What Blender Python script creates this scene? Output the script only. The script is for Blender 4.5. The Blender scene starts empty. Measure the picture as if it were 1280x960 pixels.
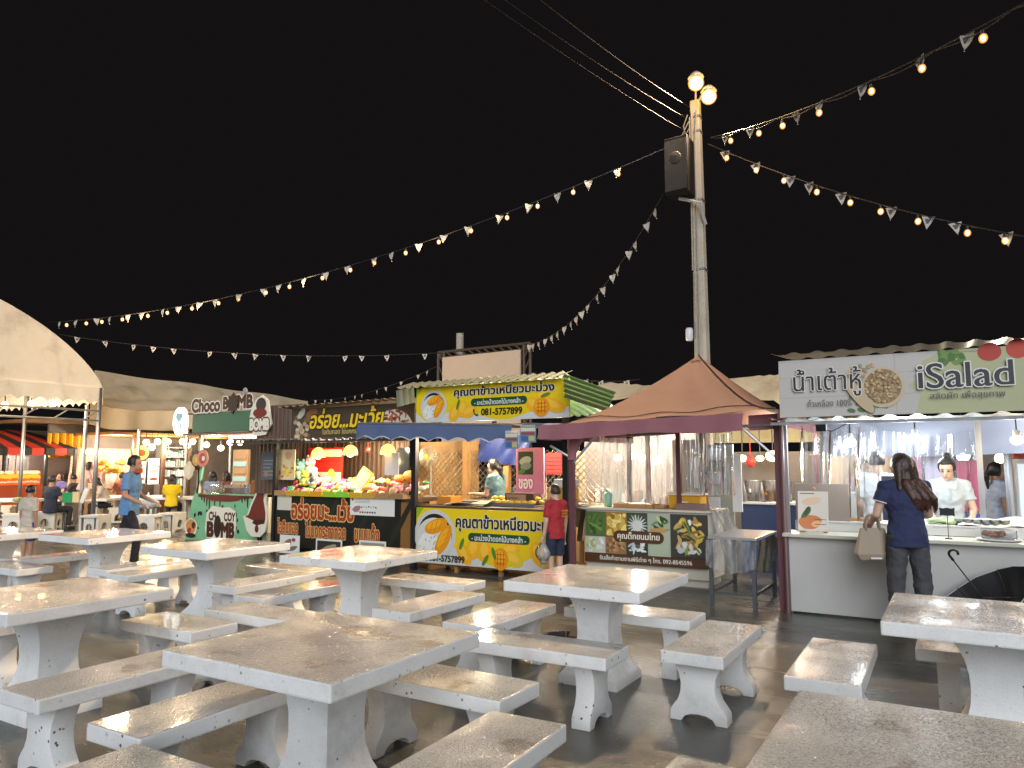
import bpy, bmesh, math, random
from math import sin, cos, pi, radians
from mathutils import Vector as V, Matrix, noise as mnoise
random.seed(7)
C = bpy.context.scene.collection
SC = bpy.context.scene

# ------------------------------------------------------------------ camera, world, light, exposure
F, HZ, EYE, YAW = 930.0, 580.0, 1.55, radians(30.7)      # +X runs along the row of stalls, +Y into the stalls
PITCH = math.atan((HZ - 480) / F)
cd = bpy.data.cameras.new('camera'); cam = bpy.data.objects.new('camera', cd); C.objects.link(cam)
cam.location = (0, 0, EYE); cam.rotation_euler = (pi / 2 + PITCH, 0, YAW)
cd.sensor_width = 36; cd.lens = F / 1280 * 36; cd.clip_start = .05; cd.clip_end = 2000
SC.camera = cam
wd = bpy.data.worlds.new('World'); SC.world = wd; wd.use_nodes = True
bg = wd.node_tree.nodes['Background']; bg.inputs[0].default_value = (.0050, .0042, .0046, 1); bg.inputs[1].default_value = 1.0
sl = bpy.data.lights.new('site_light', 'SUN'); sun = bpy.data.objects.new('site_light', sl); C.objects.link(sun)
sl.energy = 2.1; sl.angle = radians(48); sl.color = (.90, .95, 1.0)
sun.rotation_euler = V((.42, -.80, .36)).to_track_quat('Z', 'Y').to_euler()
SC.view_settings.view_transform = 'Standard'; SC.view_settings.look = 'None'
SC.view_settings.exposure = .45; SC.view_settings.gamma = 1; SC.view_settings.use_curve_mapping = False
SC.render.engine = 'CYCLES'
cy = SC.cycles
cy.use_denoising = True; cy.max_bounces = 6; cy.diffuse_bounces = 3; cy.glossy_bounces = 3; cy.transmission_bounces = 4
cy.transparent_max_bounces = 12; cy.sample_clamp_indirect = 6; cy.sample_clamp_direct = 0
cy.caustics_reflective = False; cy.caustics_refractive = False

STALL_GAIN = 2.6          # how strongly the lamps inside the stalls burn

# ------------------------------------------------------------------ measuring: photograph pixel -> point on a plane of the place
def ray(u, v):
    a = (u - 640) / F; b = -(v - 480) / F
    y = cos(PITCH) - sin(PITCH) * b; z = sin(PITCH) + cos(PITCH) * b
    return V((cos(YAW) * a - sin(YAW) * y, sin(YAW) * a + cos(YAW) * y, z))
def PG(u, v, z=0.0):
    r = ray(u, v); k = (z - EYE) / r.z; return V((r.x * k, r.y * k, z))
def PY(u, v, Y):
    r = ray(u, v); k = Y / r.y; return V((r.x * k, Y, EYE + r.z * k))
def PX(u, v, X):
    r = ray(u, v); k = X / r.x; return V((X, r.y * k, EYE + r.z * k))

# ------------------------------------------------------------------ materials
MATS = {}
def mat(name, col, rough=.6, metal=0, emit=0, vary=0, vscale=6, bump=0, bscale=30, ecol=None, coat=0, spec=.5, dirt=None, dscale=2.0, damt=.5, sss=0):
    if name in MATS: return MATS[name]
    m = bpy.data.materials.new(name); m.use_nodes = True; MATS[name] = m
    nt = m.node_tree; N = nt.nodes; L = nt.links; b = N['Principled BSDF']
    c4 = (*col, 1)
    b.inputs['Base Color'].default_value = c4; b.inputs['Roughness'].default_value = rough; b.inputs['Metallic'].default_value = metal
    b.inputs['Specular IOR Level'].default_value = spec
    if coat: b.inputs['Coat Weight'].default_value = coat; b.inputs['Coat Roughness'].default_value = .08
    if emit:
        b.inputs['Emission Color'].default_value = (*(ecol or col), 1); b.inputs['Emission Strength'].default_value = emit
    if vary or bump or dirt:
        tc = N.new('ShaderNodeTexCoord'); oi = N.new('ShaderNodeObjectInfo'); add = N.new('ShaderNodeVectorMath'); add.operation = 'ADD'
        mul = N.new('ShaderNodeMath'); mul.operation = 'MULTIPLY'; mul.inputs[1].default_value = 37
        L.new(oi.outputs['Random'], mul.inputs[0]); L.new(tc.outputs['Object'], add.inputs[0]); L.new(mul.outputs[0], add.inputs[1])
        src = None
        if vary:
            nz = N.new('ShaderNodeTexNoise'); nz.inputs['Scale'].default_value = vscale; nz.inputs['Detail'].default_value = 6
            L.new(add.outputs[0], nz.inputs['Vector'])
            mx = N.new('ShaderNodeMix'); mx.data_type = 'RGBA'
            mx.inputs[6].default_value = (*[max(0, x * (1 - vary)) for x in col], 1); mx.inputs[7].default_value = (*[min(1, x * (1 + vary)) for x in col], 1)
            L.new(nz.outputs['Fac'], mx.inputs[0]); src = mx.outputs[2]; L.new(src, b.inputs['Base Color'])
        if dirt:
            n2 = N.new('ShaderNodeTexNoise'); n2.inputs['Scale'].default_value = dscale; n2.inputs['Detail'].default_value = 8; n2.inputs['Roughness'].default_value = .65
            L.new(add.outputs[0], n2.inputs['Vector'])
            rp = N.new('ShaderNodeValToRGB'); rp.color_ramp.elements[0].position = .52; rp.color_ramp.elements[1].position = .72
            rp.color_ramp.elements[1].color = (damt, damt, damt, 1); rp.color_ramp.elements[0].color = (0, 0, 0, 1)
            L.new(n2.outputs['Fac'], rp.inputs[0])
            m2 = N.new('ShaderNodeMix'); m2.data_type = 'RGBA'; m2.inputs[6].default_value = c4; m2.inputs[7].default_value = (*dirt, 1)
            if src: L.new(src, m2.inputs[6])
            L.new(rp.outputs[0], m2.inputs[0]); L.new(m2.outputs[2], b.inputs['Base Color'])
        if bump:
            n3 = N.new('ShaderNodeTexNoise'); n3.inputs['Scale'].default_value = bscale; n3.inputs['Detail'].default_value = 4
            L.new(add.outputs[0], n3.inputs['Vector'])
            bp = N.new('ShaderNodeBump'); bp.inputs['Strength'].default_value = bump; bp.inputs['Distance'].default_value = .01
            L.new(n3.outputs['Fac'], bp.inputs['Height']); L.new(bp.outputs[0], b.inputs['Normal'])
    return m
def flat(r, g, b, rough=.45):
    return mat('print_%03d_%03d_%03d' % (r, g, b), tuple((x / 255 / 12.92 if x < 10 else ((x / 255 + .055) / 1.055) ** 2.4) for x in (r, g, b)), rough, bump=.35, bscale=3.5)
def srgb(r, g, b): return tuple((x / 255 / 12.92 if x < 10 else ((x / 255 + .055) / 1.055) ** 2.4) for x in (r, g, b))

# wet terrazzo table top: grey-beige, chips, worn brown patches, droplets
def terrazzo(name, base, top):
    m = bpy.data.materials.new(name); m.use_nodes = True; MATS[name] = m
    N = m.node_tree.nodes; L = m.node_tree.links; b = N['Principled BSDF']
    tc = N.new('ShaderNodeTexCoord'); oi = N.new('ShaderNodeObjectInfo'); mul = N.new('ShaderNodeMath'); mul.operation = 'MULTIPLY'; mul.inputs[1].default_value = 53
    add = N.new('ShaderNodeVectorMath'); add.operation = 'ADD'
    L.new(oi.outputs['Random'], mul.inputs[0]); L.new(tc.outputs['Object'], add.inputs[0]); L.new(mul.outputs[0], add.inputs[1]); vec = add.outputs[0]
    def nz(scale, det=5, r=.55):
        n = N.new('ShaderNodeTexNoise'); n.inputs['Scale'].default_value = scale; n.inputs['Detail'].default_value = det; n.inputs['Roughness'].default_value = r
        L.new(vec, n.inputs['Vector']); return n.outputs['Fac']
    def ramp(src, p0, p1, v0=0, v1=1):
        r = N.new('ShaderNodeValToRGB'); r.color_ramp.elements[0].position = p0; r.color_ramp.elements[1].position = p1
        r.color_ramp.elements[0].color = (v0, v0, v0, 1); r.color_ramp.elements[1].color = (v1, v1, v1, 1); L.new(src, r.inputs[0]); return r.outputs[0]
    def mix(f, a, c):
        x = N.new('ShaderNodeMix'); x.data_type = 'RGBA'
        L.new(f, x.inputs[0])
        for i, q in ((6, a), (7, c)):
            if isinstance(q, tuple): x.inputs[i].default_value = (*q, 1)
            else: L.new(q, x.inputs[i])
        return x.outputs[2]
    c = mix(nz(7), tuple(x * .88 for x in base), tuple(min(1, x * 1.10) for x in base))
    c = mix(ramp(nz(150, 2), .58, .64, 0, .7 if top else .22), c, tuple(x * .40 for x in base)); c = mix(ramp(nz(190, 2), .60, .68, 0, .5 if top else .2), c, tuple(min(.85, x * 1.7) for x in base))                     # chips
    if top:
        b.inputs['Coat Weight'].default_value = .7; b.inputs['Coat Roughness'].default_value = .02
        c = mix(ramp(nz(2.6, 6, .6), .59, .65, 0, .6), c, (.27, .21, .16))           # worn stains
        rg = ramp(nz(3.0, 5), .35, .7, .08, .26)
        L.new(rg, b.inputs['Roughness'])
        bp = N.new('ShaderNodeBump'); bp.inputs['Distance'].default_value = .010
        L.new(ramp(nz(2.2, 4), .36, .56, .10, 1.0), bp.inputs['Strength'])             # droplets stand in patches
        L.new(ramp(nz(82, 2), .47, .60), bp.inputs['Height']); L.new(bp.outputs[0], b.inputs['Normal']); L.new(bp.outputs[0], b.inputs['Coat Normal'])
    else:
        vo = N.new('ShaderNodeTexVoronoi'); vo.inputs['Scale'].default_value = 22; L.new(vec, vo.inputs['Vector'])
        d = ramp(vo.outputs['Distance'], .15, .19, 1, 0)
        mm = N.new('ShaderNodeMath'); mm.operation = 'MULTIPLY'; L.new(d, mm.inputs[0]); L.new(ramp(nz(5), .5, .6), mm.inputs[1])
        c = mix(mm.outputs[0], c, (.12, .11, .11))                                     # pits
        c = mix(ramp(nz(3.2, 7, .65), .55, .75, 0, .45), c, (.34, .30, .25))           # grime
        b.inputs['Roughness'].default_value = .5
        bp = N.new('ShaderNodeBump'); bp.inputs['Strength'].default_value = .25; bp.inputs['Distance'].default_value = .006
        L.new(nz(45), bp.inputs['Height']); L.new(bp.outputs[0], b.inputs['Normal'])
    L.new(c, b.inputs['Base Color']); return m
M_TOP = terrazzo('wet_terrazzo_top', (.70, .68, .66), True)
M_SIDE = terrazzo('white_painted_stone', (.80, .80, .80), False)
M_FARSTONE = mat('cream_cast_stone', (.62, .58, .52), .6, vary=.15, dirt=(.3, .26, .2), damt=.5)

def clear_plastic(name, haze=.10, tint=(.9, .92, .95), wrinkle=.35):
    m = bpy.data.materials.new(name); m.use_nodes = True; MATS[name] = m
    N = m.node_tree.nodes; L = m.node_tree.links; N.remove(N['Principled BSDF']); out = N['Material Output']
    t = N.new('ShaderNodeBsdfTransparent'); t.inputs[0].default_value = (*tint, 1)
    g = N.new('ShaderNodeBsdfGlossy'); g.inputs['Roughness'].default_value = .12
    d = N.new('ShaderNodeBsdfDiffuse'); d.inputs[0].default_value = (.75, .77, .8, 1)
    tl = N.new('ShaderNodeBsdfTranslucent'); tl.inputs[0].default_value = (.75, .77, .8, 1)
    dt = N.new('ShaderNodeMixShader'); L.new(d.outputs[0], dt.inputs[1]); L.new(tl.outputs[0], dt.inputs[2])
    tc = N.new('ShaderNodeTexCoord'); mp = N.new('ShaderNodeMapping'); mp.inputs['Scale'].default_value = (8, 8, .7); L.new(tc.outputs['Object'], mp.inputs[0])
    nz = N.new('ShaderNodeTexNoise'); nz.inputs['Scale'].default_value = 2.2; nz.inputs['Detail'].default_value = 6; L.new(mp.outputs[0], nz.inputs['Vector'])
    bp = N.new('ShaderNodeBump'); bp.inputs['Strength'].default_value = wrinkle; bp.inputs['Distance'].default_value = .02; L.new(nz.outputs['Fac'], bp.inputs['Height'])
    L.new(bp.outputs[0], g.inputs['Normal'])
    rp = N.new('ShaderNodeValToRGB'); rp.color_ramp.elements[0].position = .4; rp.color_ramp.elements[1].position = .75
    rp.color_ramp.elements[0].color = (haze * .5,) * 3 + (1,); rp.color_ramp.elements[1].color = (haze * 2.2,) * 3 + (1,); L.new(nz.outputs['Fac'], rp.inputs[0])
    m1 = N.new('ShaderNodeMixShader'); L.new(rp.outputs[0], m1.inputs[0]); L.new(t.outputs[0], m1.inputs[1]); L.new(dt.outputs[0], m1.inputs[2])
    fr = N.new('ShaderNodeFresnel'); fr.inputs['IOR'].default_value = 1.5; L.new(bp.outputs[0], fr.inputs['Normal'])
    m2 = N.new('ShaderNodeMixShader'); L.new(fr.outputs[0], m2.inputs[0]); L.new(m1.outputs[0], m2.inputs[1]); L.new(g.outputs[0], m2.inputs[2])
    L.new(m2.outputs[0], out.inputs['Surface']); return m
M_PLASTIC = clear_plastic('clear_vinyl_curtain', .09)
M_CLEARBOX = clear_plastic('clear_box_plastic', .12)

M_BLACK = mat('black_steel', (.02, .02, .022), .45, .3)
M_STEEL = mat('galvanised_steel', (.45, .46, .48), .35, .85, vary=.2)
M_GREYMETAL = mat('grey_painted_metal', (.30, .31, .32), .45, .2, vary=.15)
M_WHITE = mat('white_plastic', (.75, .75, .74), .4)
M_WOOD = mat('orange_wood', (.38, .20, .075), .55, vary=.3, vscale=12)
M_DKWOOD = mat('dark_brown_wood', (.075, .038, .022), .55, vary=.3, vscale=9)
M_CARD = mat('brown_cardboard', (.36, .22, .12), .7, vary=.15)
M_PAPER = mat('white_paper', (.72, .70, .66), .7)
M_CABLE = mat('black_cable', (.015, .015, .015), .5)
M_BULB = mat('warm_glowing_bulb', (1, .62, .26), .4, emit=13, ecol=(1, .60, .22))
M_HALO = bpy.data.materials.new('amber_halo_glass'); M_HALO.use_nodes = True  # see-through amber shell round the bulbs; its glow imitates their halo
_n = M_HALO.node_tree; _n.nodes.remove(_n.nodes['Principled BSDF']); _e = _n.nodes.new('ShaderNodeEmission'); _e.inputs[0].default_value = (1, .42, .08, 1); _e.inputs[1].default_value = 1.25
_t = _n.nodes.new('ShaderNodeBsdfTransparent'); _x = _n.nodes.new('ShaderNodeMixShader'); _x.inputs[0].default_value = .45
_n.links.new(_t.outputs[0], _x.inputs[1]); _n.links.new(_e.outputs[0], _x.inputs[2]); _n.links.new(_x.outputs[0], _n.nodes['Material Output'].inputs['Surface'])
M_BULBW = mat('cool_glowing_bulb', (1, 1, 1), .4, emit=12, ecol=(.88, .96, 1))
M_TUBE = mat('glowing_tube_lamp', (1, 1, 1), .4, emit=8, ecol=(1, .9, .72))
M_SKIN = mat('warm_skin', (.42, .235, .15), .5, vary=.06)
M_SKINL = mat('light_skin', (.56, .36, .27), .5, vary=.05)
M_HAIR = mat('black_hair', (.018, .014, .012), .38, bump=.5, bscale=70)
M_HAIRB = mat('dark_brown_hair', (.032, .016, .011), .36, bump=.7, bscale=60)

# ------------------------------------------------------------------ mesh builder
def rotz(v, a): return V((v[0] * cos(a) - v[1] * sin(a), v[0] * sin(a) + v[1] * cos(a), v[2]))
class MB:
    def __init__(s): s.v = []; s.f = []; s.m = []; s.ms = []; s.cur = 0
    def use(s, m):
        if m not in s.ms: s.ms.append(m)
        s.cur = s.ms.index(m); return s
    def add(s, vs, fs):
        o = len(s.v); s.v += [V(x) for x in vs]
        for f in fs: s.f.append([i + o for i in f]); s.m.append(s.cur)
        return s
    def box(s, x0, x1, y0, y1, z0, z1):
        vs = [(x, y, z) for z in (z0, z1) for y in (y0, y1) for x in (x0, x1)]
        return s.add(vs, [(0, 2, 3, 1), (4, 5, 7, 6), (0, 1, 5, 4), (2, 6, 7, 3), (0, 4, 6, 2), (1, 3, 7, 5)])
    def cbox(s, c, d, rz=0, rx=0, ry=0):
        R = Matrix.Rotation(rz, 3, 'Z') @ Matrix.Rotation(ry, 3, 'Y') @ Matrix.Rotation(rx, 3, 'X')
        vs = [V(c) + R @ V((x * d[0] / 2, y * d[1] / 2, z * d[2] / 2)) for z in (-1, 1) for y in (-1, 1) for x in (-1, 1)]
        return s.add(vs, [(0, 2, 3, 1), (4, 5, 7, 6), (0, 1, 5, 4), (2, 6, 7, 3), (0, 4, 6, 2), (1, 3, 7, 5)])
    def poly(s, pts): return s.add(pts, [list(range(len(pts)))])
    def quad(s, a, b, c, d): return s.add([a, b, c, d], [(0, 1, 2, 3)])
    def prism(s, pts, n):
        """closed outline extruded by vector n"""
        k = len(pts); n = V(n); vs = [V(p) for p in pts] + [V(p) + n for p in pts]
        return s.add(vs, [list(range(k))[::-1], list(range(k, 2 * k))] + [(i, (i + 1) % k, k + (i + 1) % k, k + i) for i in range(k)])
    def tube(s, pts, r, n=8, caps=True, r2=None):
        pts = [V(p) for p in pts]; k = len(pts); rs = r if isinstance(r, (list, tuple)) else [r + ((r2 if r2 is not None else r) - r) * i / max(1, k - 1) for i in range(k)]
        vs = []; up = None
        for i, p in enumerate(pts):
            t = (pts[min(i + 1, k - 1)] - pts[max(i - 1, 0)]).normalized()
            if up is None: up = t.orthogonal().normalized()
            up = (up - t * up.dot(t)).normalized(); bi = t.cross(up)
            vs += [p + (up * cos(2 * pi * j / n) + bi * sin(2 * pi * j / n)) * rs[i] for j in range(n)]
        fs = [(i * n + j, i * n + (j + 1) % n, (i + 1) * n + (j + 1) % n, (i + 1) * n + j) for i in range(k - 1) for j in range(n)]
        if caps: fs += [list(range(n))[::-1], list(range((k - 1) * n, k * n))]
        return s.add(vs, fs)
    def lathe(s, prof, c=(0, 0, 0), n=16, axis=None, closed=True):
        c = V(c); q = V((0, 0, 1)).rotation_difference(V(axis).normalized()) if axis else None; vs = []
        for r, z in prof:
            for j in range(n):
                p = V((r * cos(2 * pi * j / n), r * sin(2 * pi * j / n), z)); vs.append(c + (q @ p if q else p))
        k = len(prof); fs = [(i * n + j, i * n + (j + 1) % n, (i + 1) * n + (j + 1) % n, (i + 1) * n + j) for i in range(k - 1) for j in range(n)]
        if closed: fs += [list(range(n))[::-1], list(range((k - 1) * n, k * n))]
        return s.add(vs, fs)
    def ell(s, c, r, n=12, m=8, R=None):
        c = V(c); r = (r, r, r) if isinstance(r, (int, float)) else r; vs = []
        for i in range(m + 1):
            t = pi * i / m
            for j in range(n):
                p = V((r[0] * sin(t) * cos(2 * pi * j / n), r[1] * sin(t) * sin(2 * pi * j / n), -r[2] * cos(t))); vs.append(c + (R @ p if R else p))
        return s.add(vs, [(i * n + j, i * n + (j + 1) % n, (i + 1) * n + (j + 1) % n, (i + 1) * n + j) for i in range(m) for j in range(n)])
    def cap(s, a, b, ra, rb, n=12):
        """tapered capsule"""
        a = V(a); b = V(b); t = (b - a).normalized(); u = t.orthogonal().normalized(); w = t.cross(u); rings = []
        for q in (-80, -55, -25): rings.append((a + t * ra * sin(radians(q)), ra * cos(radians(q))))
        rings += [(a, ra), ((a + b) / 2, (ra + rb) / 2), (b, rb)]
        for q in (25, 55, 80): rings.append((b + t * rb * sin(radians(q)), rb * cos(radians(q))))
        vs = [c + (u * cos(2 * pi * j / n) + w * sin(2 * pi * j / n)) * r for c, r in rings for j in range(n)]; k = len(rings)
        return s.add(vs, [(i * n + j, i * n + (j + 1) % n, (i + 1) * n + (j + 1) % n, (i + 1) * n + j) for i in range(k - 1) for j in range(n)] + [list(range(n))[::-1], list(range((k - 1) * n, k * n))])
    def grid(s, fn, nu, nv, wrap=False):
        vs = [fn(i / nu, j / nv) for j in range(nv + 1) for i in range(nu + 1)]; w = nu + 1
        return s.add(vs, [(j * w + i, j * w + i + 1, (j + 1) * w + i + 1, (j + 1) * w + i) for j in range(nv) for i in range(nu)])
    def build(s, name, m=None, parent=None, smooth=False, bevel=0, thick=0, weld=False, loc=None):
        me = bpy.data.meshes.new(name); me.from_pydata(s.v, [], s.f)
        mats = s.ms or [m or M_WHITE]
        for x in mats: me.materials.append(x)
        if len(mats) > 1: me.polygons.foreach_set('material_index', s.m)
        bm = bmesh.new(); bm.from_mesh(me)
        if weld: bmesh.ops.remove_doubles(bm, verts=bm.verts, dist=1e-4)
        if bevel:
            es = [e for e in bm.edges if len(e.link_faces) == 2 and e.calc_face_angle(0) > .6]
            bmesh.ops.bevel(bm, geom=es, offset=bevel, segments=2, affect='EDGES', profile=.6)
        if thick:
            bmesh.ops.recalc_face_normals(bm, faces=bm.faces); bmesh.ops.solidify(bm, geom=list(bm.faces), thickness=thick)
        bmesh.ops.recalc_face_normals(bm, faces=bm.faces)
        bm.to_mesh(me); bm.free()
        if smooth:
            me.polygons.foreach_set('use_smooth', [True] * len(me.polygons))
        o = bpy.data.objects.new(name, me); C.objects.link(o)
        if loc: o.location = loc
        if parent: o.parent = parent
        return o
def smooth_angle(o, a=40):
    me = o.data
    me.polygons.foreach_set('use_smooth', [True] * len(me.polygons))
    bm = bmesh.new(); bm.from_mesh(me)
    for e in bm.edges: e.smooth = e.calc_face_angle(0) < radians(a) if len(e.link_faces) == 2 else True
    bm.to_mesh(me); bm.free(); return o
def tag(o, label, cat, group=None, kind=None):
    if label: o['label'] = label
    if cat: o['category'] = cat
    if group: o['group'] = group
    if kind: o['kind'] = kind
    return o
def thing(name, loc, label, cat, group=None, rz=0):
    o = bpy.data.objects.new(name, None); C.objects.link(o); o.location = loc; o.rotation_euler = (0, 0, rz); o.empty_display_size = .2
    return tag(o, label, cat, group)
def dup(root, loc, rz=0, label=None, scale=None):
    def cp(o, par):
        c = o.copy(); C.objects.link(c)
        if par is not None: c.parent = par
        for k in o.children: cp(k, c)
        return c
    r = cp(root, None); r.location = loc; r.rotation_euler = (0, 0, rz)
    if scale: r.scale = scale
    if label: r['label'] = label
    return r
def struct(name, mb, m, **k):
    o = mb.build(name, m, **k); o['kind'] = 'structure'; return o
def light(name, loc, watts, col, parent=None, r=.06, kind='POINT', size=None, rot=None):
    l = bpy.data.lights.new(name, kind); l.energy = watts * STALL_GAIN; l.color = col
    if kind == 'POINT': l.shadow_soft_size = r
    if kind == 'AREA': l.shape = 'RECTANGLE'; l.size, l.size_y = size
    o = bpy.data.objects.new(name, l); C.objects.link(o); o.location = loc
    if rot: o.rotation_euler = rot
    if parent: o.parent = parent; o.location = V(loc) - parent.location
    return o

# ------------------------------------------------------------------ lettering: outlines of the built-in font filled row by row (non-zero winding)
TXT = {}
def text_quads(s, bold=0.0, rows=46):
    key = (s, bold)
    if key in TXT: return TXT[key]
    c = bpy.data.curves.new('t', 'FONT'); c.body = s; c.size = 1; c.dimensions = '2D'; c.fill_mode = 'NONE'; c.resolution_u = 4
    o = bpy.data.objects.new('t', c); C.objects.link(o); dg = bpy.context.evaluated_depsgraph_get(); me = bpy.data.meshes.new_from_object(o.evaluated_get(dg))
    P = [(v.co.x, v.co.y) for v in me.vertices]; E = [tuple(e.vertices) for e in me.edges]
    nb = {}
    for a, b in E: nb.setdefault(a, []).append(b); nb.setdefault(b, []).append(a)
    bpy.data.objects.remove(o); bpy.data.curves.remove(c); bpy.data.meshes.remove(me)
    # loops in index order keep the spline direction
    seg = []
    seen = set()
    for st in sorted(nb):
        if st in seen: continue
        loop = [st]; seen.add(st); cur = st
        while True:
            nx = [q for q in sorted(nb[cur]) if q not in seen]
            if not nx: break
            cur = nx[0]; seen.add(cur); loop.append(cur)
        for i in range(len(loop)): seg.append((P[loop[i]], P[loop[(i + 1) % len(loop)]]))
    if not seg: TXT[key] = ([], 0, 0, 0, 0); return TXT[key]
    ys = [p[1] for q in seg for p in q]; xs = [p[0] for q in seg for p in q]
    y0, y1 = min(ys), max(ys); dy = (y1 - y0) / rows; out = []
    bins = [[] for _ in range(rows)]
    for (ax, ay), (bx, by) in seg:
        lo, hi = min(ay, by), max(ay, by)
        for r in range(max(0, int((lo - y0) / dy) - 1), min(rows - 1, int((hi - y0) / dy) + 1) + 1): bins[r].append((ax, ay, bx, by))
    for r in range(rows):
        yc = y0 + (r + .5) * dy; cr = []
        for ax, ay, bx, by in bins[r]:
            if (ay <= yc) != (by <= yc):
                t = (yc - ay) / (by - ay); x = ax + t * (bx - ax); sl_ = (bx - ax) / (by - ay); d = 1 if by > ay else -1
                sl_ = max(-.5, min(.5, sl_ * dy / 2)) if abs(sl_ * dy) < .06 else 0
                cr.append((x, sl_, d))
        cr.sort(); w = 0
        for i, (x, q, d) in enumerate(cr):
            if w == 0: st = (x, q)
            w += d
            if w == 0: out.append((st[0] - st[1], x - q, x + q, st[0] + st[1], yc - dy / 2, yc + dy / 2))
    if bold:                                          # heavier strokes: every row takes the spans of its neighbours within the pen radius
        base = {}
        for xa, xb, xc, xd, ya, yb in out: base.setdefault(round((ya + dy / 2 - y0 - dy / 2) / dy), []).append(((xa + xd) / 2, (xb + xc) / 2))
        n = int(bold / dy); out = []
        for r in range(-n, rows + n):
            sp = []
            for k in range(-n, n + 1):
                e = math.sqrt(max(0, bold * bold - (k * dy) ** 2))
                sp += [(a - e, b + e) for a, b in base.get(r + k, [])]
            sp.sort(); cur = None
            for a, b in sp + [(1e9, 1e9)]:
                if cur and a <= cur[1]: cur[1] = max(cur[1], b)
                else:
                    if cur: out.append((cur[0], cur[1], cur[1], cur[0], y0 + r * dy, y0 + (r + 1) * dy))
                    cur = [a, b]
    TXT[key] = (out, min(xs), max(xs), y0, y1); return TXT[key]

class Panel:
    """a printed board: local a (right), b (up), in metres, layers of ink a fraction of a millimetre apart"""
    def __init__(s, O, ax, up, parent, thick=.02, mback=None, w=None, h=None, name='board', mboard=None):
        s.O = V(O); s.ax = V(ax).normalized(); s.up = V(up).normalized(); s.n = s.ax.cross(s.up); s.k = 1; s.mb = MB(); s.par = parent; s.w = w; s.h = h
        if w:
            b = MB(); b.prism([s.O, s.O + s.ax * w, s.O + s.ax * w + s.up * h, s.O + s.up * h], -s.n * thick); s.board = b.build(name, mboard or M_WHITE, parent, bevel=min(.004, thick / 4))
        else: s.board = parent
    def P(s, a, b, k=None): return s.O + s.ax * a + s.up * b + s.n * (.0006 + (k if k is not None else s.k) * .00012)
    def poly(s, pts, m): s.mb.use(m).poly([s.P(a, b) for a, b in pts]); s.k += 1; return s
    def rect(s, a0, a1, b0, b1, m): return s.poly([(a0, b0), (a1, b0), (a1, b1), (a0, b1)], m)
    def ell(s, a, b, ra, rb, m, rot=0, n=22, wob=0, seed=0):
        pts = []
        for i in range(n):
            t = 2 * pi * i / n; f = 1 + wob * (sin(3 * t + seed) * .5 + sin(5 * t + seed * 2.3) * .35 + sin(8 * t + seed * 1.7) * .3)
            x, y = ra * f * cos(t), rb * f * sin(t); pts.append((a + x * cos(rot) - y * sin(rot), b + x * sin(rot) + y * cos(rot)))
        return s.poly(pts, m)
    def pill(s, a0, a1, b0, b1, m):
        r = (b1 - b0) / 2; pts = [(a1 - r + r * cos(t), b0 + r + r * sin(t)) for t in [(-pi / 2 + pi * i / 8) for i in range(9)]] + [(a0 + r + r * cos(t), b0 + r + r * sin(t)) for t in [(pi / 2 + pi * i / 8) for i in range(9)]]
        return s.poly(pts, m)
    def text(s, t, a0, b0, w, m, bold=0.0, h=None, outline=None, ow=.05, slant=0, rise=0, name='lettering'):
        q, x0, x1, y0, y1 = text_quads(t, bold)
        if not q: return
        sc = w / (x1 - x0); sy = (h / (y1 - y0)) if h else sc
        def put(q, mm, X0, Y0):
            mb = MB(); k = s.k
            for xa, xb, xc, xd, ya, yb in q:
                def pt(x, y): bb = (y - Y0) * sy; aa = (x - X0) * sc; return s.P(a0 + aa + bb * slant, b0 + bb + aa * rise, k)
                mb.quad(pt(xa, ya), pt(xb, ya), pt(xc, yb), pt(xd, yb))
            mb.build(name, mm, s.board); s.k += 2
        if outline:
            oq = text_quads(t, bold + ow); put(oq[0], outline, x0, y0)
        put(q, m, x0, y0); return s
    def done(s, name='picture'):
        if s.mb.f: return s.mb.build(name, None, s.board)

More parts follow.
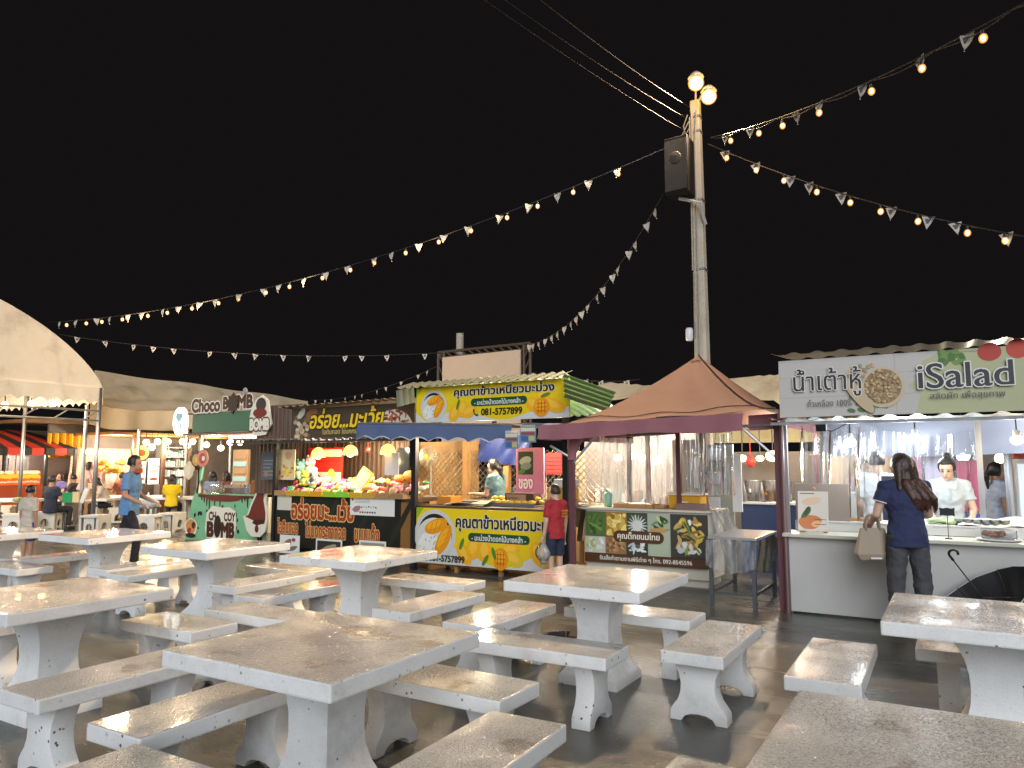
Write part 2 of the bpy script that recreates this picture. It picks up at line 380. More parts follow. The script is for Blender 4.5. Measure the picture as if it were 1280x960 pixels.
# ================================================================== SETTING
def ground_mat():
    m = bpy.data.materials.new('wet_concrete'); m.use_nodes = True
    N = m.node_tree.nodes; L = m.node_tree.links; b = N['Principled BSDF']
    tc = N.new('ShaderNodeTexCoord')
    def nz(scale, det=6, r=.6, vec=None):
        n = N.new('ShaderNodeTexNoise'); n.inputs['Scale'].default_value = scale; n.inputs['Detail'].default_value = det; n.inputs['Roughness'].default_value = r
        L.new(vec or tc.outputs['Object'], n.inputs['Vector']); return n.outputs['Fac']
    def ramp(src, p0, p1, v0=0, v1=1):
        r = N.new('ShaderNodeValToRGB'); r.color_ramp.elements[0].position = p0; r.color_ramp.elements[1].position = p1
        r.color_ramp.elements[0].color = (v0, v0, v0, 1); r.color_ramp.elements[1].color = (v1, v1, v1, 1); L.new(src, r.inputs[0]); return r.outputs[0]
    def mix(f, a, c):
        x = N.new('ShaderNodeMix'); x.data_type = 'RGBA'; L.new(f, x.inputs[0])
        for i, q in ((6, a), (7, c)):
            if isinstance(q, tuple): x.inputs[i].default_value = (*q, 1)
            else: L.new(q, x.inputs[i])
        return x.outputs[2]
    mp = N.new('ShaderNodeMapping'); mp.inputs['Scale'].default_value = (.5, 2.2, 1); mp.inputs['Rotation'].default_value = (0, 0, .25); L.new(tc.outputs['Object'], mp.inputs[0])
    c = mix(nz(1.1), (.080, .078, .070), (.170, .164, .145))
    c = mix(ramp(nz(.55, 5, .6, mp.outputs[0]), .38, .70), c, (.046, .048, .043))          # long damp streaks
    c = mix(ramp(nz(.9, 4, .55), .60, .70, 0, .7), c, (.09, .066, .042))                      # brown silt
    c = mix(ramp(nz(90, 3), .52, .68, 0, .5), c, (.02, .02, .02)); c = mix(ramp(nz(140, 2), .62, .70, 0, .5), c, (.26, .25, .22)); c = mix(ramp(nz(6, 8, .75), .56, .70, 0, .45), c, (.03, .03, .027))
    L.new(c, b.inputs['Base Color'])
    L.new(ramp(nz(.75, 5, .55, mp.outputs[0]), .36, .62, .40, .06), b.inputs['Roughness'])
    bp = N.new('ShaderNodeBump'); bp.inputs['Strength'].default_value = .35; bp.inputs['Distance'].default_value = .01
    L.new(nz(55, 8, .7), bp.inputs['Height']); L.new(bp.outputs[0], b.inputs['Normal'])
    return m
g = MB(); g.quad((-300, -120, 0), (300, -120, 0), (300, 400, 0), (-300, 400, 0)); struct('ground', g, ground_mat())
# a shallow puddle beside the middle table
pm = mat('puddle_water', (.02, .02, .02), .03)
pd = MB(); pc = PG(690, 800); pts = []
for i in range(26):
    t = 2 * pi * i / 26; f = 1 + .25 * sin(3 * t + 1) + .15 * sin(5 * t); pts.append((pc.x + .16 * f * cos(t), pc.y + .36 * f * sin(t), .004))
pd.poly(pts); struct('puddle', pd, pm)

# ================================================================== STONE TABLES AND BENCHES
def table_proto(flare=None):
    t = thing('stone_table', (0, 0, 0), 'x', 'table', 'square stone tables')
    m = MB(); m.box(-.51, .51, -.51, .51, .655, .73); m.ms = []
    o = m.build('tabletop', M_SIDE, t, bevel=.010); o.data.materials.append(M_TOP)
    for p in o.data.polygons:
        if p.normal.z > .9: p.material_index = 1
    m = MB(); lv = [(0, .45), (.055, .45), (.075, .42), (.12, .35), (.18, .295), (.25, .255), (.33, .24), (.42, .243), (.50, .262), (.56, .295), (.60, .335), (.63, .38), (.655, .41)]
    if flare: lv = flare
    vs = []
    for z, w in lv: h = w / 2; vs += [(-h, -h, z), (h, -h, z), (h, h, z), (-h, h, z)]
    k = len(lv); m.add(vs, [(i * 4 + j, i * 4 + (j + 1) % 4, (i + 1) * 4 + (j + 1) % 4, (i + 1) * 4 + j) for i in range(k - 1) for j in range(4)] + [(3, 2, 1, 0), tuple(range(4 * k - 4, 4 * k))])
    o = m.build('pedestal', M_SIDE, t); smooth_angle(o, 38)
    return t
def bench_proto(Ln=1.02):
    t = thing('stone_bench', (0, 0, 0), 'x', 'bench', 'stone benches around the square tables')
    m = MB(); m.box(-Ln / 2, Ln / 2, -.19, .19, .355, .43); o = m.build('seat', M_SIDE, t, bevel=.009); o.data.materials.append(M_TOP)
    for p in o.data.polygons:
        if p.normal.z > .9: p.material_index = 1
    half = [(.155, .355), (.135, .32), (.112, .27), (.104, .22), (.108, .17), (.125, .125), (.152, .09), (.172, .06), (.175, 0), (.105, 0), (.085, .03), (.05, .045), (0, .05)]
    prof = half + [(-a, b) for a, b in half[-2::-1]]
    for s in (-1, 1):
        x = s * (Ln / 2 - .17); m = MB(); m.prism([(x - .06, a, b) for a, b in prof], (.12, 0, 0)); o = m.build('leg', M_SIDE, t, bevel=.006); smooth_angle(o, 35)
    return t
T0 = table_proto(); T1 = table_proto([(0, .46), (.06, .46), (.08, .43), (.13, .35), (.19, .29), (.26, .25), (.34, .235), (.42, .245), (.50, .28), (.56, .33), (.60, .385), (.63, .44), (.655, .50)]); B0 = bench_proto(); B1 = bench_proto(.80)
TABLES = [((-2.57, 2.65), 'big stone table nearest the camera, brown stains on its wet top'),
          ((-2.30, 5.12), 'stone table standing alone before the Thai dessert stall'),
          ((.12, 4.96), 'wet stone table before the salad counter and the dropped umbrella'),
          ((-.03, 2.46), 'glittering wet stone table cut by the lower right picture corner'),
          ((-5.03, 2.70), 'stone table cut by the left picture edge, pitted white rim'),
          ((-4.80, 5.33), 'stone table before the black banner of the fried snack stall'),
          ((-6.55, 5.12), 'stone table before the green ice cream stall'),
          ((-8.80, 5.30), 'stone table in front of the walking man in blue'),
          ((-9.87, 5.00), 'small view of a stone table at far left behind the child')]
for i, ((x, y), lab) in enumerate(TABLES):
    if i == 8: x, y = -10.15, 4.75
    if i == 0: T0.location = (x, y, 0); T0['label'] = lab
    elif i == 2: T1.location = (x, y, 0); T1['label'] = lab
    else: dup(T0 if i == 1 else T1, (x, y, 0), random.choice((0, pi / 2, pi, -pi / 2)), lab)
H_, W_ = 0, pi / 2
BENCHES = [(-1.42, 4.98, W_, 'stone bench right of the lone table before the dessert stall'),
           (-2.32, 4.28, H_, 'stone bench on the near side of the lone table before the dessert stall'),
           (-2.21, 5.56, H_, 'stone bench between the lone table and the Thai dessert stall'),
           (-3.03, 4.96, W_, 'stone bench left of the lone table before the dessert stall, thick wet droplets'),
           (-2.43, 3.33, H_, 'stone bench under the far right edge of the big nearest table'),
           (-1.69, 2.50, W_, 'stone bench right of the big nearest table, cut by the bottom edge'),
           (-3.13, 2.47, W_, 'stone bench left of the big nearest table'),
           (-4.02, 2.53, W_, 'stone bench right of the left edge table, dark patches on its seat'),
           (-4.60, 4.08, H_, 'stone bench on the near side of the table before the snack stall, golden reflection'),
           (-3.79, 5.08, W_, 'stone bench right of the table before the snack stall'),
           (-4.50, 6.03, H_, 'stone bench between the table and the fried snack stall'),
           (-5.93, 5.20, W_, 'stone bench right of the table before the green stall'),
           (-5.22, 4.93, W_, 'stone bench left of the table before the snack stall'),
           (-6.35, 5.92, H_, 'stone bench between its table and the green ice cream stall'),
           (-.67, 4.78, W_, 'stone bench left of the table before the salad counter'),
           (.23, 5.50, H_, 'stone bench half hidden behind the table before the salad counter'),
           (-.80, 2.41, W_, 'stone bench corner peeping in at the bottom edge, left of the lower right table'),
           (-2.40, 1.74, H_, 'stone bench at the bottom edge in front of the big nearest table'),
           (-5.96, 2.52, W_, 'stone bench cut by the left picture edge beside the left table'),
           (-8.00, 5.25, W_, 'stone bench right of the table in front of the walking man'),
           (-7.42, 5.12, W_, 'stone bench left of the table before the green stall'),
           (-9.66, 5.15, W_, 'stone bench left of the table in front of the walking man'),
           (-9.17, 4.45, H_, 'stone bench on the near side of the table in front of the walking man'),
           (.10, 3.62, H_, 'low glimpse of a stone bench between the two right hand tables')]
for i, (x, y, r, lab) in enumerate(BENCHES):
    r += random.uniform(-.03, .03)
    if i == 0: B0.location = (x, y, 0); B0.rotation_euler.z = r; B0['label'] = lab
    else: dup(B0, (x, y, 0), r + (pi if random.random() < .5 else 0), lab)
B1.location = (-4.86, 3.50, 0); B1['label'] = 'short stone bench mirroring golden stall lights beside the left edge table'

# cast-stone stools with arched openings, tables with oval openings (dining set under the white tent)
def arch_wall(m, o, ax, w, h, t, r, hb, foot=.05):
    """upright slab of width w along ax with an arched opening (half-width r, springing hb) and small foot notches"""
    ax = V(ax).normalized(); n = ax.cross(V((0, 0, 1))) * t; o = V(o); K = 10
    arc = [(-r * cos(pi * i / K), hb + r * 1.1 * sin(pi * i / K)) for i in range(K + 1)]
    for side in (-1, 1):
        pts = [(side * w / 2, 0), (side * w / 2, h)] + [(0, h)] + [(x, z) for x, z in (arc[K // 2::-1] if side < 0 else arc[K // 2:])] + [(side * r, foot), (side * (w / 2 - .05), foot), (side * (w / 2 - .05), 0)]
        m.prism([o + ax * a + V((0, 0, b)) for a, b in pts], n)
    m.prism([o + ax * a + V((0, 0, b)) for a, b in [(-r, .05), (r, .05), (r, .09), (-r, .09)]], n)
def stool_proto():
    t = thing('arched_stool', (0, 0, 0), 'x', 'stool', 'arched cast stone stools under the tent')
    m = MB(); m.box(-.27, .27, -.2, .2, .38, .43); m.build('seat', M_FARSTONE, t, bevel=.008)
    m = MB()
    arch_wall(m, (0, -.17, 0), (1, 0, 0), .46, .38, .05, .1, .16); arch_wall(m, (0, .22, 0), (1, 0, 0), .46, .38, .05, .1, .16)
    arch_wall(m, (-.22, 0, 0), (0, 1, 0), .24, .38, .05, .07, .17); arch_wall(m, (.17, 0, 0), (0, 1, 0), .24, .38, .05, .07, .17)
    m.build('arched_base', M_FARSTONE, t); return t
def dtable_proto():
    t = thing('dining_table', (0, 0, 0), 'x', 'table', 'cast stone dining tables under the tent')
    m = MB(); m.box(-.75, .75, -.4, .4, .60, .67); m.build('tabletop', mat('pale_table_slab', (.70, .69, .66), .4, vary=.1), t, bevel=.01)
    for x in (-.45, .40):
        m = MB(); arch_wall(m, (x, 0, 0), (0, 1, 0), .6, .60, .06, .11, .32); m.build('leg', M_FARSTONE, t)
    return t
S0 = stool_proto(); D0 = dtable_proto()
for i, (u, v, d, lab) in enumerate([(62, 662, 0, 'arched stool the man in dark navy sits on'), (22, 666, .1, 'arched stool near the left picture edge behind the child'),
        (118, 668, 1.5, 'arched stool just right of the tent pole'), (184, 668, .05, 'arched stool behind the walking man in blue'),
        (214, 664, 1.4, 'arched stool beside the green stall under the yellow shirt'), (88, 640, .2, 'arched stool beyond the dining table with the green box'),
        (150, 655, .3, 'arched stool half hidden by the walking man'), (4, 652, .2, 'arched stool at the left edge in front of the striped stall')]):
    p = PG(u, v)
    if i == 0: S0.location = p; S0.rotation_euler.z = d + YAW; S0['label'] = lab
    else: dup(S0, p, d + YAW, lab)
for i, (u, v, d, lab) in enumerate([(106, 655, 0, 'dining table bearing the green box and condiments'), (10, 657, .05, 'dining table at the left edge with plates of food'), (166, 650, .1, 'dining table where the black and white shirt diner leans'), (213, 652, .15, 'dining table of the diner in yellow')]):
    p = PG(u, v)
    if i == 0: D0.location = p; D0.rotation_euler.z = d + YAW; D0['label'] = lab
    else: dup(D0, p, d + YAW, lab)
DT = [PG(106, 655), PG(10, 657), PG(166, 650), PG(213, 652)]

# ================================================================== FABRIC ROOFS
M_CREAM = mat('cream_tent_fabric', (.72, .655, .55), .8, vary=.08, dirt=(.32, .27, .2), dscale=1.2, damt=.55, bump=.3, bscale=5)
M_TAN = mat('sagging_tan_tarpaulin', (.70, .55, .36), .55, vary=.15, vscale=2, dirt=(.22, .17, .12), dscale=1.1, damt=.5, bump=.6, bscale=4)
M_ROOFCLOTH = mat('faded_red_brown_canopy', (.145, .075, .056), .85, vary=.12, vscale=2.5, dirt=(.10, .05, .042), dscale=1.1, damt=.45, bump=.35, bscale=6)
M_MAROON = mat('faded_maroon_cloth', (.27, .105, .125), .85, vary=.12, vscale=4, bump=.3, bscale=8)
M_BLUE = mat('faded_blue_awning_cloth', (.085, .12, .235), .8, vary=.15, vscale=4, bump=.35, bscale=7)
M_GREENROOF = mat('green_corrugated_sheet', (.055, .125, .045), .5, vary=.2, vscale=3)
M_GREYROOF = mat('pale_corrugated_sheet', (.42, .44, .43), .45, vary=.2, vscale=3)
M_BROWNSHEET = mat('brown_corrugated_wall', (.10, .055, .035), .45, vary=.2, vscale=3)

def corrugated(mb, p0, u, v, period=.15, amp=.022, nv=2, sag=None):
    """sheet from corner p0, ribs along v, waves along u"""
    p0, u, v = V(p0), V(u), V(v); n = u.cross(v).normalized(); k = int(u.length / period) * 8
    return mb.grid(lambda a, b: p0 + u * a + v * b + n * amp * max(-.35, cos(2 * pi * a * u.length / period)), k, nv)
def scallop(mb, a, b, z1, drop, wave=.28, amp=.06, flare=V((0, 0, 0)), seg=6):
    """valance hanging from line a-b"""
    a, b = V(a), V(b); L = (b - a).length; n = max(2, int(L / wave)); K = n * seg
    def fn(s, t):
        d = drop - amp * (abs(sin(pi * s * n)) if t > .99 else 0) * 1.0
        w = .02 * sin(2 * pi * s * n * .5 + 1) * t
        return a.lerp(b, s) + V((0, 0, -d * t)) + flare * t + (b - a).normalized().cross(V((0, 0, 1))) * w
    return mb.grid(fn, K, 3)

# --- white barrel tent at the left
tx = -18.3
tent = thing('barrel_tent', (tx, 5.5, 0), 'cream barrel roofed tent with scalloped edge at the left', 'tent')
def W(o, par): o.location -= par.location; return o
E0, ZE, YC, RT = 10.71, 3.44, 5.5, 2.3
def arch(s):       # s 0..1 from right eave over the top to left eave
    t = pi * s; y = YC + (E0 - YC) * cos(t); return y, ZE + RT * (sin(t) ** 1.49)
m = MB(); N_ = 36
m.poly([(tx, *arch(i / N_)) for i in range(N_ + 1)]); W(m.build('gable', M_CREAM, tent, thick=.01), tent)
m = MB(); m.grid(lambda a, b: V((tx - .02 - 7 * b, *arch(a))), N_, 3); W(m.build('roof', M_CREAM, tent, smooth=True), tent)
m = MB(); scallop(m, (tx + .03, E0 + .01, ZE), (tx + .03, 2 * YC - E0, ZE), ZE, .42, .32, .09); scallop(m, (tx, E0 + .02, ZE), (tx - 7, E0 + .02, ZE), ZE, .42, .32, .09)
scallop(m, (tx - 7, E0, ZE), (tx - 7, 2 * YC - E0, ZE), ZE, .42, .32, .09); W(m.build('valance', M_CREAM, tent, smooth=True), tent)
for x, y in ((tx, E0 - .05), (tx - 3.5, E0 - .05), (tx - 7, E0 - .05), (tx, .4), (tx - 7, .4)):
    m = MB(); m.tube([(x, y, 0), (x, y, ZE)], .05); W(m.build('pole', M_STEEL, tent, smooth=True), tent)
m = MB()
for z in (2.86, 2.62): m.tube([(tx + .02, E0 - .06, z), (tx + .02, .4, z)], .025)
for i in range(14): m.tube([(tx + .02, E0 - .1 - i * .7, 2.86), (tx + .02, E0 - .45 - i * .7, 2.62)], .015)
W(m.build('truss', M_STEEL, tent), tent)
for i, (u, v) in enumerate(((6, 506), (39, 505), (68, 504))):
    p = PX(u, v, tx - .6); b = thing('festoon_bulb', p, ('leftmost', 'middle', 'rightmost')[i] + ' of the three round bulbs hanging inside the barrel tent', 'light bulb', 'bulbs under the barrel tent')
    m = MB(); m.ell((0, 0, 0), .075); m.build('glass', M_BULB, b, smooth=True)
    m = MB(); m.tube([(0, 0, .06), (0, 0, .6)], .012); m.build('cord', M_CABLE, b)
light('tent_lamp_light', (tx - 2.5, 8.3, 2.7), 130, (1, .82, .6), r=.2)
light('tent_lamp_light', (tx - 3.0, 5.0, 2.7), 100, (1, .82, .6), r=.2)

# --- long tan tarpaulin running away behind the green stall
lt = thing('tarpaulin_roof', (-20, 16, 0), 'long sagging tan tarpaulin roof behind the green ice cream stall', 'tarpaulin')
p0 = PX(118, 467, -21.6); p1 = PX(385, 500, -21.6); q0 = PX(112, 510, -19.2); q1 = PX(385, 530, -19.2)
def tarp(s, t):
    a = p0.lerp(p1, s); b = q0.lerp(q1, s); bays = 2.6
    sag = -.05 * sin(pi * s * bays) ** 2 * (1 - .35 * t) - .12 * sin(pi * t) + .03 * sin(pi * s * 17 + 6 * t) * t * (1 - t) * 4 + .05 * sin(pi * s * 2.3 + 15 * t + 2 * sin(5 * s)) * min(1, t * 3) - .10 * s * s * (1 - t)
    return a.lerp(b, t) + V((.05 * sin(s * 37 + 9 * t) * t, 0, sag + .10))
m = MB(); m.grid(tarp, 110, 14); W(m.build('sheet', M_TAN, lt, smooth=True), lt)
m = MB()
def skirt(s, t): e = tarp(s, 1); return e + V((.03 * sin(s * 60), 0, -(.55 + .03 * sin(s * 26)) * t))
m.grid(skirt, 90, 4); W(m.build('skirt', M_TAN, lt, smooth=True), lt)
m = MB()
for k in range(6):
    s = k / 5; e = tarp(s, 1); m.tube([(e.x - .15, e.y, 0), (e.x - .15, e.y, e.z - .05)], .045)
W(m.build('post', M_STEEL, lt), lt)
# --- tan tarpaulins glimpsed right of the centre
for nm, lab, pts in (('tarpaulin_roof', 'folded tan tarpaulin peeping out left of the pyramid tent peak', [(745, 492), (760, 478), (838, 484), (850, 505)]), ('tarpaulin_roof', 'tan tarpaulin glimpsed between pyramid tent and salad sign', [(915, 480), (945, 470), (1010, 466), (1020, 520)])):
    P4 = [PY(u, v, 13.5) for u, v in pts]
    m = MB(); m.grid(lambda s, t: P4[1].lerp(P4[2], s).lerp(P4[0].lerp(P4[3], s) + V((0, -.8, 0)), t) + V((0, 0, .008 * sin(s * 30) * (1 - t) - .12 * abs(sin(s * 5)) * t)), 40, 6)
    o = m.build(nm, M_TAN, smooth=True); tag(o, lab, 'tarpaulin')

# --- projection screen on dark truss posts
sc_ = thing('outdoor_screen', (-9.2, 14, 0), 'blank beige screen on a dark frame behind the mango stall', 'screen')
a, b = PY(553, 447, 14), PY(650, 437, 14)
m = MB(); m.prism([(a.x, 14, 2.0), (b.x, 14, 2.0), b, a], (0, .05, 0)); W(m.build('screen_cloth', mat('screen_cloth', (.42, .33, .25), .8, vary=.06, bump=.2), sc_), sc_)
m = MB(); tl_, tr_ = PY(545, 440, 14), PY(660, 428, 14)
for d in (0, .16): m.tube([tl_ + V((d, .1, 0)), (tl_.x + d, 14.1, 0)], .035); m.tube([tr_ + V((-d, .1, 0)), (tr_.x - d, 14.1, 0)], .035)
for d in (0, -.14): m.tube([tl_ + V((0, .1, d)), tr_ + V((0, .1, d))], .035)
for k in range(12):
    z = tl_.z - k * .3; m.tube([(tl_.x, 14.1, z), (tl_.x + .16, 14.1, z - .3)], .018); m.tube([(tr_.x, 14.1, z), (tr_.x - .16, 14.1, z - .3)], .018)
    f, f2 = k / 12, (k + 1) / 12; m.tube([tl_.lerp(tr_, f) + V((0, .1, 0)), tl_.lerp(tr_, f2) + V((0, .1, -.14))], .018)
W(m.build('truss_frame', mat('rusty_dark_truss', (.05, .035, .025), .6), sc_), sc_)
p = PY(575, 417, 14.4); m = MB(); m.tube([(p.x, p.y, 0), p], .09, n=12); o = m.build('concrete_post', mat('grey_concrete', (.28, .26, .23), .8, vary=.15), smooth=False)
tag(o, 'short grey concrete post rising behind the beige screen', 'post')

# ================================================================== PYRAMID TENT AND THAI DESSERT STALL
pt = thing('pyramid_tent', (-3.0, 9.8, 0), 'faded red brown pyramid tent with maroon valance over the dessert stall', 'tent')
FL, FR, BL, BR, PK = V((-4.46, 8.2, 2.02)), V((-1.62, 8.2, 2.13)), V((-4.46, 11.4, 2.05)), V((-1.62, 11.4, 2.13)), V((-2.93, 9.9, 3.02))
def face(A, B):
    def fn(s, t):
        e = A.lerp(B, s); p = e.lerp(PK, t); c = 4 * t * (1 - t)
        p.z -= .20 * c * (.55 + .45 * (1 - t)) + .03 * sin(pi * s) * c + .012 * sin(s * 19 + t * 7) * (1 - t)
        return p
    return fn
m = MB()
for A, B in ((FL, FR), (FR, BR), (BR, BL), (BL, FL)): m.grid(face(A, B), 30, 14)
m.build('canopy', M_ROOFCLOTH, pt, smooth=True, weld=False)
for o in pt.children: W(o, pt)
m = MB()
for A, B in ((FL, FR), (FR, BR)):
    fn = face(A, B); m.tube([fn(0 if A is FR else 1, i / 12) + V((0, 0, .012)) for i in range(13)], .009, n=5)
fn = face(FL, FR); m.tube([fn(i / 16, .22 + .02 * sin(i)) + V((0, -.004, .014)) for i in range(17)], .006, n=5); m.tube([fn(.15 + .7 * i / 8, .93) + V((0, -.004, .012)) for i in range(9)], .005, n=5)
W(m.build('seam', mat('dark_seam', (.07, .03, .025), .8), pt), pt)
m = MB()
def val(A, B, d0, d1):
    def fn(s, t):
        p = A.lerp(B, s); return p + V((.012 * sin(s * 22 + t * 3), -.03 * t + .012 * sin(s * 31), .01 - (d0 + (d1 - d0) * s) * t - .02 * sin(s * 9) * t))
    return fn
m.grid(val(FL + V((-.02, -.02, 0)), FL.lerp(FR, .885) + V((0, -.02, -.03)), .17, .18), 50, 4)
m.grid(lambda s, t: FR.lerp(BR, s) + V((.02, 0, -.17 * t)), 20, 3); m.grid(lambda s, t: FL.lerp(BL, s) + V((-.02, 0, -.17 * t)), 20, 3)
m.grid(lambda s, t: FL.lerp(FR, .88).lerp(FR, s) + V((0, .25, -.03 - .17 * t)), 8, 3)
W(m.build('valance', M_MAROON, pt, smooth=True), pt)
M_MARPOST = mat('maroon_painted_post', (.13, .045, .055), .45, vary=.15)
for x, y in ((-4.14, 8.45), (-1.66, 8.44), (-3.15, 9.62), (-4.2, 11.3), (-1.7, 11.3)):
    m = MB(); m.box(x - .03, x + .03, y - .03, y + .03, 0, 2.0); m.box(x - .06, x + .06, y - .06, y + .06, 0, .012); W(m.build('post', M_MARPOST, pt), pt)
m = MB()
for (a, b) in (((-1.66, 8.44, 1.6), (-2.1, 8.44, 2.02)), ((-1.66, 8.44, 1.98), (-4.14, 8.45, 1.9)), ((-4.14, 8.45, 1.55), (-3.8, 8.5, 1.93)), ((-4.14, 8.45, 1.62), (-4.42, 8.4, 1.78)), ((-3.15, 9.62, 1.96), (-4.2, 9.62, 1.92))): m.tube([a, b], .016)
W(m.build('brace', M_STEEL, pt), pt)
m = MB()   # cloth tied round the left post
m.grid(lambda s, t: V((-4.14 + .05 * cos(2 * pi * s) + .12 * t * t * (cos(2 * pi * s) > 0), 8.44 + .05 * sin(2 * pi * s), 1.60 + .26 * t)), 12, 5)
W(m.build('corner_flap', M_MAROON, pt, smooth=True), pt)

ds = thing('dessert_stall', (-3.55, 9.7, 0), 'Thai dessert stall with picture banner of sweets under the pyramid tent', 'stall')
def DW(o): return W(o, ds)
m = MB(); m.box(-4.40, -2.72, 9.40, 10.1, .10, .93); m.box(-4.44, -2.68, 9.36, 10.14, .935, .965); m.box(-4.36, -2.76, 9.46, 10.06, 0, .10)
DW(m.build('counter', mat('cream_counter_board', (.58, .54, .45), .55, vary=.08), ds))
p = Panel((-4.40, 9.385, .245), (1, 0, 0), (0, 0, 1), ds, thick=.012, w=1.68, h=.665, name='banner', mboard=flat(70, 48, 30)); DW(p.board)
def seedpix(p, a0, a1, b0, b1, bgc, items):
    p.rect(a0, a1, b0, b1, bgc)
    for (n, cols, ra, rb, seed) in items:
        rr = random.Random(seed)
        for i in range(n):
            ra_, rb_ = ra * rr.uniform(.7, 1.2), rb * rr.uniform(.7, 1.2); mg = max(ra_, rb_) * 1.1
            p.ell(rr.uniform(a0 + mg, a1 - mg), rr.uniform(b0 + mg, b1 - mg), ra_, rb_, rr.choice(cols), rr.uniform(0, 3), 12, .12, i)
Gc = [flat(70, 105, 50), flat(95, 130, 60), flat(50, 80, 38), flat(120, 150, 80)]; Yc = [flat(214, 178, 80), flat(230, 200, 110), flat(190, 150, 60)]
Wc = [flat(215, 215, 210), flat(190, 195, 195), flat(232, 232, 226)]; Bc = [flat(176, 140, 80), flat(140, 105, 55), flat(200, 168, 100)]
K = p.k
seedpix(p, .0, .30, .34, .665, flat(86, 110, 60), [(34, Gc, .10, .022, 1)]); seedpix(p, .303, .60, .34, .665, flat(160, 125, 50), [(60, Yc + [flat(244, 222, 140), flat(150, 110, 40)], .034, .034, 2)])
seedpix(p, .603, .89, .34, .665, flat(60, 75, 62), [(26, Gc, .07, .016, 3)])
for i in range(18): p.ell(.75 + .06 * cos(i * .35), .50 + .06 * sin(i * .35), .085, .009, Wc[i % 3], i * .35, 10)
p.ell(.75, .50, .07, .07, Wc[0], 0, 16, .1)
seedpix(p, .893, 1.20, .12, .665, flat(170, 178, 160), [(30, Gc + [flat(170, 190, 120), flat(200, 210, 160)], .06, .020, 5)]); p.poly([(.92, .12), (1.17, .12), (1.19, .45), (.90, .45)], flat(176, 184, 160)); p.ell(1.045, .45, .13, .03, flat(190, 150, 90), 0, 18, .05)
seedpix(p, 1.203, 1.68, .12, .665, flat(62, 60, 55), [(38, Bc + Yc, .07, .024, 6), (9, Wc, .05, .03, 7), (8, Gc, .07, .014, 8)])
seedpix(p, .0, .30, .12, .337, flat(190, 195, 180), [(26, Wc + [flat(205, 200, 150), flat(170, 180, 120)], .035, .028, 9)]); seedpix(p, .303, .60, .12, .337, flat(150, 110, 75), [(44, Bc + [flat(190, 140, 110), flat(110, 70, 46)], .026, .018, 10)]); seedpix(p, .603, .89, .12, .337, flat(50, 62, 55), [(14, Wc + [flat(90, 100, 92)], .06, .016, 11)])
p.pill(.42, 1.12, .28, .43, flat(82, 52, 30)); p.text('คุณติ๊กขนมไทย', .48, .295, .58, flat(245, 240, 225), .02, h=.12)
p.rect(0, 1.68, 0, .118, flat(84, 54, 32)); p.text('รับสั่งทำตามงานพิธีต่าง ๆ โทร. 092-8545596', .22, .022, 1.26, flat(245, 240, 230), .012, h=.078)
p.done('picture')
def item(nm, mb, m, lab, cat, group=None, **k):
    o = mb.build(nm, m, **k); return tag(o, lab, cat, group)
# things on the dessert counter
m = MB(); m.use(mat('yellow_crate_plastic', (.62, .33, .02), .4)).box(-3.30, -2.88, 9.62, 9.92, .967, 1.135); m.use(M_WHITE).box(-3.32, -2.86, 9.60, 9.94, 1.137, 1.17); m.use(M_PAPER).box(-3.13, -3.03, 9.612, 9.62, 1.04, 1.07)
item('cool_box', m, None, 'yellow box with white lid on the dessert counter', 'box', bevel=.008)
m = MB(); m.box(-4.02, -3.48, 9.45, 9.85, .967, 1.02); m.box(-3.46, -3.33, 9.5, 9.8, .967, 1.01); item('wooden_tray', m, M_WOOD, 'flat wooden tray lying on the left of the dessert counter', 'tray', bevel=.006)
m = MB(); m.box(-3.14, -2.75, 9.39, 9.60, .967, 1.045); item('carton', m, mat('purple_brown_carton', (.22, .13, .11), .6, vary=.2), 'low purple brown carton at the front of the dessert counter', 'box', bevel=.005)
m = MB(); m.lathe([(.05, 0), (.06, .16), (.035, .2)], (-4.16, 9.6, .967), 14); item('jug', m, mat('mint_green_plastic', (.25, .5, .38), .35), 'mint green jug on the left end of the dessert counter', 'jug', smooth=True)
# plastic sheet draped over the counter ends
m = MB(); m.grid(lambda s, t: V((-2.72 + .25 * s + .03 * sin(9 * t), 9.33 + .7 * t, .97 + .03 * sin(12 * s + 4 * t) - .85 * max(0, s - .25) * (1.1 - .5 * t))), 18, 12)
item('plastic_sheet', m, clear_plastic('milky_plastic_sheet', .3), 'crumpled clear plastic sheet draped over the right end of the dessert counter', 'plastic sheet', smooth=True); m = MB()
m.grid(lambda s, t: V((-4.42 - .10 * s + .02 * sin(8 * t), 9.34 + .6 * t, .99 + .02 * sin(10 * s + 4 * t) - .6 * max(0, s - .2))), 14, 10)
item('plastic_sheet', m, MATS['milky_plastic_sheet'], 'clear plastic sheet hanging over the left end of the dessert counter', 'plastic sheet', smooth=True)
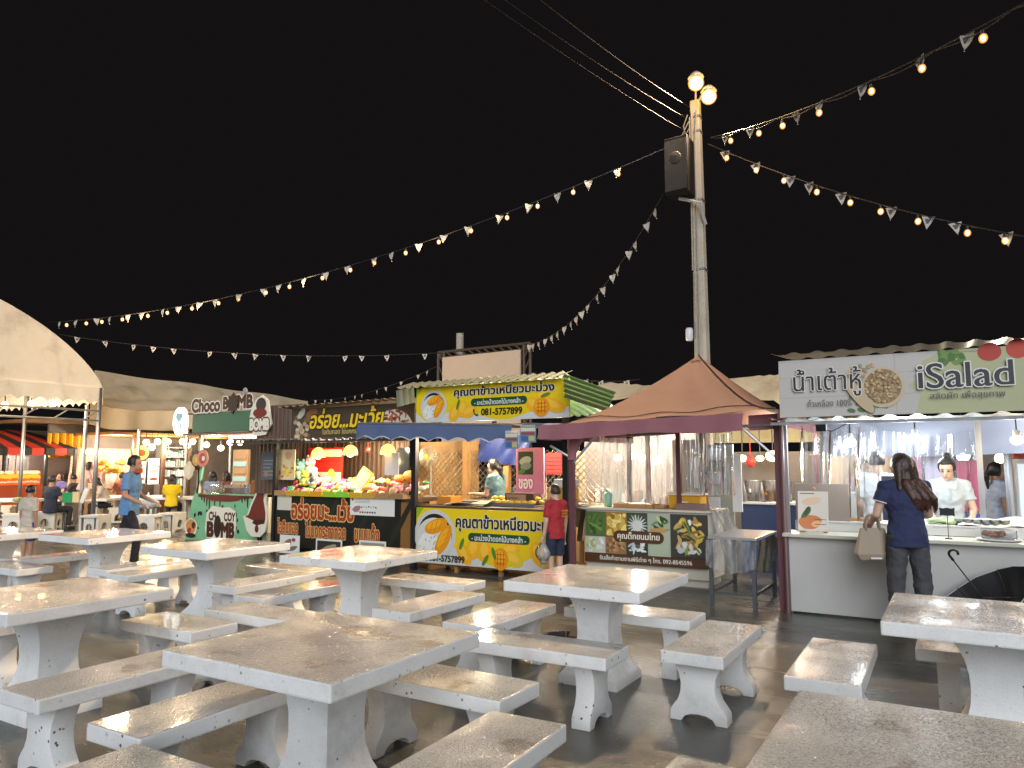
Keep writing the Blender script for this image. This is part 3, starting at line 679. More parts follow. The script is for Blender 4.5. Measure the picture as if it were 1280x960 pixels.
# hanging clear curtains
def curtain(x0, x1, y, z0, z1, lab, seed, folds=5, dep=.05, m_=None):
    m = MB(); r = random.Random(seed); ph = [r.uniform(0, 6) for _ in range(4)]
    m.grid(lambda s, t: V((x0 + (x1 - x0) * s, y + dep * sin(2 * pi * folds * s + ph[0] + t) * (.4 + .6 * t) + dep * .4 * sin(2 * pi * folds * 2.7 * s + ph[1] + 3 * t), z1 + (z0 - z1) * t - .03 * sin(pi * s * 3 + ph[2]) * (1 - t))), 70, 14)
    o = item('plastic_curtain', m, m_ or M_PLASTIC, lab, 'plastic curtain', smooth=True); return o
curtain(-4.36, -3.18, 9.75, .99, 1.93, 'clear plastic curtain hanging behind the left half of the dessert counter', 1, 4, .006, clear_plastic('misty_vinyl_curtain', .36, wrinkle=.12))
curtain(-3.12, -2.45, 9.70, 1.15, 1.96, 'bunched clear plastic curtain hanging over the yellow box', 2, 7, .05)

# electricity board with meter boxes
eb = thing('meter_board', (-2.75, 10.35, 0), 'tall grey electricity board with square meter boxes behind the dessert counter', 'electric board')
a, b = PY(884, 556, 10.35), PY(915, 553, 10.35)
m = MB(); m.box(a.x, b.x, 10.35, 10.40, 0, a.z); W(m.build('back_plate', mat('grey_green_board', (.34, .35, .30), .6, vary=.1), eb), eb)
for v in (568, 597, 629):
    q = PY(893, v, 10.3); m = MB(); m.box(q.x - .075, q.x + .075, 10.27, 10.348, q.z - .08, q.z + .08); W(m.build('meter_box', mat('pale_grey_box', (.55, .56, .60), .4), eb, bevel=.012), eb)
m = MB(); r = random.Random(3)
for i in range(9):
    q = PY(893 + r.uniform(-8, 6), (568, 597, 629)[i % 3] + 8, 10.26); e = PY(r.uniform(845, 882), r.uniform(560, 640), 10.2)
    m.tube([q, q.lerp(e, .3) + V((0, -.05, -.12)), q.lerp(e, .7) + V((0, -.06, -.10)), e, e + V((r.uniform(-.1, .1), 0, r.uniform(.2, .5)))], .008, n=5)
W(m.build('wiring', mat('grey_wire', (.25, .26, .28), .5), eb), eb)
wp = MB(); a = PY(879, 545, 10.5); wp.tube([(a.x, 10.5, 0), (a.x, 10.5, 2.0)], .06); item('timber_post', wp, mat('weathered_timber', (.16, .10, .05), .8, vary=.3, vscale=12), 'weathered timber post beside the grey meter board', 'post')
m = MB(); a, b = PY(840, 545, 10.6), PY(882, 635, 10.6); m.box(a.x, b.x, 10.6, 10.66, .5, 1.9); o = item('grey_partition', m, mat('dull_grey_panel', (.30, .29, .27), .7, vary=.15), 'dull grey panel behind the bunched plastic and the yellow box', 'panel')
q = PY(834, 575, 9.85)
for i, (u0, v0, u1, v1) in enumerate(((867, 572, 873, 610), (914, 568, 928, 640))):
    a, b = PY(u0, v0, 10.05), PY(u1, v1, 10.05); m = MB(); m.box(a.x, b.x, 10.05, 10.09, b.z, a.z); item('notice_board', m, M_WHITE, ('narrow white board hanging in front of the timber post', 'wide white board hanging beside the meter boxes')[i], 'board')

# low metal table with a plastic sheet under its top
mt = thing('metal_table', (-2.1, 8.75, 0), 'grey metal table wrapped in plastic beside the dessert counter', 'table')
ZT = .76
m = MB(); m.box(-2.40, -1.88, 8.25, 9.35, ZT - .03, ZT); W(m.build('tabletop', mat('brushed_sheet_metal', (.50, .50, .52), .3, .6, vary=.1), mt, bevel=.006), mt)
for x, y in ((-2.38, 8.30), (-1.92, 8.30), (-1.92, 9.30), (-2.38, 9.30)):
    m = MB(); m.box(x - .02, x + .02, y - .02, y + .02, 0, ZT - .03); W(m.build('leg', mat('dark_grey_metal', (.10, .105, .115), .45, .3), mt), mt)
m = MB(); m.box(-2.36, -1.94, 8.29, 8.31, .14, .17); m.box(-1.93, -1.91, 8.32, 9.28, .14, .17); m.box(-2.39, -2.37, 8.32, 9.28, .14, .17); W(m.build('crossbar', MATS['dark_grey_metal'], mt), mt)
m = MB(); m.grid(lambda s, t: V((-2.41 + .54 * s, 8.235 - .012 * sin(20 * s + 5 * t) - .05 * t, ZT - .035 - (.27 + .07 * sin(pi * s)) * t)), 24, 8); m.grid(lambda s, t: V((-1.865 + .012 * sin(20 * s + 5 * t), 8.24 + 1.1 * s, ZT - .035 - (.3 + .06 * sin(5 * s)) * t)), 24, 6)
W(m.build('plastic_wrap', MATS['milky_plastic_sheet'], mt, smooth=True), mt)

# ================================================================== DRINK STALL BEHIND
dk = thing('drink_stall', (-2.2, 11.6, 0), 'blue drink counter with juice tanks seen behind the metal table', 'stall')
m = MB(); m.box(-2.75, -1.2, 11.2, 11.9, 0, .97); W(m.build('counter', mat('deep_blue_panel', (.045, .07, .17), .4, vary=.2), dk), dk)
m = MB(); m.box(-2.8, -1.15, 11.15, 11.95, .972, 1.0); W(m.build('countertop', M_WHITE, dk), dk)
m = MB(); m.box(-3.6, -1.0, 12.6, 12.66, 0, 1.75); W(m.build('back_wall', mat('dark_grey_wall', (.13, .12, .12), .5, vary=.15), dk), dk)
m = MB(); m.box(-3.6, -1.0, 12.55, 12.66, 1.9, 2.2); m.box(-3.4, -1.0, 11.0, 12.66, 2.2, 2.24); W(m.build('roof', mat('olive_roof_board', (.30, .28, .17), .6, vary=.2), dk), dk)
for i, u in enumerate((941, 964, 981)):
    q = PY(u, 622, 11.45); c = thing('juice_tank', (q.x, q.y, 1.0), ('juice tank holding pale liquid, left of the row on the blue counter', 'juice tank holding orange liquid on the blue counter', 'pale juice tank beside the maroon tent post')[i], 'juice tank', 'juice tanks on the blue counter')
    m = MB(); m.lathe([(.085, 0), (.10, .01), (.115, .30), (.12, .31)], n=16); m.build('tank', clear_plastic('milky_tank_plastic', .3, wrinkle=.05), c, smooth=True)
    m = MB(); m.lathe([(.08, .01), (.092, .02), (.10, .16 - .04 * (i != 1))], n=16); m.build('juice', mat('juice%d' % i if 0 else ('orange_juice' if i == 1 else 'pale_juice'), (.75, .32, .02) if i == 1 else (.6, .58, .5), .2), c, smooth=True)
for u in (930, 952, 975):
    q = PY(u, 610, 11.3); m = MB(); m.lathe([(.055, 0), (.008, .28)], (q.x, 11.3, 1.002), 12); item('paper_cone', m, mat('grey_cone_plastic', (.13, .12, .13), .5), 'pointed dark grey cone standing between the juice tanks', 'cone', 'cones between the juice tanks', smooth=True)
for i, (u, v, w) in enumerate(((928, 573, .07), (950, 573, .06), (966, 570, .11))):
    q = PY(u, v, 12.0); b = thing('ceiling_lamp', q, ('left', 'middle', 'right and largest')[i] + ' of the glowing lamps over the blue drink counter', 'lamp', 'lamps over the drink counter')
    m = MB(); m.ell((0, 0, 0), (w, w, w * .75)); m.build('glass', M_BULB, b, smooth=True); m = MB(); m.tube([(0, 0, w * .7), (0, 0, 2.2 - q.z)], .01); m.build('cord', M_CABLE, b)
q = PY(938, 577, 11.7); m = MB(); m.ell(q, (.075, .075, .085)); m.tube([q + V((0, 0, .08)), (q.x, q.y, 2.2)], .006); item('paper_lantern', m, mat('red_lantern_paper', (.5, .03, .03), .6), 'red paper lantern hanging over the blue drink counter', 'lantern', smooth=True)
light('drink_stall_light', (-2.1, 11.1, 1.85), 30, (1, .86, .68), r=.1)
# things below: green crate
m = MB()
for k in range(4): m.box(-1.95, -1.55, 10.3, 10.31, .03 + k * .07, .08 + k * .07); m.box(-1.56, -1.55, 10.32, 10.6, .03 + k * .07, .08 + k * .07)
m.box(-1.95, -1.55, 10.3, 10.6, 0, .03); item('crate', m, mat('bright_green_plastic', (.03, .42, .05), .4), 'bright green crate on the floor under the tables', 'crate')
# room seen through the left curtain: pale wall, shelf, lamps
br = thing('back_room', (-4.3, 13.2, 0), 'pale kitchen booth glowing through the clear curtain of the dessert stall', 'booth')
m = MB(); m.box(-6.2, -3.7, 13.2, 13.28, 0, 2.1); W(m.build('wall', mat('pale_booth_wall', (.55, .48, .44), .6, vary=.15), br), br)
m = MB(); m.box(-5.9, -3.8, 12.4, 13.0, .78, .84); m.box(-5.9, -3.8, 12.45, 12.5, 0, .77); W(m.build('work_counter', mat('grey_work_counter', (.4, .4, .4), .4), br), br)
m = MB(); r = random.Random(5)
for i in range(16):
    x = -5.8 + i * .125; h = r.uniform(.08, .3); m.use(r.choice([M_WHITE, M_STEEL, M_CARD, mat('pale_teal_plastic', (.3, .5, .5), .4)])).box(x, x + r.uniform(.06, .11), 12.5, 12.7, .842, .842 + h)
W(m.build('kitchenware', None, br, bevel=.01), br)
for i, u in enumerate((724, 772, 790, 802, 822)):
    q = PY(u, (568, 572, 570, 572, 576)[i], 12.2); b = thing('ceiling_lamp', q, ('first', 'second', 'third', 'fourth', 'fifth')[i] + ' from the left of the bright lamps seen through the dessert stall curtain', 'lamp', 'lamps behind the dessert stall curtain')
    m = MB(); m.ell((0, 0, 0), (.07, .07, .055)); m.build('glass', M_BULBW if i in (2, 3) else M_BULB, b, smooth=True); m = MB(); m.tube([(0, 0, .05), (0, 0, .5)], .008); m.build('cord', M_CABLE, b)
light('booth_light', (-4.7, 12.0, 1.8), 48, (1, .88, .74), r=.12)

# ================================================================== MANGO STICKY RICE STALL
ms = thing('mango_stall', (-5.7, 9.8, 0), 'yellow mango sticky rice stall with blue awning and green roof', 'stall')
def PWR(par):
    return lambda o: W(o, par)
Wm = PWR(ms)
YEL = flat(226, 196, 20); ORA = flat(226, 146, 18); ORA2 = flat(238, 172, 30); ORD = flat(196, 116, 12); INK = flat(18, 24, 22); GRN = flat(24, 74, 48); WHT = flat(226, 226, 220); GRY = flat(176, 176, 170); LEAF = flat(84, 130, 40)
def mango(p, a, b, ra, rb, rot, col=ORA2, stripes=0, cut=0):
    p.ell(a, b, ra, rb, col, rot, 24, .03, 1); p.ell(a - ra * .12 * cos(rot), b + rb * .22, ra * .7, rb * .5, flat(242, 190, 60) if col is not ORA else ORA2, rot, 18, .04, 2)
    for i in range(stripes):
        t = (i + 1) / (stripes + 1) * 2 - 1; x = ra * t * .85; c, s_ = cos(rot), sin(rot); h = rb * math.sqrt(1 - t * t * .72) * .85
        p.poly([(a + x * c + h * s_ * k - w * c, b + x * s_ + h * k * c - w * s_) for k, w in ((-1, .006), (-1, -.006), (1, -.006), (1, .006))], ORD)
    if cut:
        for k in (-.4, 0, .4):
            p.rect(a - ra * .6, a + ra * .6, b + k * rb - .006, b + k * rb + .006, flat(190, 84, 10)); p.rect(a + k * ra - .006, a + k * ra + .006, b - rb * .65, b + rb * .65, flat(190, 84, 10))
def riceplate(p, a, b, r):
    p.ell(a, b, r * 1.0, r, flat(198, 198, 192), 0, 32); p.ell(a, b, r * .82, r * .84, flat(30, 28, 24), .3, 30); p.ell(a - r * .05, b - r * .12, r * .86, r * .80, flat(206, 205, 198), .2, 30)
    p.ell(a - r * .32, b - r * .34, r * .52, r * .42, WHT, .3, 22, .12, 3)
    rr = random.Random(4)
    for i in range(22): p.ell(a - r * .32 + rr.uniform(-.4, .4) * r, b - r * .34 + rr.uniform(-.3, .3) * r, r * .06, r * .035, rr.choice([WHT, GRY, flat(206, 190, 150)]), rr.uniform(0, 3), 8)
    mango(p, a + r * .06, b + r * .36, r * .58, r * .27, .35, ORA, 3); mango(p, a + r * .42, b - r * .16, r * .66, r * .27, 1.05, ORA, 3)
def swoosh(p, w, h, f=.28):
    pts = [(0, 0), (w, 0), (w, h * .16)] + [(w * (1 - i / 14), h * (f * .5 + f * .5 * sin(i * .75 + .5))) for i in range(1, 14)] + [(0, h * f)]
    p.poly(pts, flat(206, 206, 200))
def phone(p, a, b, s, m):
    p.poly([(a + s * x, b + s * y) for x, y in ((0, .9), (.18, 1), (.34, .72), (.22, .6), (.34, .36), (.56, .2), (.70, .30), (.95, .10), (.82, -.05), (.55, -.05), (.22, .22), (.02, .6))], m)
# front banner
p = Panel((-6.92, 8.88, .12), (1, 0, 0), (0, 0, 1), ms, thick=.03, w=2.45, h=.79, name='front_banner', mboard=YEL); Wm(p.board)
swoosh(p, 2.45, .79, .30); p.poly([(0, .62), (.14, .79), (0, .79)], flat(140, 170, 30)); riceplate(p, .34, .40, .37)
for a, b, ra, rb, rot in ((.86, .16, .17, .10, -.9), (1.02, .25, .16, .12, 1.3), (1.20, .22, .15, .12, 1.5), (1.62, .25, .16, .10, .3), (2.10, .22, .20, .14, -.8), (2.30, .30, .20, .13, 1.2)): mango(p, a, b, ra, rb, rot)
mango(p, 1.68, .14, .15, .10, -.4, flat(218, 190, 40)); mango(p, 1.47, .13, .12, .155, 0, ORA, 0, 1)
for a, b, rot in ((.82, .30, 1.2), (1.22, .10, 1.0), (1.36, .20, 1.9)): p.ell(a, b, .09, .03, LEAF, rot, 14)
p.text('คุณตาข้าวเหนียวมะม่วง', .72, .475, 1.68, INK, .042, h=.245, outline=WHT, ow=.03)
p.pill(.93, 1.93, .345, .465, GRN); p.text('- มะม่วงน้ำดอกไม้บางคล้า -', .99, .362, .88, WHT, .02, h=.085)
phone(p, .14, .03, .09, INK); p.text('081-5757899', .25, .035, .62, INK, .04, h=.09); p.done()
# roof sign
sg = V((-6.86, 8.76, 2.155))
p = Panel(sg, (1, 0, .002), (.012, .0, 1), ms, thick=.03, w=2.53, h=.52, name='sign_board', mboard=YEL); Wm(p.board)
swoosh(p, 2.53, .52, .30); p.poly([(0, .38), (.12, .52), (0, .52)], flat(160, 180, 40)); p.poly([(2.53, 0), (2.53, .15), (2.2, .03), (1.9, 0)], flat(206, 206, 200)); riceplate(p, .32, .235, .235)
for a, b, ra, rb, rot in ((.70, .12, .13, .09, 1.1), (.84, .17, .12, .10, 1.4), (.96, .13, .13, .08, .4), (2.02, .18, .15, .09, -.5), (2.30, .17, .18, .09, -.4), (2.14, .30, .10, .08, .2)): mango(p, a, b, ra, rb, rot)
mango(p, 2.12, .15, .125, .13, 0, ORA, 0, 1); p.ell(.76, .24, .08, .025, LEAF, 1.3, 14); p.ell(2.18, .31, .08, .025, LEAF, .3, 14)
p.text('คุณตาข้าวเหนียวมะม่วง', .69, .325, 1.62, INK, .042, h=.165, outline=WHT, ow=.03)
p.pill(.98, 1.90, .205, .315, GRN); p.text('- มะม่วงน้ำดอกไม้บางคล้า -', 1.04, .222, .80, WHT, .02, h=.075)
phone(p, 1.02, .07, .10, GRN); p.text('081-5757899', 1.16, .075, .66, INK, .035, h=.09); p.done()
# frame and counter
for x in (-6.975, -4.45):
    m = MB(); m.box(x - .038, x + .038, 8.86, 8.94, 0, 2.16); Wm(m.build('post', M_BLACK, ms))
for x in (-6.97, -4.45):
    m = MB(); m.box(x - .03, x + .03, 11.1, 11.16, 0, 2.3); Wm(m.build('post', M_BLACK, ms))
m = MB(); m.box(-6.93, -4.49, 8.915, 9.75, .91, .94); Wm(m.build('counter', M_DKWOOD, ms))
m = MB(); m.box(-6.9, -4.5, 9.0, 9.7, .08, .11); m.box(-6.3, -6.24, 8.98, 9.03, 0, .9); m.box(-5.55, -5.49, 8.98, 9.03, 0, .9); m.box(-6.9, -6.85, 9.6, 9.65, 0, .9); m.box(-4.6, -4.55, 9.6, 9.65, 0, .9); Wm(m.build('counter_frame', M_WOOD, ms))
m = MB(); corrugated(m, (-7.12, 8.62, 2.665), (2.72, 0, .01), (0, .42, .12)); Wm(m.build('roof_edge_sheet', mat('grey_green_corrugated_sheet', (.085, .10, .075), .5, vary=.2), ms, smooth=True)); m = MB(); corrugated(m, (-7.12, 9.05, 2.79), (2.60, 0, .01), (0, 2.2, -.45)); Wm(m.build('roof_sheet', M_GREENROOF, ms, smooth=True))
a, b, c, d = PX(704, 468, -4.36), PX(769, 491, -4.36), PX(735, 517, -4.10), PX(706, 496, -4.10)
c = PX(760, 514, -4.10)
m = MB()
def gs(s, t):
    q = a.lerp(b, s).lerp(d.lerp(c, s), t); return q + V((.016 * cos(2 * pi * t * 4.5), 0, .01 * cos(2 * pi * t * 4.5)))
m.grid(gs, 12, 40); Wm(m.build('side_sheet', M_GREENROOF, ms, smooth=True))
m = MB(); corrugated(m, (-7.12, 8.62, 2.64), (.0, .42, .1), (.02, 0, -.25), amp=.01); Wm(m.build('left_sheet', MATS['grey_green_corrugated_sheet'], ms))
# blue awning
va, vb = PY(447, 529, 8.15), PY(640, 542, 8.15); vb.z = va.z - .09
m = MB(); m.grid(lambda s, t: (va.lerp(vb, s)).lerp(V((va.x + .35 + (vb.x + .3 - va.x) * s, 8.87, 2.15 - .05 * s)), t) + V((0, 0, -.05 * sin(pi * t) - .015 * abs(sin(s * 9)))), 24, 6); Wm(m.build('awning_top', M_BLUE, ms, smooth=True))
m = MB(); scallop(m, va, vb, va.z, .235, .30, .05, V((0, -.015, 0))); Wm(m.build('awning_valance', M_BLUE, ms, smooth=True))
m = MB()
L_ = (vb - va).length; n_ = int(L_ / .30)
def rim(s): return va.lerp(vb, s) + V((0, -.022, -.235 + .05 * abs(sin(pi * s * n_))))
m.tube([rim(i / 84) for i in range(85)], .008, n=5); Wm(m.build('awning_trim', mat('white_braid', (.6, .62, .66), .7), ms))
m = MB(); m.tube([(va.x, 8.15, va.z), (vb.x, 8.15, vb.z)], .016); m.tube([(va.x + .05, 8.15, va.z), (-6.97, 8.9, 2.0)], .014); m.tube([(vb.x, 8.15, vb.z), (-4.47, 8.9, 2.0)], .014); Wm(m.build('awning_bar', M_STEEL, ms))
m = MB(); e0, e1 = PY(592, 562, 10.9), PY(630, 590, 10.9); m.grid(lambda s, t: V((-6.95 + .98 * s, 10.60 + .04 * sin(s * 14 + t * 5), 2.02 - .42 * t - .1 * s * t)), 24, 6); Wm(m.build('blue_tarp', mat('bright_blue_tarp', (.012, .028, .15), .5, bump=.3, bscale=8), ms, smooth=True))
# back: lattice, boards, timber uprights
m = MB(); m.box(-8.5, -4.5, 11.0, 11.04, 0, .95); m.box(-8.5, -7.2, 10.96, 11.0, .952, 1.95); Wm(m.build('back_board', mat('warm_plywood', (.42, .25, .11), .6, vary=.2, vscale=8), ms))
m = MB()
def lattice(m, x0, x1, y, z0, z1, step=.11, r=.006):
    n = int((x1 - x0 + z1 - z0) / step)
    for k in range(1, n):
        d = k * step
        for sg_ in (1, -1):
            a0 = max(0, d - (z1 - z0)); b0 = min(d, x1 - x0)
            A = (a0, d - a0); B = (b0, d - b0)
            if sg_ > 0: m.tube([(x0 + A[0], y, z0 + A[1]), (x0 + B[0], y, z0 + B[1])], r, n=4, caps=False)
            else: m.tube([(x1 - A[0], y + .012, z0 + A[1]), (x1 - B[0], y + .012, z0 + B[1])], r, n=4, caps=False)
lattice(m, -8.5, -4.45, 10.93, .95, 1.78); Wm(m.build('lattice', mat('wire_lattice', (.30, .25, .18), .4, .6), ms))
for u in (583, 634):
    q = PY(u, 590, 10.7); m = MB(); m.box(q.x - .05, q.x + .05, 10.65, 10.75, 0, 2.05); Wm(m.build('timber_upright', M_WOOD, ms))
for b_ in ((-6.1, -5.85, 10.97, 10.99, .95, 1.7), (-5.45, -5.15, 10.97, 10.99, .95, 1.75), (-6.75, -6.6, 10.94, 10.955, 1.0, 1.5)):
    m = MB(); m.box(*b_); Wm(m.build('pale_sheet', mat('pale_sheet_paper', (.55, .46, .34), .7, vary=.1), ms))
m = MB(); m.box(-7.0, -4.4, 10.35, 10.42, .60, .94); m.box(-7.0, -4.4, 9.95, 10.42, .942, .965); Wm(m.build('back_shelf', mat('grey_shelf', (.33, .29, .26), .5, vary=.15), ms))
light('mango_stall_light', (-6.4, 9.9, 1.9), 32, (1, .80, .55), r=.1); light('mango_stall_light', (-5.0, 10.0, 1.9), 34, (1, .82, .6), r=.1)
# fan
q = PY(537, 571, 10.45); fn_ = thing('pedestal_fan', (q.x, q.y, .966), 'round pedestal fan with wire guard at the back of the mango stall', 'fan')
hz = q.z - .966
m = MB()
for R_ in (.19, .165, .14, .11, .08): m.tube([(R_ * cos(2 * pi * i / 24), -.07 + .03 * (R_ / .19) ** 2, hz + R_ * sin(2 * pi * i / 24)) for i in range(25)], .0035, n=4, caps=False)
for i in range(20): m.tube([(.04 * cos(i * pi / 10), -.07, hz + .04 * sin(i * pi / 10)), (.19 * cos(i * pi / 10), -.04, hz + .19 * sin(i * pi / 10))], .0025, n=4, caps=False)
m.build('guard', M_STEEL, fn_)
m = MB()
for k in range(3):
    a0 = k * 2 * pi / 3; m.poly([(r_ * cos(a0 + w_), -.02 + .02 * d_, hz + r_ * sin(a0 + w_)) for r_, w_, d_ in ((.03, 0, 0), (.10, -.3, 1), (.165, -.1, 1), (.17, .5, -1), (.09, .6, -1), (.03, .5, 0))])
m.build('blades', mat('amber_fan_blades', (.35, .25, .10), .3), fn_, thick=.003)
m = MB(); m.lathe([(.045, 0), (.05, .02), (.03, .03)], (0, -.07, hz), 14, axis=(0, -1, 0)); m.build('hub_cap', mat('yellow_hub', (.6, .4, .05), .4), fn_)
m = MB(); m.lathe([(.06, 0), (.06, .10), (.03, .14)], (0, .0, hz), 14, axis=(0, 1, 0)); m.tube([(0, .05, hz), (0, .05, .02)], .015); m.lathe([(.13, 0), (.12, .03), (.03, .045)], (0, .05, 0), 16); m.build('stand', M_GREYMETAL, fn_)
# mangoes on a tray, boxes, pink sign
tr = thing('mango_tray', (-5.55, 9.45, .942), 'shallow tray heaped with peeled yellow mangoes on the counter', 'tray')
m = MB(); m.box(-.42, .42, -.2, .2, 0, .02); m.box(-.42, .42, -.2, -.185, .021, .05); m.build('tray', M_STEEL, tr)
m0 = MB(); m0.ell((0, 0, 0), (.075, .045, .035), 12, 8); r = random.Random(2); k = 0; mg_m = mat('ripe_mango_flesh', (.75, .45, .04), .35, vary=.15)
for iy in range(3):
    for ix in range(7):
        x, y = -.34 + ix * .113 + r.uniform(-.01, .01), -.13 + iy * .12; z = .06 + (.05 if iy == 1 else 0)
        o = m0.build('mango', mg_m, None, smooth=True) if k == 0 else base_m.copy()
        if k == 0: base_m = o
        else: C.objects.link(o)
        o.location = V((x - 5.55, y + 9.45, z + .942)); o.rotation_euler = (r.uniform(-.2, .2), r.uniform(-.2, .2), r.uniform(-.5, .5)); tag(o, 'peeled yellow mango in the heap on the mango stall tray', 'mango', 'mangoes heaped on the tray'); k += 1
a, b = PY(638, 617, 9.5), PY(664, 637, 9.5)
m = MB(); m.use(M_DKWOOD).box(a.x, b.x + .12, 9.35, 9.6, .942, 1.13); m.use(M_CARD).box(a.x + .03, b.x, 9.342, 9.348, .96, 1.115); m.use(M_DKWOOD)
for i in range(4): m.tube([(a.x + .06 + i * .05 + .03 * cos(t), 9.338, 1.03 + .04 * sin(t)) for t in [j * .5 for j in range(11)]], .004, n=4)
item('carton', m, None, 'dark brown carton with swirly mark beside the mango tray', 'box')
a, b = PY(645, 560, 9.95), PY(680, 618, 9.95)
ps = Panel((a.x, 9.95, b.z), (1, 0, 0), (0, 0, 1), None, thick=.02, w=b.x - a.x, h=a.z - b.z, name='ice_cream_sign', mboard=flat(206, 130, 170))
w_, h_ = b.x - a.x, a.z - b.z; ps.rect(.04, w_ * .62, h_ * .42, h_ * .92, flat(40, 58, 36)); ps.ell(w_ * .34, h_ * .72, w_ * .22, h_ * .09, flat(170, 178, 176), .3); ps.ell(w_ * .36, h_ * .60, w_ * .20, h_ * .08, flat(130, 140, 140), .2); ps.ell(w_ * .2, h_ * .48, w_ * .14, h_ * .05, LEAF, .4)
ps.text('ของ', w_ * .10, h_ * .12, w_ * .5, flat(240, 225, 235), .04, h=h_ * .2, outline=flat(160, 70, 120)); ps.done(); tag(ps.board, 'pink board with a dessert picture standing behind the mango counter', 'sign')
M_BOXY = mat('yellow_food_box', (.62, .36, .05), .5, vary=.15)
for i, (x, y, z, sx, sz, mm, lab) in enumerate(((-4.80, 9.45, .942, .40, .12, M_CARD, 'cardboard box lowest in the pile behind the boy'), (-4.78, 9.45, 1.064, .36, .16, M_BOXY, 'yellow box in the middle of the pile behind the boy'), (-4.74, 9.46, 1.226, .30, .05, M_PAPER, 'white box lid below the topmost box behind the boy'), (-4.73, 9.47, 1.278, .26, .06, M_PAPER, 'small white box topmost in the pile behind the boy'))):
    m = MB(); m.box(x - sx / 2, x + sx / 2, y - .14, y + .14, z, z + sz); item('food_box', m, mm, lab, 'box', 'boxes piled behind the boy', bevel=.005)
a, b = PY(682, 566, 10.7), PY(702, 593, 10.7); m = MB(); m.use(mat('red_cloth_panel', (.45, .03, .03), .6)).box(a.x, b.x, 10.7, 10.72, b.z, a.z); m.use(M_BLACK); 
for i in range(5): m.box(a.x, b.x, 10.69, 10.698, b.z + i * .06 + .02, b.z + i * .06 + .028)
item('red_grille', m, None, 'red slatted panel hanging at the right back of the mango stall', 'panel')
for i, (u0, v0, u1, v1) in enumerate(((631, 541, 648, 561), (650, 534, 670, 553))):
    a, b = PY(u0, v0, 8.05), PY(u1, v1, 8.05); ps = Panel((a.x, 8.05, b.z), (1, 0, 0), (0, 0, 1), None, thick=.006, w=b.x - a.x, h=a.z - b.z, name='price_card', mboard=flat(96, 130, 158)); w_, h_ = b.x - a.x, a.z - b.z
    ps.rect(.01, w_ - .01, h_ * .72, h_ * .95, flat(206, 200, 180)); ps.rect(.02, w_ - .02, h_ * .5, h_ * .66, flat(150, 70, 60)); ps.rect(.02, w_ * .5, h_ * .1, h_ * .42, flat(60, 100, 150)); ps.rect(w_ * .55, w_ - .02, h_ * .1, h_ * .42, flat(190, 170, 110)); ps.done()
    tag(ps.board, ('left and lower', 'right and higher')[i] + ' of two small printed cards hanging from the blue awning', 'card')
    m = MB()
    for k in range(7): m.tube([(a.x + .02 + k * (w_ - .04) / 6 + .008 * cos(t), 8.046, a.z + .012 + .014 * sin(t)) for t in [j * .8 for j in range(9)]], .0025, n=4)
    m.build('ring_binding', M_WHITE, ps.board)
m = MB(); m.box(-6.85, -6.6, 9.3, 9.6, .942, 1.06); item('carton', m, mat('orange_carton', (.55, .22, .03), .5), 'orange carton on the left end of the mango counter', 'box', bevel=.004)
m = MB(); m.grid(lambda s, t: V((-6.55 + .75 * s, 9.05 + .25 * t, .955 + .05 * s + .02 * sin(5 * s + 4 * t))), 12, 5); item('banana_leaf_sheet', m, mat('pale_green_sheet', (.42, .45, .33), .6), 'pale sheet lying on the left of the mango counter', 'sheet', thick=.006)
for i in range(3):
    m = MB(); m.lathe([(.045, 0), (.055, .18), (.02, .24), (.02, .26)], (-6.0 + i * .14, 10.2, .966), 12); item('bottle', m, (M_CLEARBOX, M_WHITE, M_CLEARBOX)[i], 'bottle on the back shelf of the mango stall, ' + ('left', 'middle white', 'right')[i] + ' of three', 'bottle', 'bottles on the mango stall shelf', smooth=True)

# ================================================================== FRIED SNACK STALL
sn = thing('snack_stall', (-8.9, 9.9, 0), 'fried snack stall with black banner and brown corrugated back', 'stall'); Ws = PWR(sn)
BLK = flat(30, 30, 26); RED = flat(168, 60, 30); CRM = flat(226, 192, 122)
p = Panel((-10.36, 9.29, .12), (1, 0, 0), (0, 0, 1), sn, thick=.02, w=2.80, h=.88, name='front_banner', mboard=BLK); Ws(p.board)
for i in range(7): p.poly([(.2 + i * .37, .0), (.35 + i * .37, .0), (.75 + i * .39, .88), (.66 + i * .39, .88)], flat(34, 36, 31) if i % 2 else flat(36, 42, 33))
p.text('อร่อยมะ...เว้ย', .40, .50, 1.42, RED, .045, h=.34, outline=CRM, ow=.045)
p.text('ไอติมทอด', .06, .24, .50, RED, .04, h=.24, outline=CRM, ow=.045); p.text('ไข่นกกระทาทอด', .74, .20, .92, RED, .04, h=.25, outline=CRM, ow=.045); p.text('ขนมเด้ง', 1.86, .18, .52, RED, .04, h=.28, outline=CRM, ow=.045); p.done()
m = MB(); m.box(-10.40, -7.30, 9.31, 10.2, .955, 1.0); m.box(-10.36, -7.60, 9.4, 10.1, 0, .95); Ws(m.build('counter', M_DKWOOD, sn))
m = MB(); m.box(-7.555, -7.05, 9.30, 9.34, .02, .95); Ws(m.build('side_board', mat('amber_plywood', (.26, .12, .035), .5, vary=.25, vscale=7), sn))
m = MB(); corrugated(m, (-11.5, 10.75, 0), (2.95, 0, 0), (0, 0, 2.0), .11, .016); corrugated(m, (-11.45, 9.75, 1.0), (1.2, 0, 0), (0, 0, 1.65), .11, .014); Ws(m.build('corrugated_wall', M_BROWNSHEET, sn, smooth=True))
for x in (-10.42,):
    m = MB(); m.box(x - .035, x + .035, 9.28, 9.35, 0, 1.99); Ws(m.build('post', M_BLACK, sn))
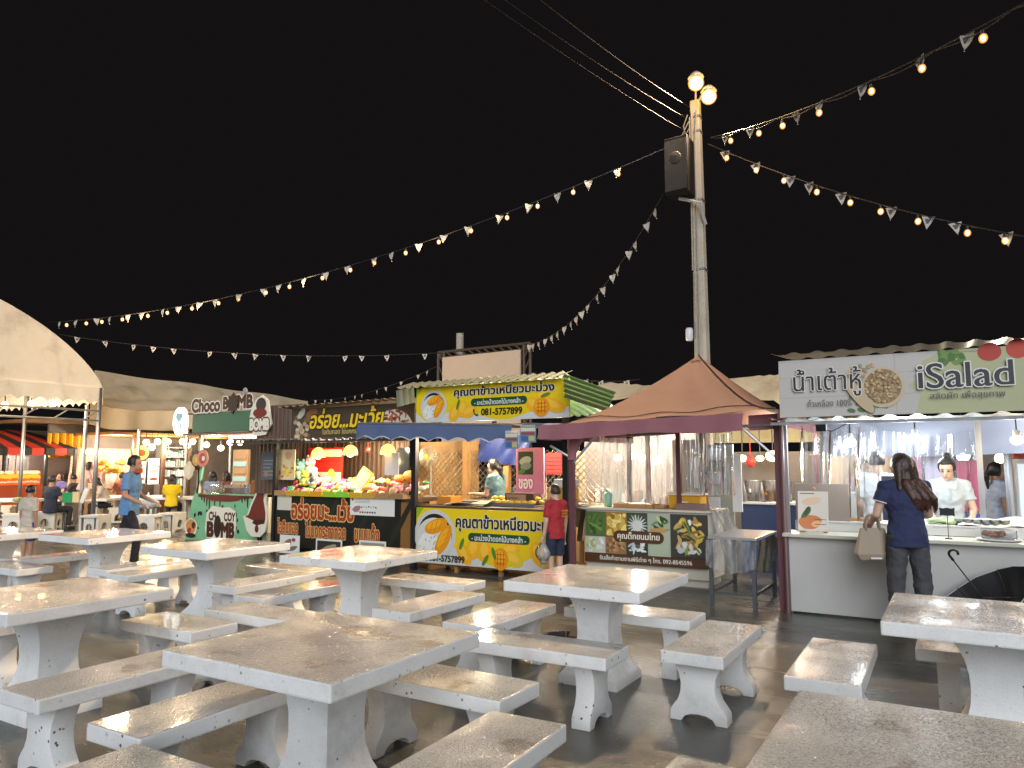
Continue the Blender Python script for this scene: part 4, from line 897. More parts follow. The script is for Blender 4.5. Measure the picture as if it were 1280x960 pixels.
m = MB(); corrugated(m, (-11.3, 9.05, 1.975), (4.2, 0, -.02), (0, 1.75, .08), .17, .02); Ws(m.build('lower_roof', mat('dark_corrugated_roof', (.15, .13, .12), .4, vary=.2), sn, smooth=True))
m = MB(); m.box(-11.3, -7.05, 9.03, 9.06, 1.905, 1.94)
for i in range(24): m.ell((-11.2 + i * .175, 9.03, 1.955), (.028, .02, .02), 8, 5)
Ws(m.build('roof_edge', mat('dark_rail', (.05, .045, .045), .4), sn))
m = MB(); corrugated(m, (-10.15, 9.05, 2.53), (2.95, 0, .05), (0, 1.2, -.05), .17, .022); Ws(m.build('upper_roof', mat('weathered_tan_sheet', (.22, .17, .12), .5, vary=.2), sn, smooth=True))
p = Panel((-10.03, 9.28, 1.985), (1, 0, .006), (0, 0, 1), sn, thick=.02, w=2.74, h=.52, name='sign_board', mboard=flat(74, 64, 50)); Ws(p.board)
rr = random.Random(8)
for i in range(26): p.ell(.05 + rr.uniform(0, .38), .03 + rr.uniform(0, .34), .045, .04, rr.choice([flat(176, 150, 120), flat(206, 190, 160), flat(120, 90, 64)]), 0, 12)
p.ell(.5, .42, .14, .09, flat(140, 92, 60), .3, 18, .1); p.ell(.25, .44, .12, .06, flat(200, 196, 186), .8, 14, .1)
p.ell(2.38, .22, .30, .20, flat(206, 200, 188), -.25, 20, .08)
for i in range(34): p.ell(2.34 + rr.uniform(-.26, .26), .30 + rr.uniform(-.13, .14), .05, .018, rr.choice([flat(140, 70, 44), flat(176, 96, 60), flat(110, 52, 34)]), rr.uniform(0, 3), 8)
p.text('อร่อย...มะเว้ย', .45, .17, 1.62, flat(236, 200, 40), .03, h=.33, outline=flat(40, 30, 20), slant=.2); p.text('ไอติมทอด ไข่นกกระทาทอด', .76, .06, 1.1, flat(214, 190, 120), .01, h=.10); p.done()
# notes taped on the banner
for i, (u0, v0, u1, v1, lab) in enumerate(((347, 619, 364, 638, 'blank cream paper note taped on the left of the black banner'), (438, 621, 493, 646, 'wide white price sheet taped over the black banner'), (350, 668, 374, 693, 'white picture card leaning at the left foot of the black banner'), (395, 673, 427, 700, 'dark framed picture card in the middle below the black banner'), (449, 675, 482, 700, 'pale picture card at the right below the black banner'))):
    y = 9.27 if i < 2 else 9.0; a, b = PY(u0, v0, y), PY(u1, v1, y); w_, h_ = b.x - a.x, a.z - b.z
    ps = Panel((a.x, y, b.z), (1, 0, 0), (0, 0, 1), None, thick=.006, w=w_, h=h_, name=('paper_note', 'price_sheet', 'picture_card', 'picture_card', 'picture_card')[i], mboard=flat(206, 200, 184) if i == 0 else WHT)
    if i == 1:
        ps.ell(.05, h_ - .04, .025, .022, flat(190, 60, 60)); ps.ell(.14, .1, .09, .05, flat(170, 120, 130), .3, 14, .15)
        for k in range(7): ps.ell(.25 + k * .05, .13 + .01 * (k % 2), .018, .013, flat(60, 50, 50) if k % 3 == 0 else GRY, 0, 9); ps.ell(.22 + k * .052, .05, .02, .016, flat(50, 40, 40) if k % 2 else flat(150, 60, 50), 0, 9)
        for k in range(3): ps.rect(.1, .42, h_ - .04 - k * .022, h_ - .046 - k * .022, flat(150, 150, 150))
    if i == 2: ps.ell(w_ * .4, h_ * .55, w_ * .22, h_ * .2, flat(150, 110, 90), .5, 14, .2); ps.ell(w_ * .6, h_ * .28, w_ * .3, h_ * .12, flat(120, 110, 100), .2, 14, .2); ps.ell(w_ * .7, h_ * .75, w_ * .1, h_ * .1, flat(160, 60, 60), 0, 10)
    if i >= 3: ps.rect(.03, w_ - .03, .03, h_ - .03, flat(50, 50, 46) if i == 3 else flat(150, 150, 140)); ps.ell(w_ / 2, h_ * .5, w_ * .3, h_ * .2, flat(160, 150, 130), .3, 14, .2)
    ps.done(); tag(ps.board, lab, ('note', 'price sheet', 'picture card', 'picture card', 'picture card')[i])
    if i >= 2: m = MB(); m.tube([(a.x + w_ / 2, y + .01, b.z + h_), (a.x + w_ / 2, 9.2, 0)], .008); m.build('prop', M_BLACK, ps.board)
m = MB(); 
# trays and packets on the counter
tcols = [(.45, .25, .10), (.62, .36, .03), (.62, .40, .02), (.70, .33, .01), (.28, .55, .03), (.25, .60, .05), (.60, .38, .03), (.58, .34, .06), (.42, .25, .10), (.38, .22, .10)]
TRL = ['brown', 'amber', 'yellow', 'orange', 'lime green', 'bright green', 'dark yellow', 'mustard', 'tan', 'chestnut']
pk_cols = [(.75, .72, .68), (.70, .10, .08), (.75, .45, .05), (.45, .12, .45), (.75, .60, .35), (.15, .45, .2), (.8, .3, .35), (.6, .4, .25), (.78, .70, .55)]
PKN = ['white', 'red', 'orange', 'purple', 'cream', 'green', 'pink', 'brown', 'beige']
for i, c in enumerate(tcols):
    x = -10.2 + i * .29; m = MB()
    m.box(x - .135, x + .135, 9.24, 9.62, 1.002, 1.014); m.box(x - .135, x + .135, 9.22, 9.24, 1.002, 1.09); m.box(x - .135, x - .125, 9.242, 9.62, 1.015, 1.06); m.box(x + .125, x + .135, 9.242, 9.62, 1.015, 1.06)
    item('snack_tray', m, mat('tray_' + TRL[i].replace(' ', '_'), c, .4), f'{TRL[i]} tray, number {i+1} from the left along the snack counter edge', 'tray', 'plastic trays along the snack counter')
r = random.Random(11); cnt = {}
for i in range(100):
    j = i % 9; x = r.uniform(-10.28, -7.25); y = r.choice((9.32, 9.46, 9.62, 9.8)); z = 1.016 + (.05 if y < 9.4 else .10 if y < 9.5 else .15 if y < 9.7 else .21) + r.uniform(-.02, .03)
    sx, sy, sz = r.uniform(.10, .17), r.uniform(.04, .08), r.uniform(.06, .13); m = MB(); mm = mat('packet_' + PKN[j], pk_cols[j], .3, vary=.3, vscale=25)
    def pf(s, t, k):
        b = math.sqrt(max(0, sin(pi * s) * sin(pi * t))); return V(((s - .5) * sx, k * sy * .5 * b, (t - .5) * sz))
    m.grid(lambda s, t: pf(s, t, -1), 6, 6); m.grid(lambda s, t: pf(s, t, 1), 6, 6)
    o = m.build('snack_packet', mm, None, smooth=True, weld=True); o.location = (x, y, z + sz * .3); o.rotation_euler = (r.uniform(-1.1, -.3), r.uniform(-.3, .3), r.uniform(-.5, .5))
    tag(o, f'{PKN[j]} snack packet lying among the packets on the snack counter', 'snack packet', f'{PKN[j]} packets on the snack counter')
# three pendant lamps
for i, (u, v) in enumerate(((398, 565), (438, 562), (485, 561))):
    q = PY(u, v, 9.55); L0 = thing('pendant_lamp', q, ('leftmost', 'middle', 'rightmost')[i] + ' glowing dome lamp over the snack counter', 'lamp', 'dome lamps over the snack counter')
    m = MB(); m.lathe([(.13, -.09), (.125, -.04), (.105, .02), (.065, .06), (.025, .08)], n=20, closed=False); m.build('shade', mat('amber_lamp_shade', (.8, .5, .15), .4, emit=1.6, ecol=(1, .6, .13)), L0, smooth=True, thick=.004)
    m = MB(); m.ell((0, 0, -.05), (.07, .07, .075)); m.build('bulb', M_BULB, L0, smooth=True); m = MB(); m.tube([(0, 0, .09), (0, 0, 1.97 - q.z)], .008); m.build('cord', M_CABLE, L0)
    light('snack_lamp_light', q + V((0, 0, -.16)), 10, (1, .78, .42), L0, r=.08)
light('snack_stall_light', (-8.8, 10.1, 1.85), 14, (1, .8, .5), r=.1)
# red shop panel, plush toys, boards on the snack stall
a, b = PY(385, 560, 10.1), PY(427, 605, 10.1); ps = Panel((a.x, 10.1, b.z), (1, 0, 0), (0, 0, 1), None, thick=.03, w=b.x - a.x, h=a.z - b.z, name='red_poster', mboard=flat(206, 34, 24)); w_, h_ = b.x - a.x, a.z - b.z
ps.rect(w_ * .5, w_ * .98, h_ * .75, h_ * .95, flat(220, 200, 180)); ps.rect(.1, w_ - .02, h_ * .05, h_ * .32, flat(224, 200, 190)); ps.ell(w_ * .7, h_ * .25, .09, .11, flat(230, 200, 90)); ps.ell(w_ * .3, h_ * .15, .1, .06, flat(70, 60, 60)); ps.rect(.1, w_ - .05, h_ * .60, h_ * .63, flat(170, 20, 16)); ps.done(); tag(ps.board, 'bright red printed panel standing behind the toys on the snack counter', 'panel')
def plush(u, v, y, col, belly, lab, s=1.0):
    q = PY(u, v, y); mm = mat('plush_' + lab.split()[0], col, .9); m = MB().use(mm)
    m.ell((0, 0, .07 * s), (.08 * s, .07 * s, .085 * s)); m.ell((0, -.01, .20 * s), (.085 * s, .08 * s, .08 * s))
    for k in (-1, 1):
        m.ell((k * .06 * s, 0, .275 * s), (.028 * s, .02 * s, .035 * s)); m.ell((k * .085 * s, -.02, .09 * s), (.03 * s, .03 * s, .055 * s)); m.ell((k * .045 * s, -.06 * s, .03 * s), (.035 * s, .045 * s, .03 * s))
    m.use(mat('plush_belly_' + lab.split()[0], belly, .9)); m.ell((0, -.045 * s, .075 * s), (.055 * s, .035 * s, .06 * s)); m.ell((0, -.075 * s, .185 * s), (.04 * s, .02 * s, .03 * s)); m.use(M_BLACK)
    for k in (-1, 1): m.ell((k * .032 * s, -.08 * s, .215 * s), .011 * s, 8, 6)
    o = m.build('plush_toy', None, smooth=True); o.location = q; tag(o, lab, 'plush toy', 'plush toys on the snack counter')
plush(375, 600, 9.75, (.16, .42, .42), (.6, .6, .5), 'teal plush toy at the left end of the snack counter', 1.25); plush(388, 594, 9.85, (.75, .35, .35), (.8, .7, .6), 'pink plush toy beside the teal one on the snack counter', 1.2)
plush(381, 607, 9.55, (.5, .55, .05), (.7, .7, .3), 'lime plush toy in front of the teal one', .95); plush(392, 606, 9.5, (.7, .68, .62), (.1, .1, .1), 'white plush toy in front of the red panel', .95)
m = MB(); a, b = PY(327, 565, 9.5), PY(350, 600, 9.5); ps = Panel((a.x, 9.5, b.z), (1, .15, 0), (0, 0, 1), None, thick=.01, w=.48, h=a.z - b.z, name='menu_board', mboard=flat(86, 92, 96)); 
for k in range(5): ps.rect(.05, .05 + .33 * (.7 + .3 * sin(k * 2)), .08 + k * .065, .10 + k * .065, flat(130, 134, 136))
ps.ell(.12, .1, .05, .05, flat(150, 110, 90)); ps.done(); tag(ps.board, 'grey menu board hanging at the left end of the snack stall', 'menu')
a, b = PY(348, 562, 9.45), PY(368, 600, 9.45); ps = Panel((a.x, 9.45, b.z), (1, 0, 0), (0, 0, 1), None, thick=.012, w=b.x - a.x, h=a.z - b.z, name='photo_poster', mboard=flat(226, 206, 160)); rr = random.Random(12); w_, h_ = b.x - a.x, a.z - b.z
for k in range(26): ps.ell(rr.uniform(.05, w_ - .05), rr.uniform(.04, h_ * .55), .035, .02, rr.choice([ORA2, CRM, flat(190, 90, 40), YEL]), rr.uniform(0, 3), 10)
ps.ell(w_ * .6, h_ * .8, .08, .07, flat(220, 160, 120), 0, 14, .1); ps.done(); tag(ps.board, 'bright food photo poster beside the grey menu on the snack stall', 'poster')
a, b = PY(481, 566, 9.5), PY(498, 594, 9.5); m = MB(); m.box(a.x, b.x, 9.5, 9.51, b.z, a.z); item('white_sheet', m, M_WHITE, 'blank white sheet hanging below the rightmost dome lamp', 'sheet')
q = PY(452, 610, 9.5); m = MB().use(mat('yellow_rim_plastic', (.65, .6, .05), .4)); R = Matrix.Rotation(.45, 3, 'Y') @ Matrix.Rotation(-.5, 3, 'X')
m.cbox(q + V((0, 0, .12)), (.30, .03, .42), rz=-.2, ry=.45, rx=-.35); m.use(mat('printed_white', (.75, .72, .6), .5)).cbox(q + V((-.004, -.018, .12)), (.25, .02, .37), rz=-.2, ry=.45, rx=-.35); item('tilted_menu', m, None, 'white menu card with yellow rim tilted on the snack counter', 'menu')
for i, u in enumerate((420, 460)):
    q = PY(u, 562, 10.2); m = MB(); m.ell(q, (.05, .05, .05)); m.tube([q, (q.x, q.y, 1.98)], .004); item('hanging_ornament', m, mat('red_ornament', (.55, .03, .02), .5), ('left', 'right')[i] + ' of two small red ornaments hanging in the snack stall', 'ornament', 'red ornaments in the snack stall', smooth=True)
m = MB(); a, b = PY(497, 560, 10.6), PY(511, 592, 10.6); m.box(a.x, b.x, 10.6, 10.64, b.z, a.z); item('dark_mirror', m, mat('dark_glass', (.03, .035, .045), .1), 'dark glass pane at the right back of the snack stall', 'pane')
q = PY(500, 600, 9.75); m = MB(); m.ell(q + V((0, 0, .02)), (.12, .08, .07)); m.ell(q + V((.16, .05, .06)), (.13, .08, .10)); item('bread_bag', m, mat('orange_bag', (.5, .24, .05), .35, bump=.6), 'puffy orange bag at the right end of the snack counter', 'bag', smooth=True)

# ================================================================== GREEN ICE CREAM STALL
cs = thing('ice_cream_stall', (-12.7, 10.6, 0), 'mint green ice cream stall with dripping chocolate paint and window', 'stall'); Wc_ = PWR(cs)
MINT = mat('mint_green_paint', (.20, .50, .27), .5, vary=.06); DKG = mat('dark_green_fascia', (.05, .15, .085), .5, vary=.1); CHOC = flat(70, 26, 18); CHOCL = flat(112, 44, 34); CRW = flat(232, 224, 206)
YC2 = 10.0
def cpt(u, v, y=YC2): return PY(u, v, y)
m = MB(); m.prism([cpt(*q) for q in ((231, 674), (328, 678), (328, 618), (247, 618), (247, 585), (254, 578), (250, 600), (240, 625))], (0, .05, 0)); Wc_(m.build('front_panel', MINT, cs))
x0, x1 = cpt(246, 600).x, cpt(324, 600).x
m = MB(); m.box(x0 - .02, x1 + .05, 10.06, 10.9, .90, .95); Wc_(m.build('counter', M_DKWOOD, cs))
for b_ in ((x0 + .0, x0 + .07, 10.0, 10.06, .95, 2.2), (x1 - .08, x1, 10.0, 10.06, .95, 2.2), (x0, x0 + .07, 11.9, 11.96, 0, 2.3), (x1 - .08, x1, 11.9, 11.96, 0, 2.3)):
    m = MB(); m.box(*b_); Wc_(m.build('window_post', mat('cream_frame_paint', (.55, .52, .40), .5), cs))
m = MB(); m.box(x1 + .0, x1 + .12, 10.0, 10.05, .05, 2.2); m.box(x1 + .125, x1 + .20, 10.0, 10.05, .05, 2.2); Wc_(m.build('side_strip', mat('pale_mint_paint', (.36, .55, .36), .5), cs))
f0, f1 = cpt(240, 541, 9.9), cpt(318, 535, 9.9); t0 = cpt(240, 517, 9.9)
m = MB(); m.box(f0.x, f1.x, 9.9, 9.98, f0.z, t0.z); Wc_(m.build('fascia', DKG, cs))
m = MB(); m.box(f0.x - .3, f1.x + .3, 9.9, 12.2, f0.z - .05, f0.z - .01); Wc_(m.build('roof', mat('brown_roof_board', (.2, .12, .08), .6), cs))
p = Panel((f0.x, 9.86, t0.z - .02), (1, 0, 0), (0, 0, 1), None, thick=.03, name='x'); 
top = thing('shop_letters', (f0.x, 9.86, t0.z), 'chocolate coloured cut-out letters standing on the dark green fascia', 'sign')
def letters(par, t, O, w, h, bold, name='lettering', fm=CHOC, om=CRW, ow=.07):
    q = Panel(O, (1, 0, 0), (0, 0, 1), par, name='x'); q.board = par; q.text(t, 0, 0, w, fm, bold, h=h, outline=om, ow=ow)
    for o in par.children:
        if o.name.startswith('lettering') and not o.get('done'): o.location -= par.location; o['done'] = 1
ww = (f1.x - f0.x)
letters(top, 'Choco', V((f0.x + .02, 9.86, t0.z + .02)), ww * .46, .26, .05); letters(top, 'B', V((f0.x + ww * .53, 9.86, t0.z + .06)), ww * .07, .22, .06); letters(top, 'MB', V((f0.x + ww * .76, 9.86, t0.z + .06)), ww * .22, .24, .06)
for o in top.children: o.pop('done', None) if 'done' in o else None
m = MB(); c_ = V((f0.x + ww * .68, 9.85, t0.z + .16)); pts = []
for i in range(32):
    t = 2 * pi * i / 32; rr_ = .15 * (1 + (.30 if i % 4 == 0 else 0)); pts.append(c_ + V((rr_ * cos(t), 0, rr_ * 1.1 * sin(t))))
m.use(flat(40, 20, 18)).prism(pts, (0, .03, 0)); m.use(flat(150, 150, 146)).ell(c_ + V((.36, 0, .22)), (.07, .02, .07)); W(m.build('splash', None, top), top)
m = MB(); m.tube([(f0.x + .1, 9.93, t0.z), (f0.x + .1, 9.93, t0.z + .05)], .02); m.tube([(f1.x - .1, 9.93, t0.z), (f1.x - .1, 9.93, t0.z + .05)], .02); W(m.build('bracket', M_BLACK, top), top)
# paint, logo and cut-outs on the front
fp = cs.children[0]
p = Panel(V((cpt(231, 674).x, YC2 - .004, .02)), (1, 0, 0), (0, 0, 1), cs); p.board = fp
X0 = p.O.x; A = lambda u: cpt(u, 640).x - X0; Bz = lambda v, u=280: cpt(u, v).z - .02
a0, a1, bt = A(247), A(322), Bz(619)
pts = [(a0, bt), (a0, bt - .06)]; rr = random.Random(21); n = 22
for i in range(n):
    a = a0 + (a1 - a0) * (i + .5) / n; w = (a1 - a0) / n; d = rr.choice((.05, .08, .13, .22, .1, .3)) * (1 if 2 < i < 19 else .5); pts += [(a - w * .45, bt - .05), (a - w * .2, bt - d), (a + w * .1, bt - d - .015), (a + w * .25, bt - .06)]
pts += [(a1, bt - .05), (a1, bt)]; p.poly(pts, CHOC); p.ell((a0 + a1) / 2 - .1, bt - .06, .55, .07, CHOCL, 0, 26, .05)
for i in range(26): p.ell(rr.uniform(A(240), A(300)), rr.uniform(.15, bt - .2), rr.uniform(.012, .045), rr.uniform(.02, .06), flat(34, 22, 18), rr.uniform(-.4, .4), 10)
# logo plaque
def logo(p, a, b, s, m1=CRW):
    p.poly([(a + s * x, b + s * y) for x, y in ((-.52, -.36), (.52, -.36), (.58, .0), (.54, .34), (.3, .44), (0, .42), (-.34, .46), (-.56, .28), (-.6, -.1))], m1)
    p.text('CH', a - .46 * s, b + .1 * s, .26 * s, CHOC, .05, h=.2 * s); p.text('COY', a + .12 * s, b + .1 * s, .40 * s, CHOC, .05, h=.2 * s)
    p.text('B', a - .50 * s, b - .30 * s, .22 * s, CHOC, .07, h=.34 * s); p.text('MB', a + .04 * s, b - .30 * s, .46 * s, CHOC, .07, h=.34 * s); p.ell(a - .12 * s, b - .05 * s, .14 * s, .28 * s, flat(40, 20, 20))
for i in range(14): p.ell(A(264) + i * .047, Bz(638) + .01 * (i % 3), .03, .045, flat(96, 120, 70) if i % 2 else flat(60, 44, 28), .3, 10)
logo(p, A(277), Bz(656), .80); 
a, b = A(240), Bz(662); p.ell(a, b, .20, .19, CRW, 0, 26, .06); p.ell(a, b + .02, .165, .15, flat(206, 140, 80), 0, 22, .08); p.ell(a + .08, b + .05, .06, .07, flat(70, 34, 28), 0, 14, .1); p.ell(a - .05, b - .06, .07, .05, flat(160, 40, 30), .4, 14, .1); p.ell(a, b - .16, .16, .05, flat(30, 22, 20)); p.rect(a + .05, a + .075, b + .12, b + .34, flat(150, 190, 150))
p.done('painted_graphics')
# free standing cut-out of a soft ice cream cup
ic = thing('ice_cream_cutout', (cpt(320, 650, 9.85).x, 9.85, 0), 'cut-out of a chocolate soft ice cream cup beside the mint panel', 'cut-out sign')
cx = ic.location.x; zc = lambda v: PY(320, v, 9.85).z; du = lambda u: PY(u, 640, 9.85).x
outl = [(304, 646), (309, 644), (313, 630), (318, 618), (320, 606), (326, 600), (332, 602), (331, 624), (334, 640), (334, 652), (332, 664), (326, 671), (315, 671), (309, 664)]
m = MB(); m.use(CRW).prism([V((du(u), 9.85, zc(v))) for u, v in outl], (0, .03, 0))
m.use(CHOCL).poly([V((du(u), 9.846, zc(v))) for u, v in ((306, 646), (311, 644), (315, 631), (320, 619), (322, 608), (327, 603), (330, 604), (329, 625), (332, 641), (332, 649), (318, 651))])
m.use(CHOC).poly([V((du(u), 9.842, zc(v))) for u, v in ((318, 650), (332, 649), (331, 654), (326, 655), (322, 657), (316, 654))])
m.use(flat(90, 40, 34)).poly([V((du(322) + .05 * cos(t), 9.838, zc(661) + .07 * sin(t))) for t in [i * pi / 8 for i in range(16)]]); W(m.build('cut_panel', None, ic), ic)
m = MB(); m.tube([(cx, 9.9, zc(671)), (cx, 10.0, 0)], .02); m.tube([(cx, 9.885, zc(650)), (cx, 10.0, 0.02)], .012); W(m.build('strut', M_BLACK, ic), ic)
q = PY(325, 520, 9.7); rs = thing('round_logo_sign', (q.x, 9.7, q.z), 'small cut-out logo sign hanging at the right end of the dark green fascia', 'sign')
p = Panel((q.x, 9.7, q.z), (1, 0, 0), (0, 0, 1), None); 
m = MB(); m.use(CRW).prism([V((x * .34, 0, z * .40)) for x, z in ((-.8, -.55), (-.4, -.95), (.5, -.9), (.95, -.4), (.8, .1), (.6, .75), (.1, 1.0), (-.4, .8), (-.75, .3), (-.9, -.2))], (0, .03, 0))
m.use(flat(60, 50, 50)).poly([V((.02 + .14 * cos(t), -.004, .22 + .13 * sin(t))) for t in [i * pi / 9 for i in range(18)]]); m.use(flat(120, 30, 28)).poly([V((.0 + .19 * cos(t), -.008, .06 + .09 * sin(t))) for t in [i * pi / 9 for i in range(18)]]); m.build('plate', None, rs)
letters(rs, 'BOMB', V((q.x - .26, 9.69, q.z - .26)), .52, .2, .07, om=CHOC, fm=CRW, ow=.09)
for o in rs.children:
    if 'done' in o: del o['done']
m = MB(); m.tube([(0, .03, .1), (-.1, .2, .1)], .015); m.build('bracket', M_BLACK, rs)
q = PY(226, 527, 9.9); ov = thing('oval_light_sign', (q.x, q.y, q.z), 'glowing oval light box hanging left of the dark green fascia', 'light box')
m = MB(); m.use(mat('glowing_light_box', (.9, .95, 1), .3, emit=1.5, ecol=(.82, .93, 1))); R_ = (.21, .30)
m.prism([V((.21 * cos(t), -.04, .30 * sin(t))) for t in [i * pi / 16 for i in range(32)]], (0, .08, 0)); m.use(mat('light_box_print', (.1, .3, .35), .3, emit=.25)); m.prism([V((.05 + .03 * cos(t), -.045, -.12 + .08 * sin(t))) for t in [i * pi / 6 for i in range(12)]], (0, .003, 0)); m.prism([V((.0 + .11 * cos(t), -.045, .10 + .09 * sin(t) * (1 + .3 * sin(3 * t)))) for t in [i * pi / 8 for i in range(16)]], (0, .003, 0)); m.build('light_panel', None, ov)
m = MB(); m.tube([(.2, 0, .15), (.55, 0, .15)], .015); m.build('arm', M_BLACK, ov)
for i, (u, v, rr_, c1, c2, lab) in enumerate(((245, 575, .19, flat(60, 36, 24), flat(200, 160, 90), 'round dark picture disc at the upper left of the ice cream window'), (253, 573, .17, flat(214, 130, 110), flat(180, 60, 50), 'round pink picture disc beside the dark one at the window corner'), (236, 588, .16, flat(236, 206, 170), flat(240, 220, 190), 'cream splash-shaped cut-out left of the ice cream window'))):
    q = PY(u, v, 9.93 - i * .02); m = MB(); m.use(c1).prism([q + V((rr_ * (1 + (.15 * sin(5 * t) if i == 2 else 0)) * cos(t), 0, rr_ * 1.05 * (1 + (.15 * cos(4 * t) if i == 2 else 0)) * sin(t))) for t in [k * pi / 14 for k in range(28)]], (0, .015, 0)); m.use(c2).poly([q + V((.6 * rr_ * cos(t), -.004, .65 * rr_ * sin(t))) for t in [k * pi / 10 for k in range(20)]]); m.use(YEL if i == 0 else CRW).poly([q + V((.04 + .3 * rr_ * cos(t), -.008, .3 * rr_ * sin(t))) for t in [k * pi / 8 for k in range(16)]])
    item('picture_disc', m, None, lab, 'cut-out sign')
# inside the window: counter goods, lamps, back wall
m = MB(); m.box(x0 - .5, x1 + .1, 12.4, 12.45, 0, 2.25); Wc_(m.build('back_wall', mat('dull_grey_interior', (.22, .22, .24), .5, vary=.2), cs))
m = MB(); a = PY(292, 600, 12.3); m.box(a.x - .05, a.x + .5, 12.3, 12.36, .9, 1.9)
for k in range(5): m.use(mat('pale_teal_plastic', (.3, .5, .5), .4) if k % 2 else M_CARD).box(a.x + .0, a.x + .45, 12.27, 12.298, .95 + k * .18, 1.07 + k * .18); m.use(M_WHITE)
Wc_(m.build('white_shelf', None, cs))
for i, (a, b, c, h, mm, nm, lab, cat) in enumerate(((x0 + .12, x0 + .50, 10.2, .16, M_CLEARBOX, 'topping_box', 'clear topping box at the left of the ice cream window', 'box'), (x0 + .55, x0 + .78, 10.25, .12, mat('dark_toppings', (.1, .06, .05), .5), 'topping_box', 'dark topping box in the ice cream window', 'box'), (x0 + .82, x0 + 1.32, 10.2, .19, M_CLEARBOX, 'topping_box', 'large clear topping box in the middle of the ice cream window', 'box'), (x0 + 1.40, x0 + 1.62, 10.2, .26, mat('orange_brown_drink', (.35, .12, .03), .3), 'jar', 'orange brown jar in the ice cream window', 'jar'), (x0 + 1.66, x0 + 1.95, 10.2, .24, mat('yellow_green_box', (.55, .55, .05), .4), 'napkin_box', 'yellow box at the right of the ice cream window', 'box'))):
    m = MB(); m.box(a, b, c, c + .3, .952, .952 + h); item(nm, m, mm, lab, cat, bevel=.006)
r = random.Random(31); m = MB()
for i in range(16): m.ell((x0 + .18 + r.uniform(0, .3), 10.28 + r.uniform(0, .15), .98 + r.uniform(0, .05)), (.04, .03, .025), 8, 5)
item('sweet_toppings', m, mat('mixed_toppings', (.55, .5, .2), .5, vary=.4, vscale=20), 'heap of yellow toppings inside the left clear box', 'toppings', kind=None) if False else tag(m.build('sweet_toppings', mat('mixed_toppings', (.55, .5, .2), .5, vary=.4, vscale=20)), 'heap of yellow toppings inside the left clear box', 'toppings')
for i, (u, v) in enumerate(((258, 556), (276, 560), (288, 553), (300, 553))):
    q = PY(u, v, 11.0); b = thing('ceiling_lamp', q, ('first', 'second', 'third', 'fourth')[i] + ' from the left of the lamps glowing inside the ice cream window', 'lamp', 'lamps inside the ice cream stall')
    m = MB(); m.ell((0, 0, 0), (.07, .07, .065)); m.build('glass', M_BULB, b, smooth=True); m = MB(); m.tube([(0, 0, .05), (0, 0, 2.12 - q.z)], .008); m.build('cord', M_CABLE, b)
for i, (ua, ub, v) in enumerate(((287, 302, 546), (304, 322, 546))):
    a, b = PY(ua, v, 10.6), PY(ub, v, 10.6); m = MB(); m.tube([a, b], .025); tag(m.build('tube_lamp', M_TUBE), ('left', 'right')[i] + ' glowing tube lamp under the dark green fascia', 'tube lamp', 'tube lamps of the ice cream stall')
light('ice_cream_stall_light', ((x0 + x1) / 2, 11.0, 1.85), 55, (1, .86, .62), r=.1); light('ice_cream_stall_light', (x0 - .7, 10.9, 1.95), 24, (1, .84, .6), r=.1)

# ================================================================== STALLS ALONG THE LEFT SIDE OF THE SQUARE (facing +X)
def panelX(u0, v0, u1, v1, X, name, base, par=None, thick=.02):
    a, b = PX(u0, v0, X), PX(u1, v1, X)
    p = Panel((X, a.y, b.z), (0, 1, 0), (0, 0, 1), par, thick=thick, w=b.y - a.y, h=a.z - b.z, name=name, mboard=base); p.w, p.h = b.y - a.y, a.z - b.z; return p
XL = -23.0
st = thing('striped_stall', (XL, 9.5, 0), 'food stall under a red and black striped awning at far left', 'stall'); Wl = PWR(st)
m = MB(); red = mat('red_awning_cloth', (.50, .035, .02), .7); blk = mat('black_awning_cloth', (.018, .015, .016), .7)
ya, yb = PX(-40, 560, XL).y, PX(97, 560, XL).y; zt, zb, zv = PX(40, 538, XL - 1.4).z, PX(40, 560, XL).z, PX(40, 568, XL).z
n = 9
for i in range(n):
    s0, s1 = i / n, (i + 1) / n; m.use(red if i % 2 == 1 else blk)
    y0, y1 = ya + (yb - ya) * s0, ya + (yb - ya) * s1; y0t, y1t = ya + (yb - .9 - ya) * s0, ya + (yb - .9 - ya) * s1
    m.grid(lambda s, t: V((XL - 1.5 * t, (y0 + (y1 - y0) * s) * (1 - t) + (y0t + (y1t - y0t) * s) * t, zb + (zt - zb) * t + .12 * t * (1 - t))), 4, 6)
    m.grid(lambda s, t: V((XL + .02, y0 + (y1 - y0) * s, zb - (zb - zv) * t - .03 * sin(pi * s) * t)), 5, 2)
m.use(blk).poly([(XL, yb, zb), (XL - 1.5, yb - .9, zt), (XL - 1.5, yb, zb)]); Wl(m.build('striped_awning', None, st))
for u in (4, 56, 92):
    q = PX(u, 600, XL); m = MB(); m.box(q.x - .04, q.x + .04, q.y - .04, q.y + .04, 0, zb); Wl(m.build('post', M_BLACK, st))
p = panelX(-30, 590, 50, 606, XL + .1, 'sign_board', flat(226, 96, 30), st); Wl(p.board); rr = random.Random(2)
for i in range(16): p.ell(.1 + i * p.w / 17, p.h * .66, .10, .06, flat(250, 190, 60), rr.uniform(-1, 1), 10, .3, i); p.ell(.1 + i * p.w / 17, p.h * .25, .09, .02, flat(240, 200, 180), rr.uniform(-.4, .4), 8)
for i in range(24): p.ell(rr.uniform(.1, p.w - .1), p.h * .95, .08, .05, flat(240, 230, 210), 0, 8)
p.done()
p = panelX(-30, 607, 50, 660, XL + .08, 'counter_front', flat(150, 62, 34), st); Wl(p.board)
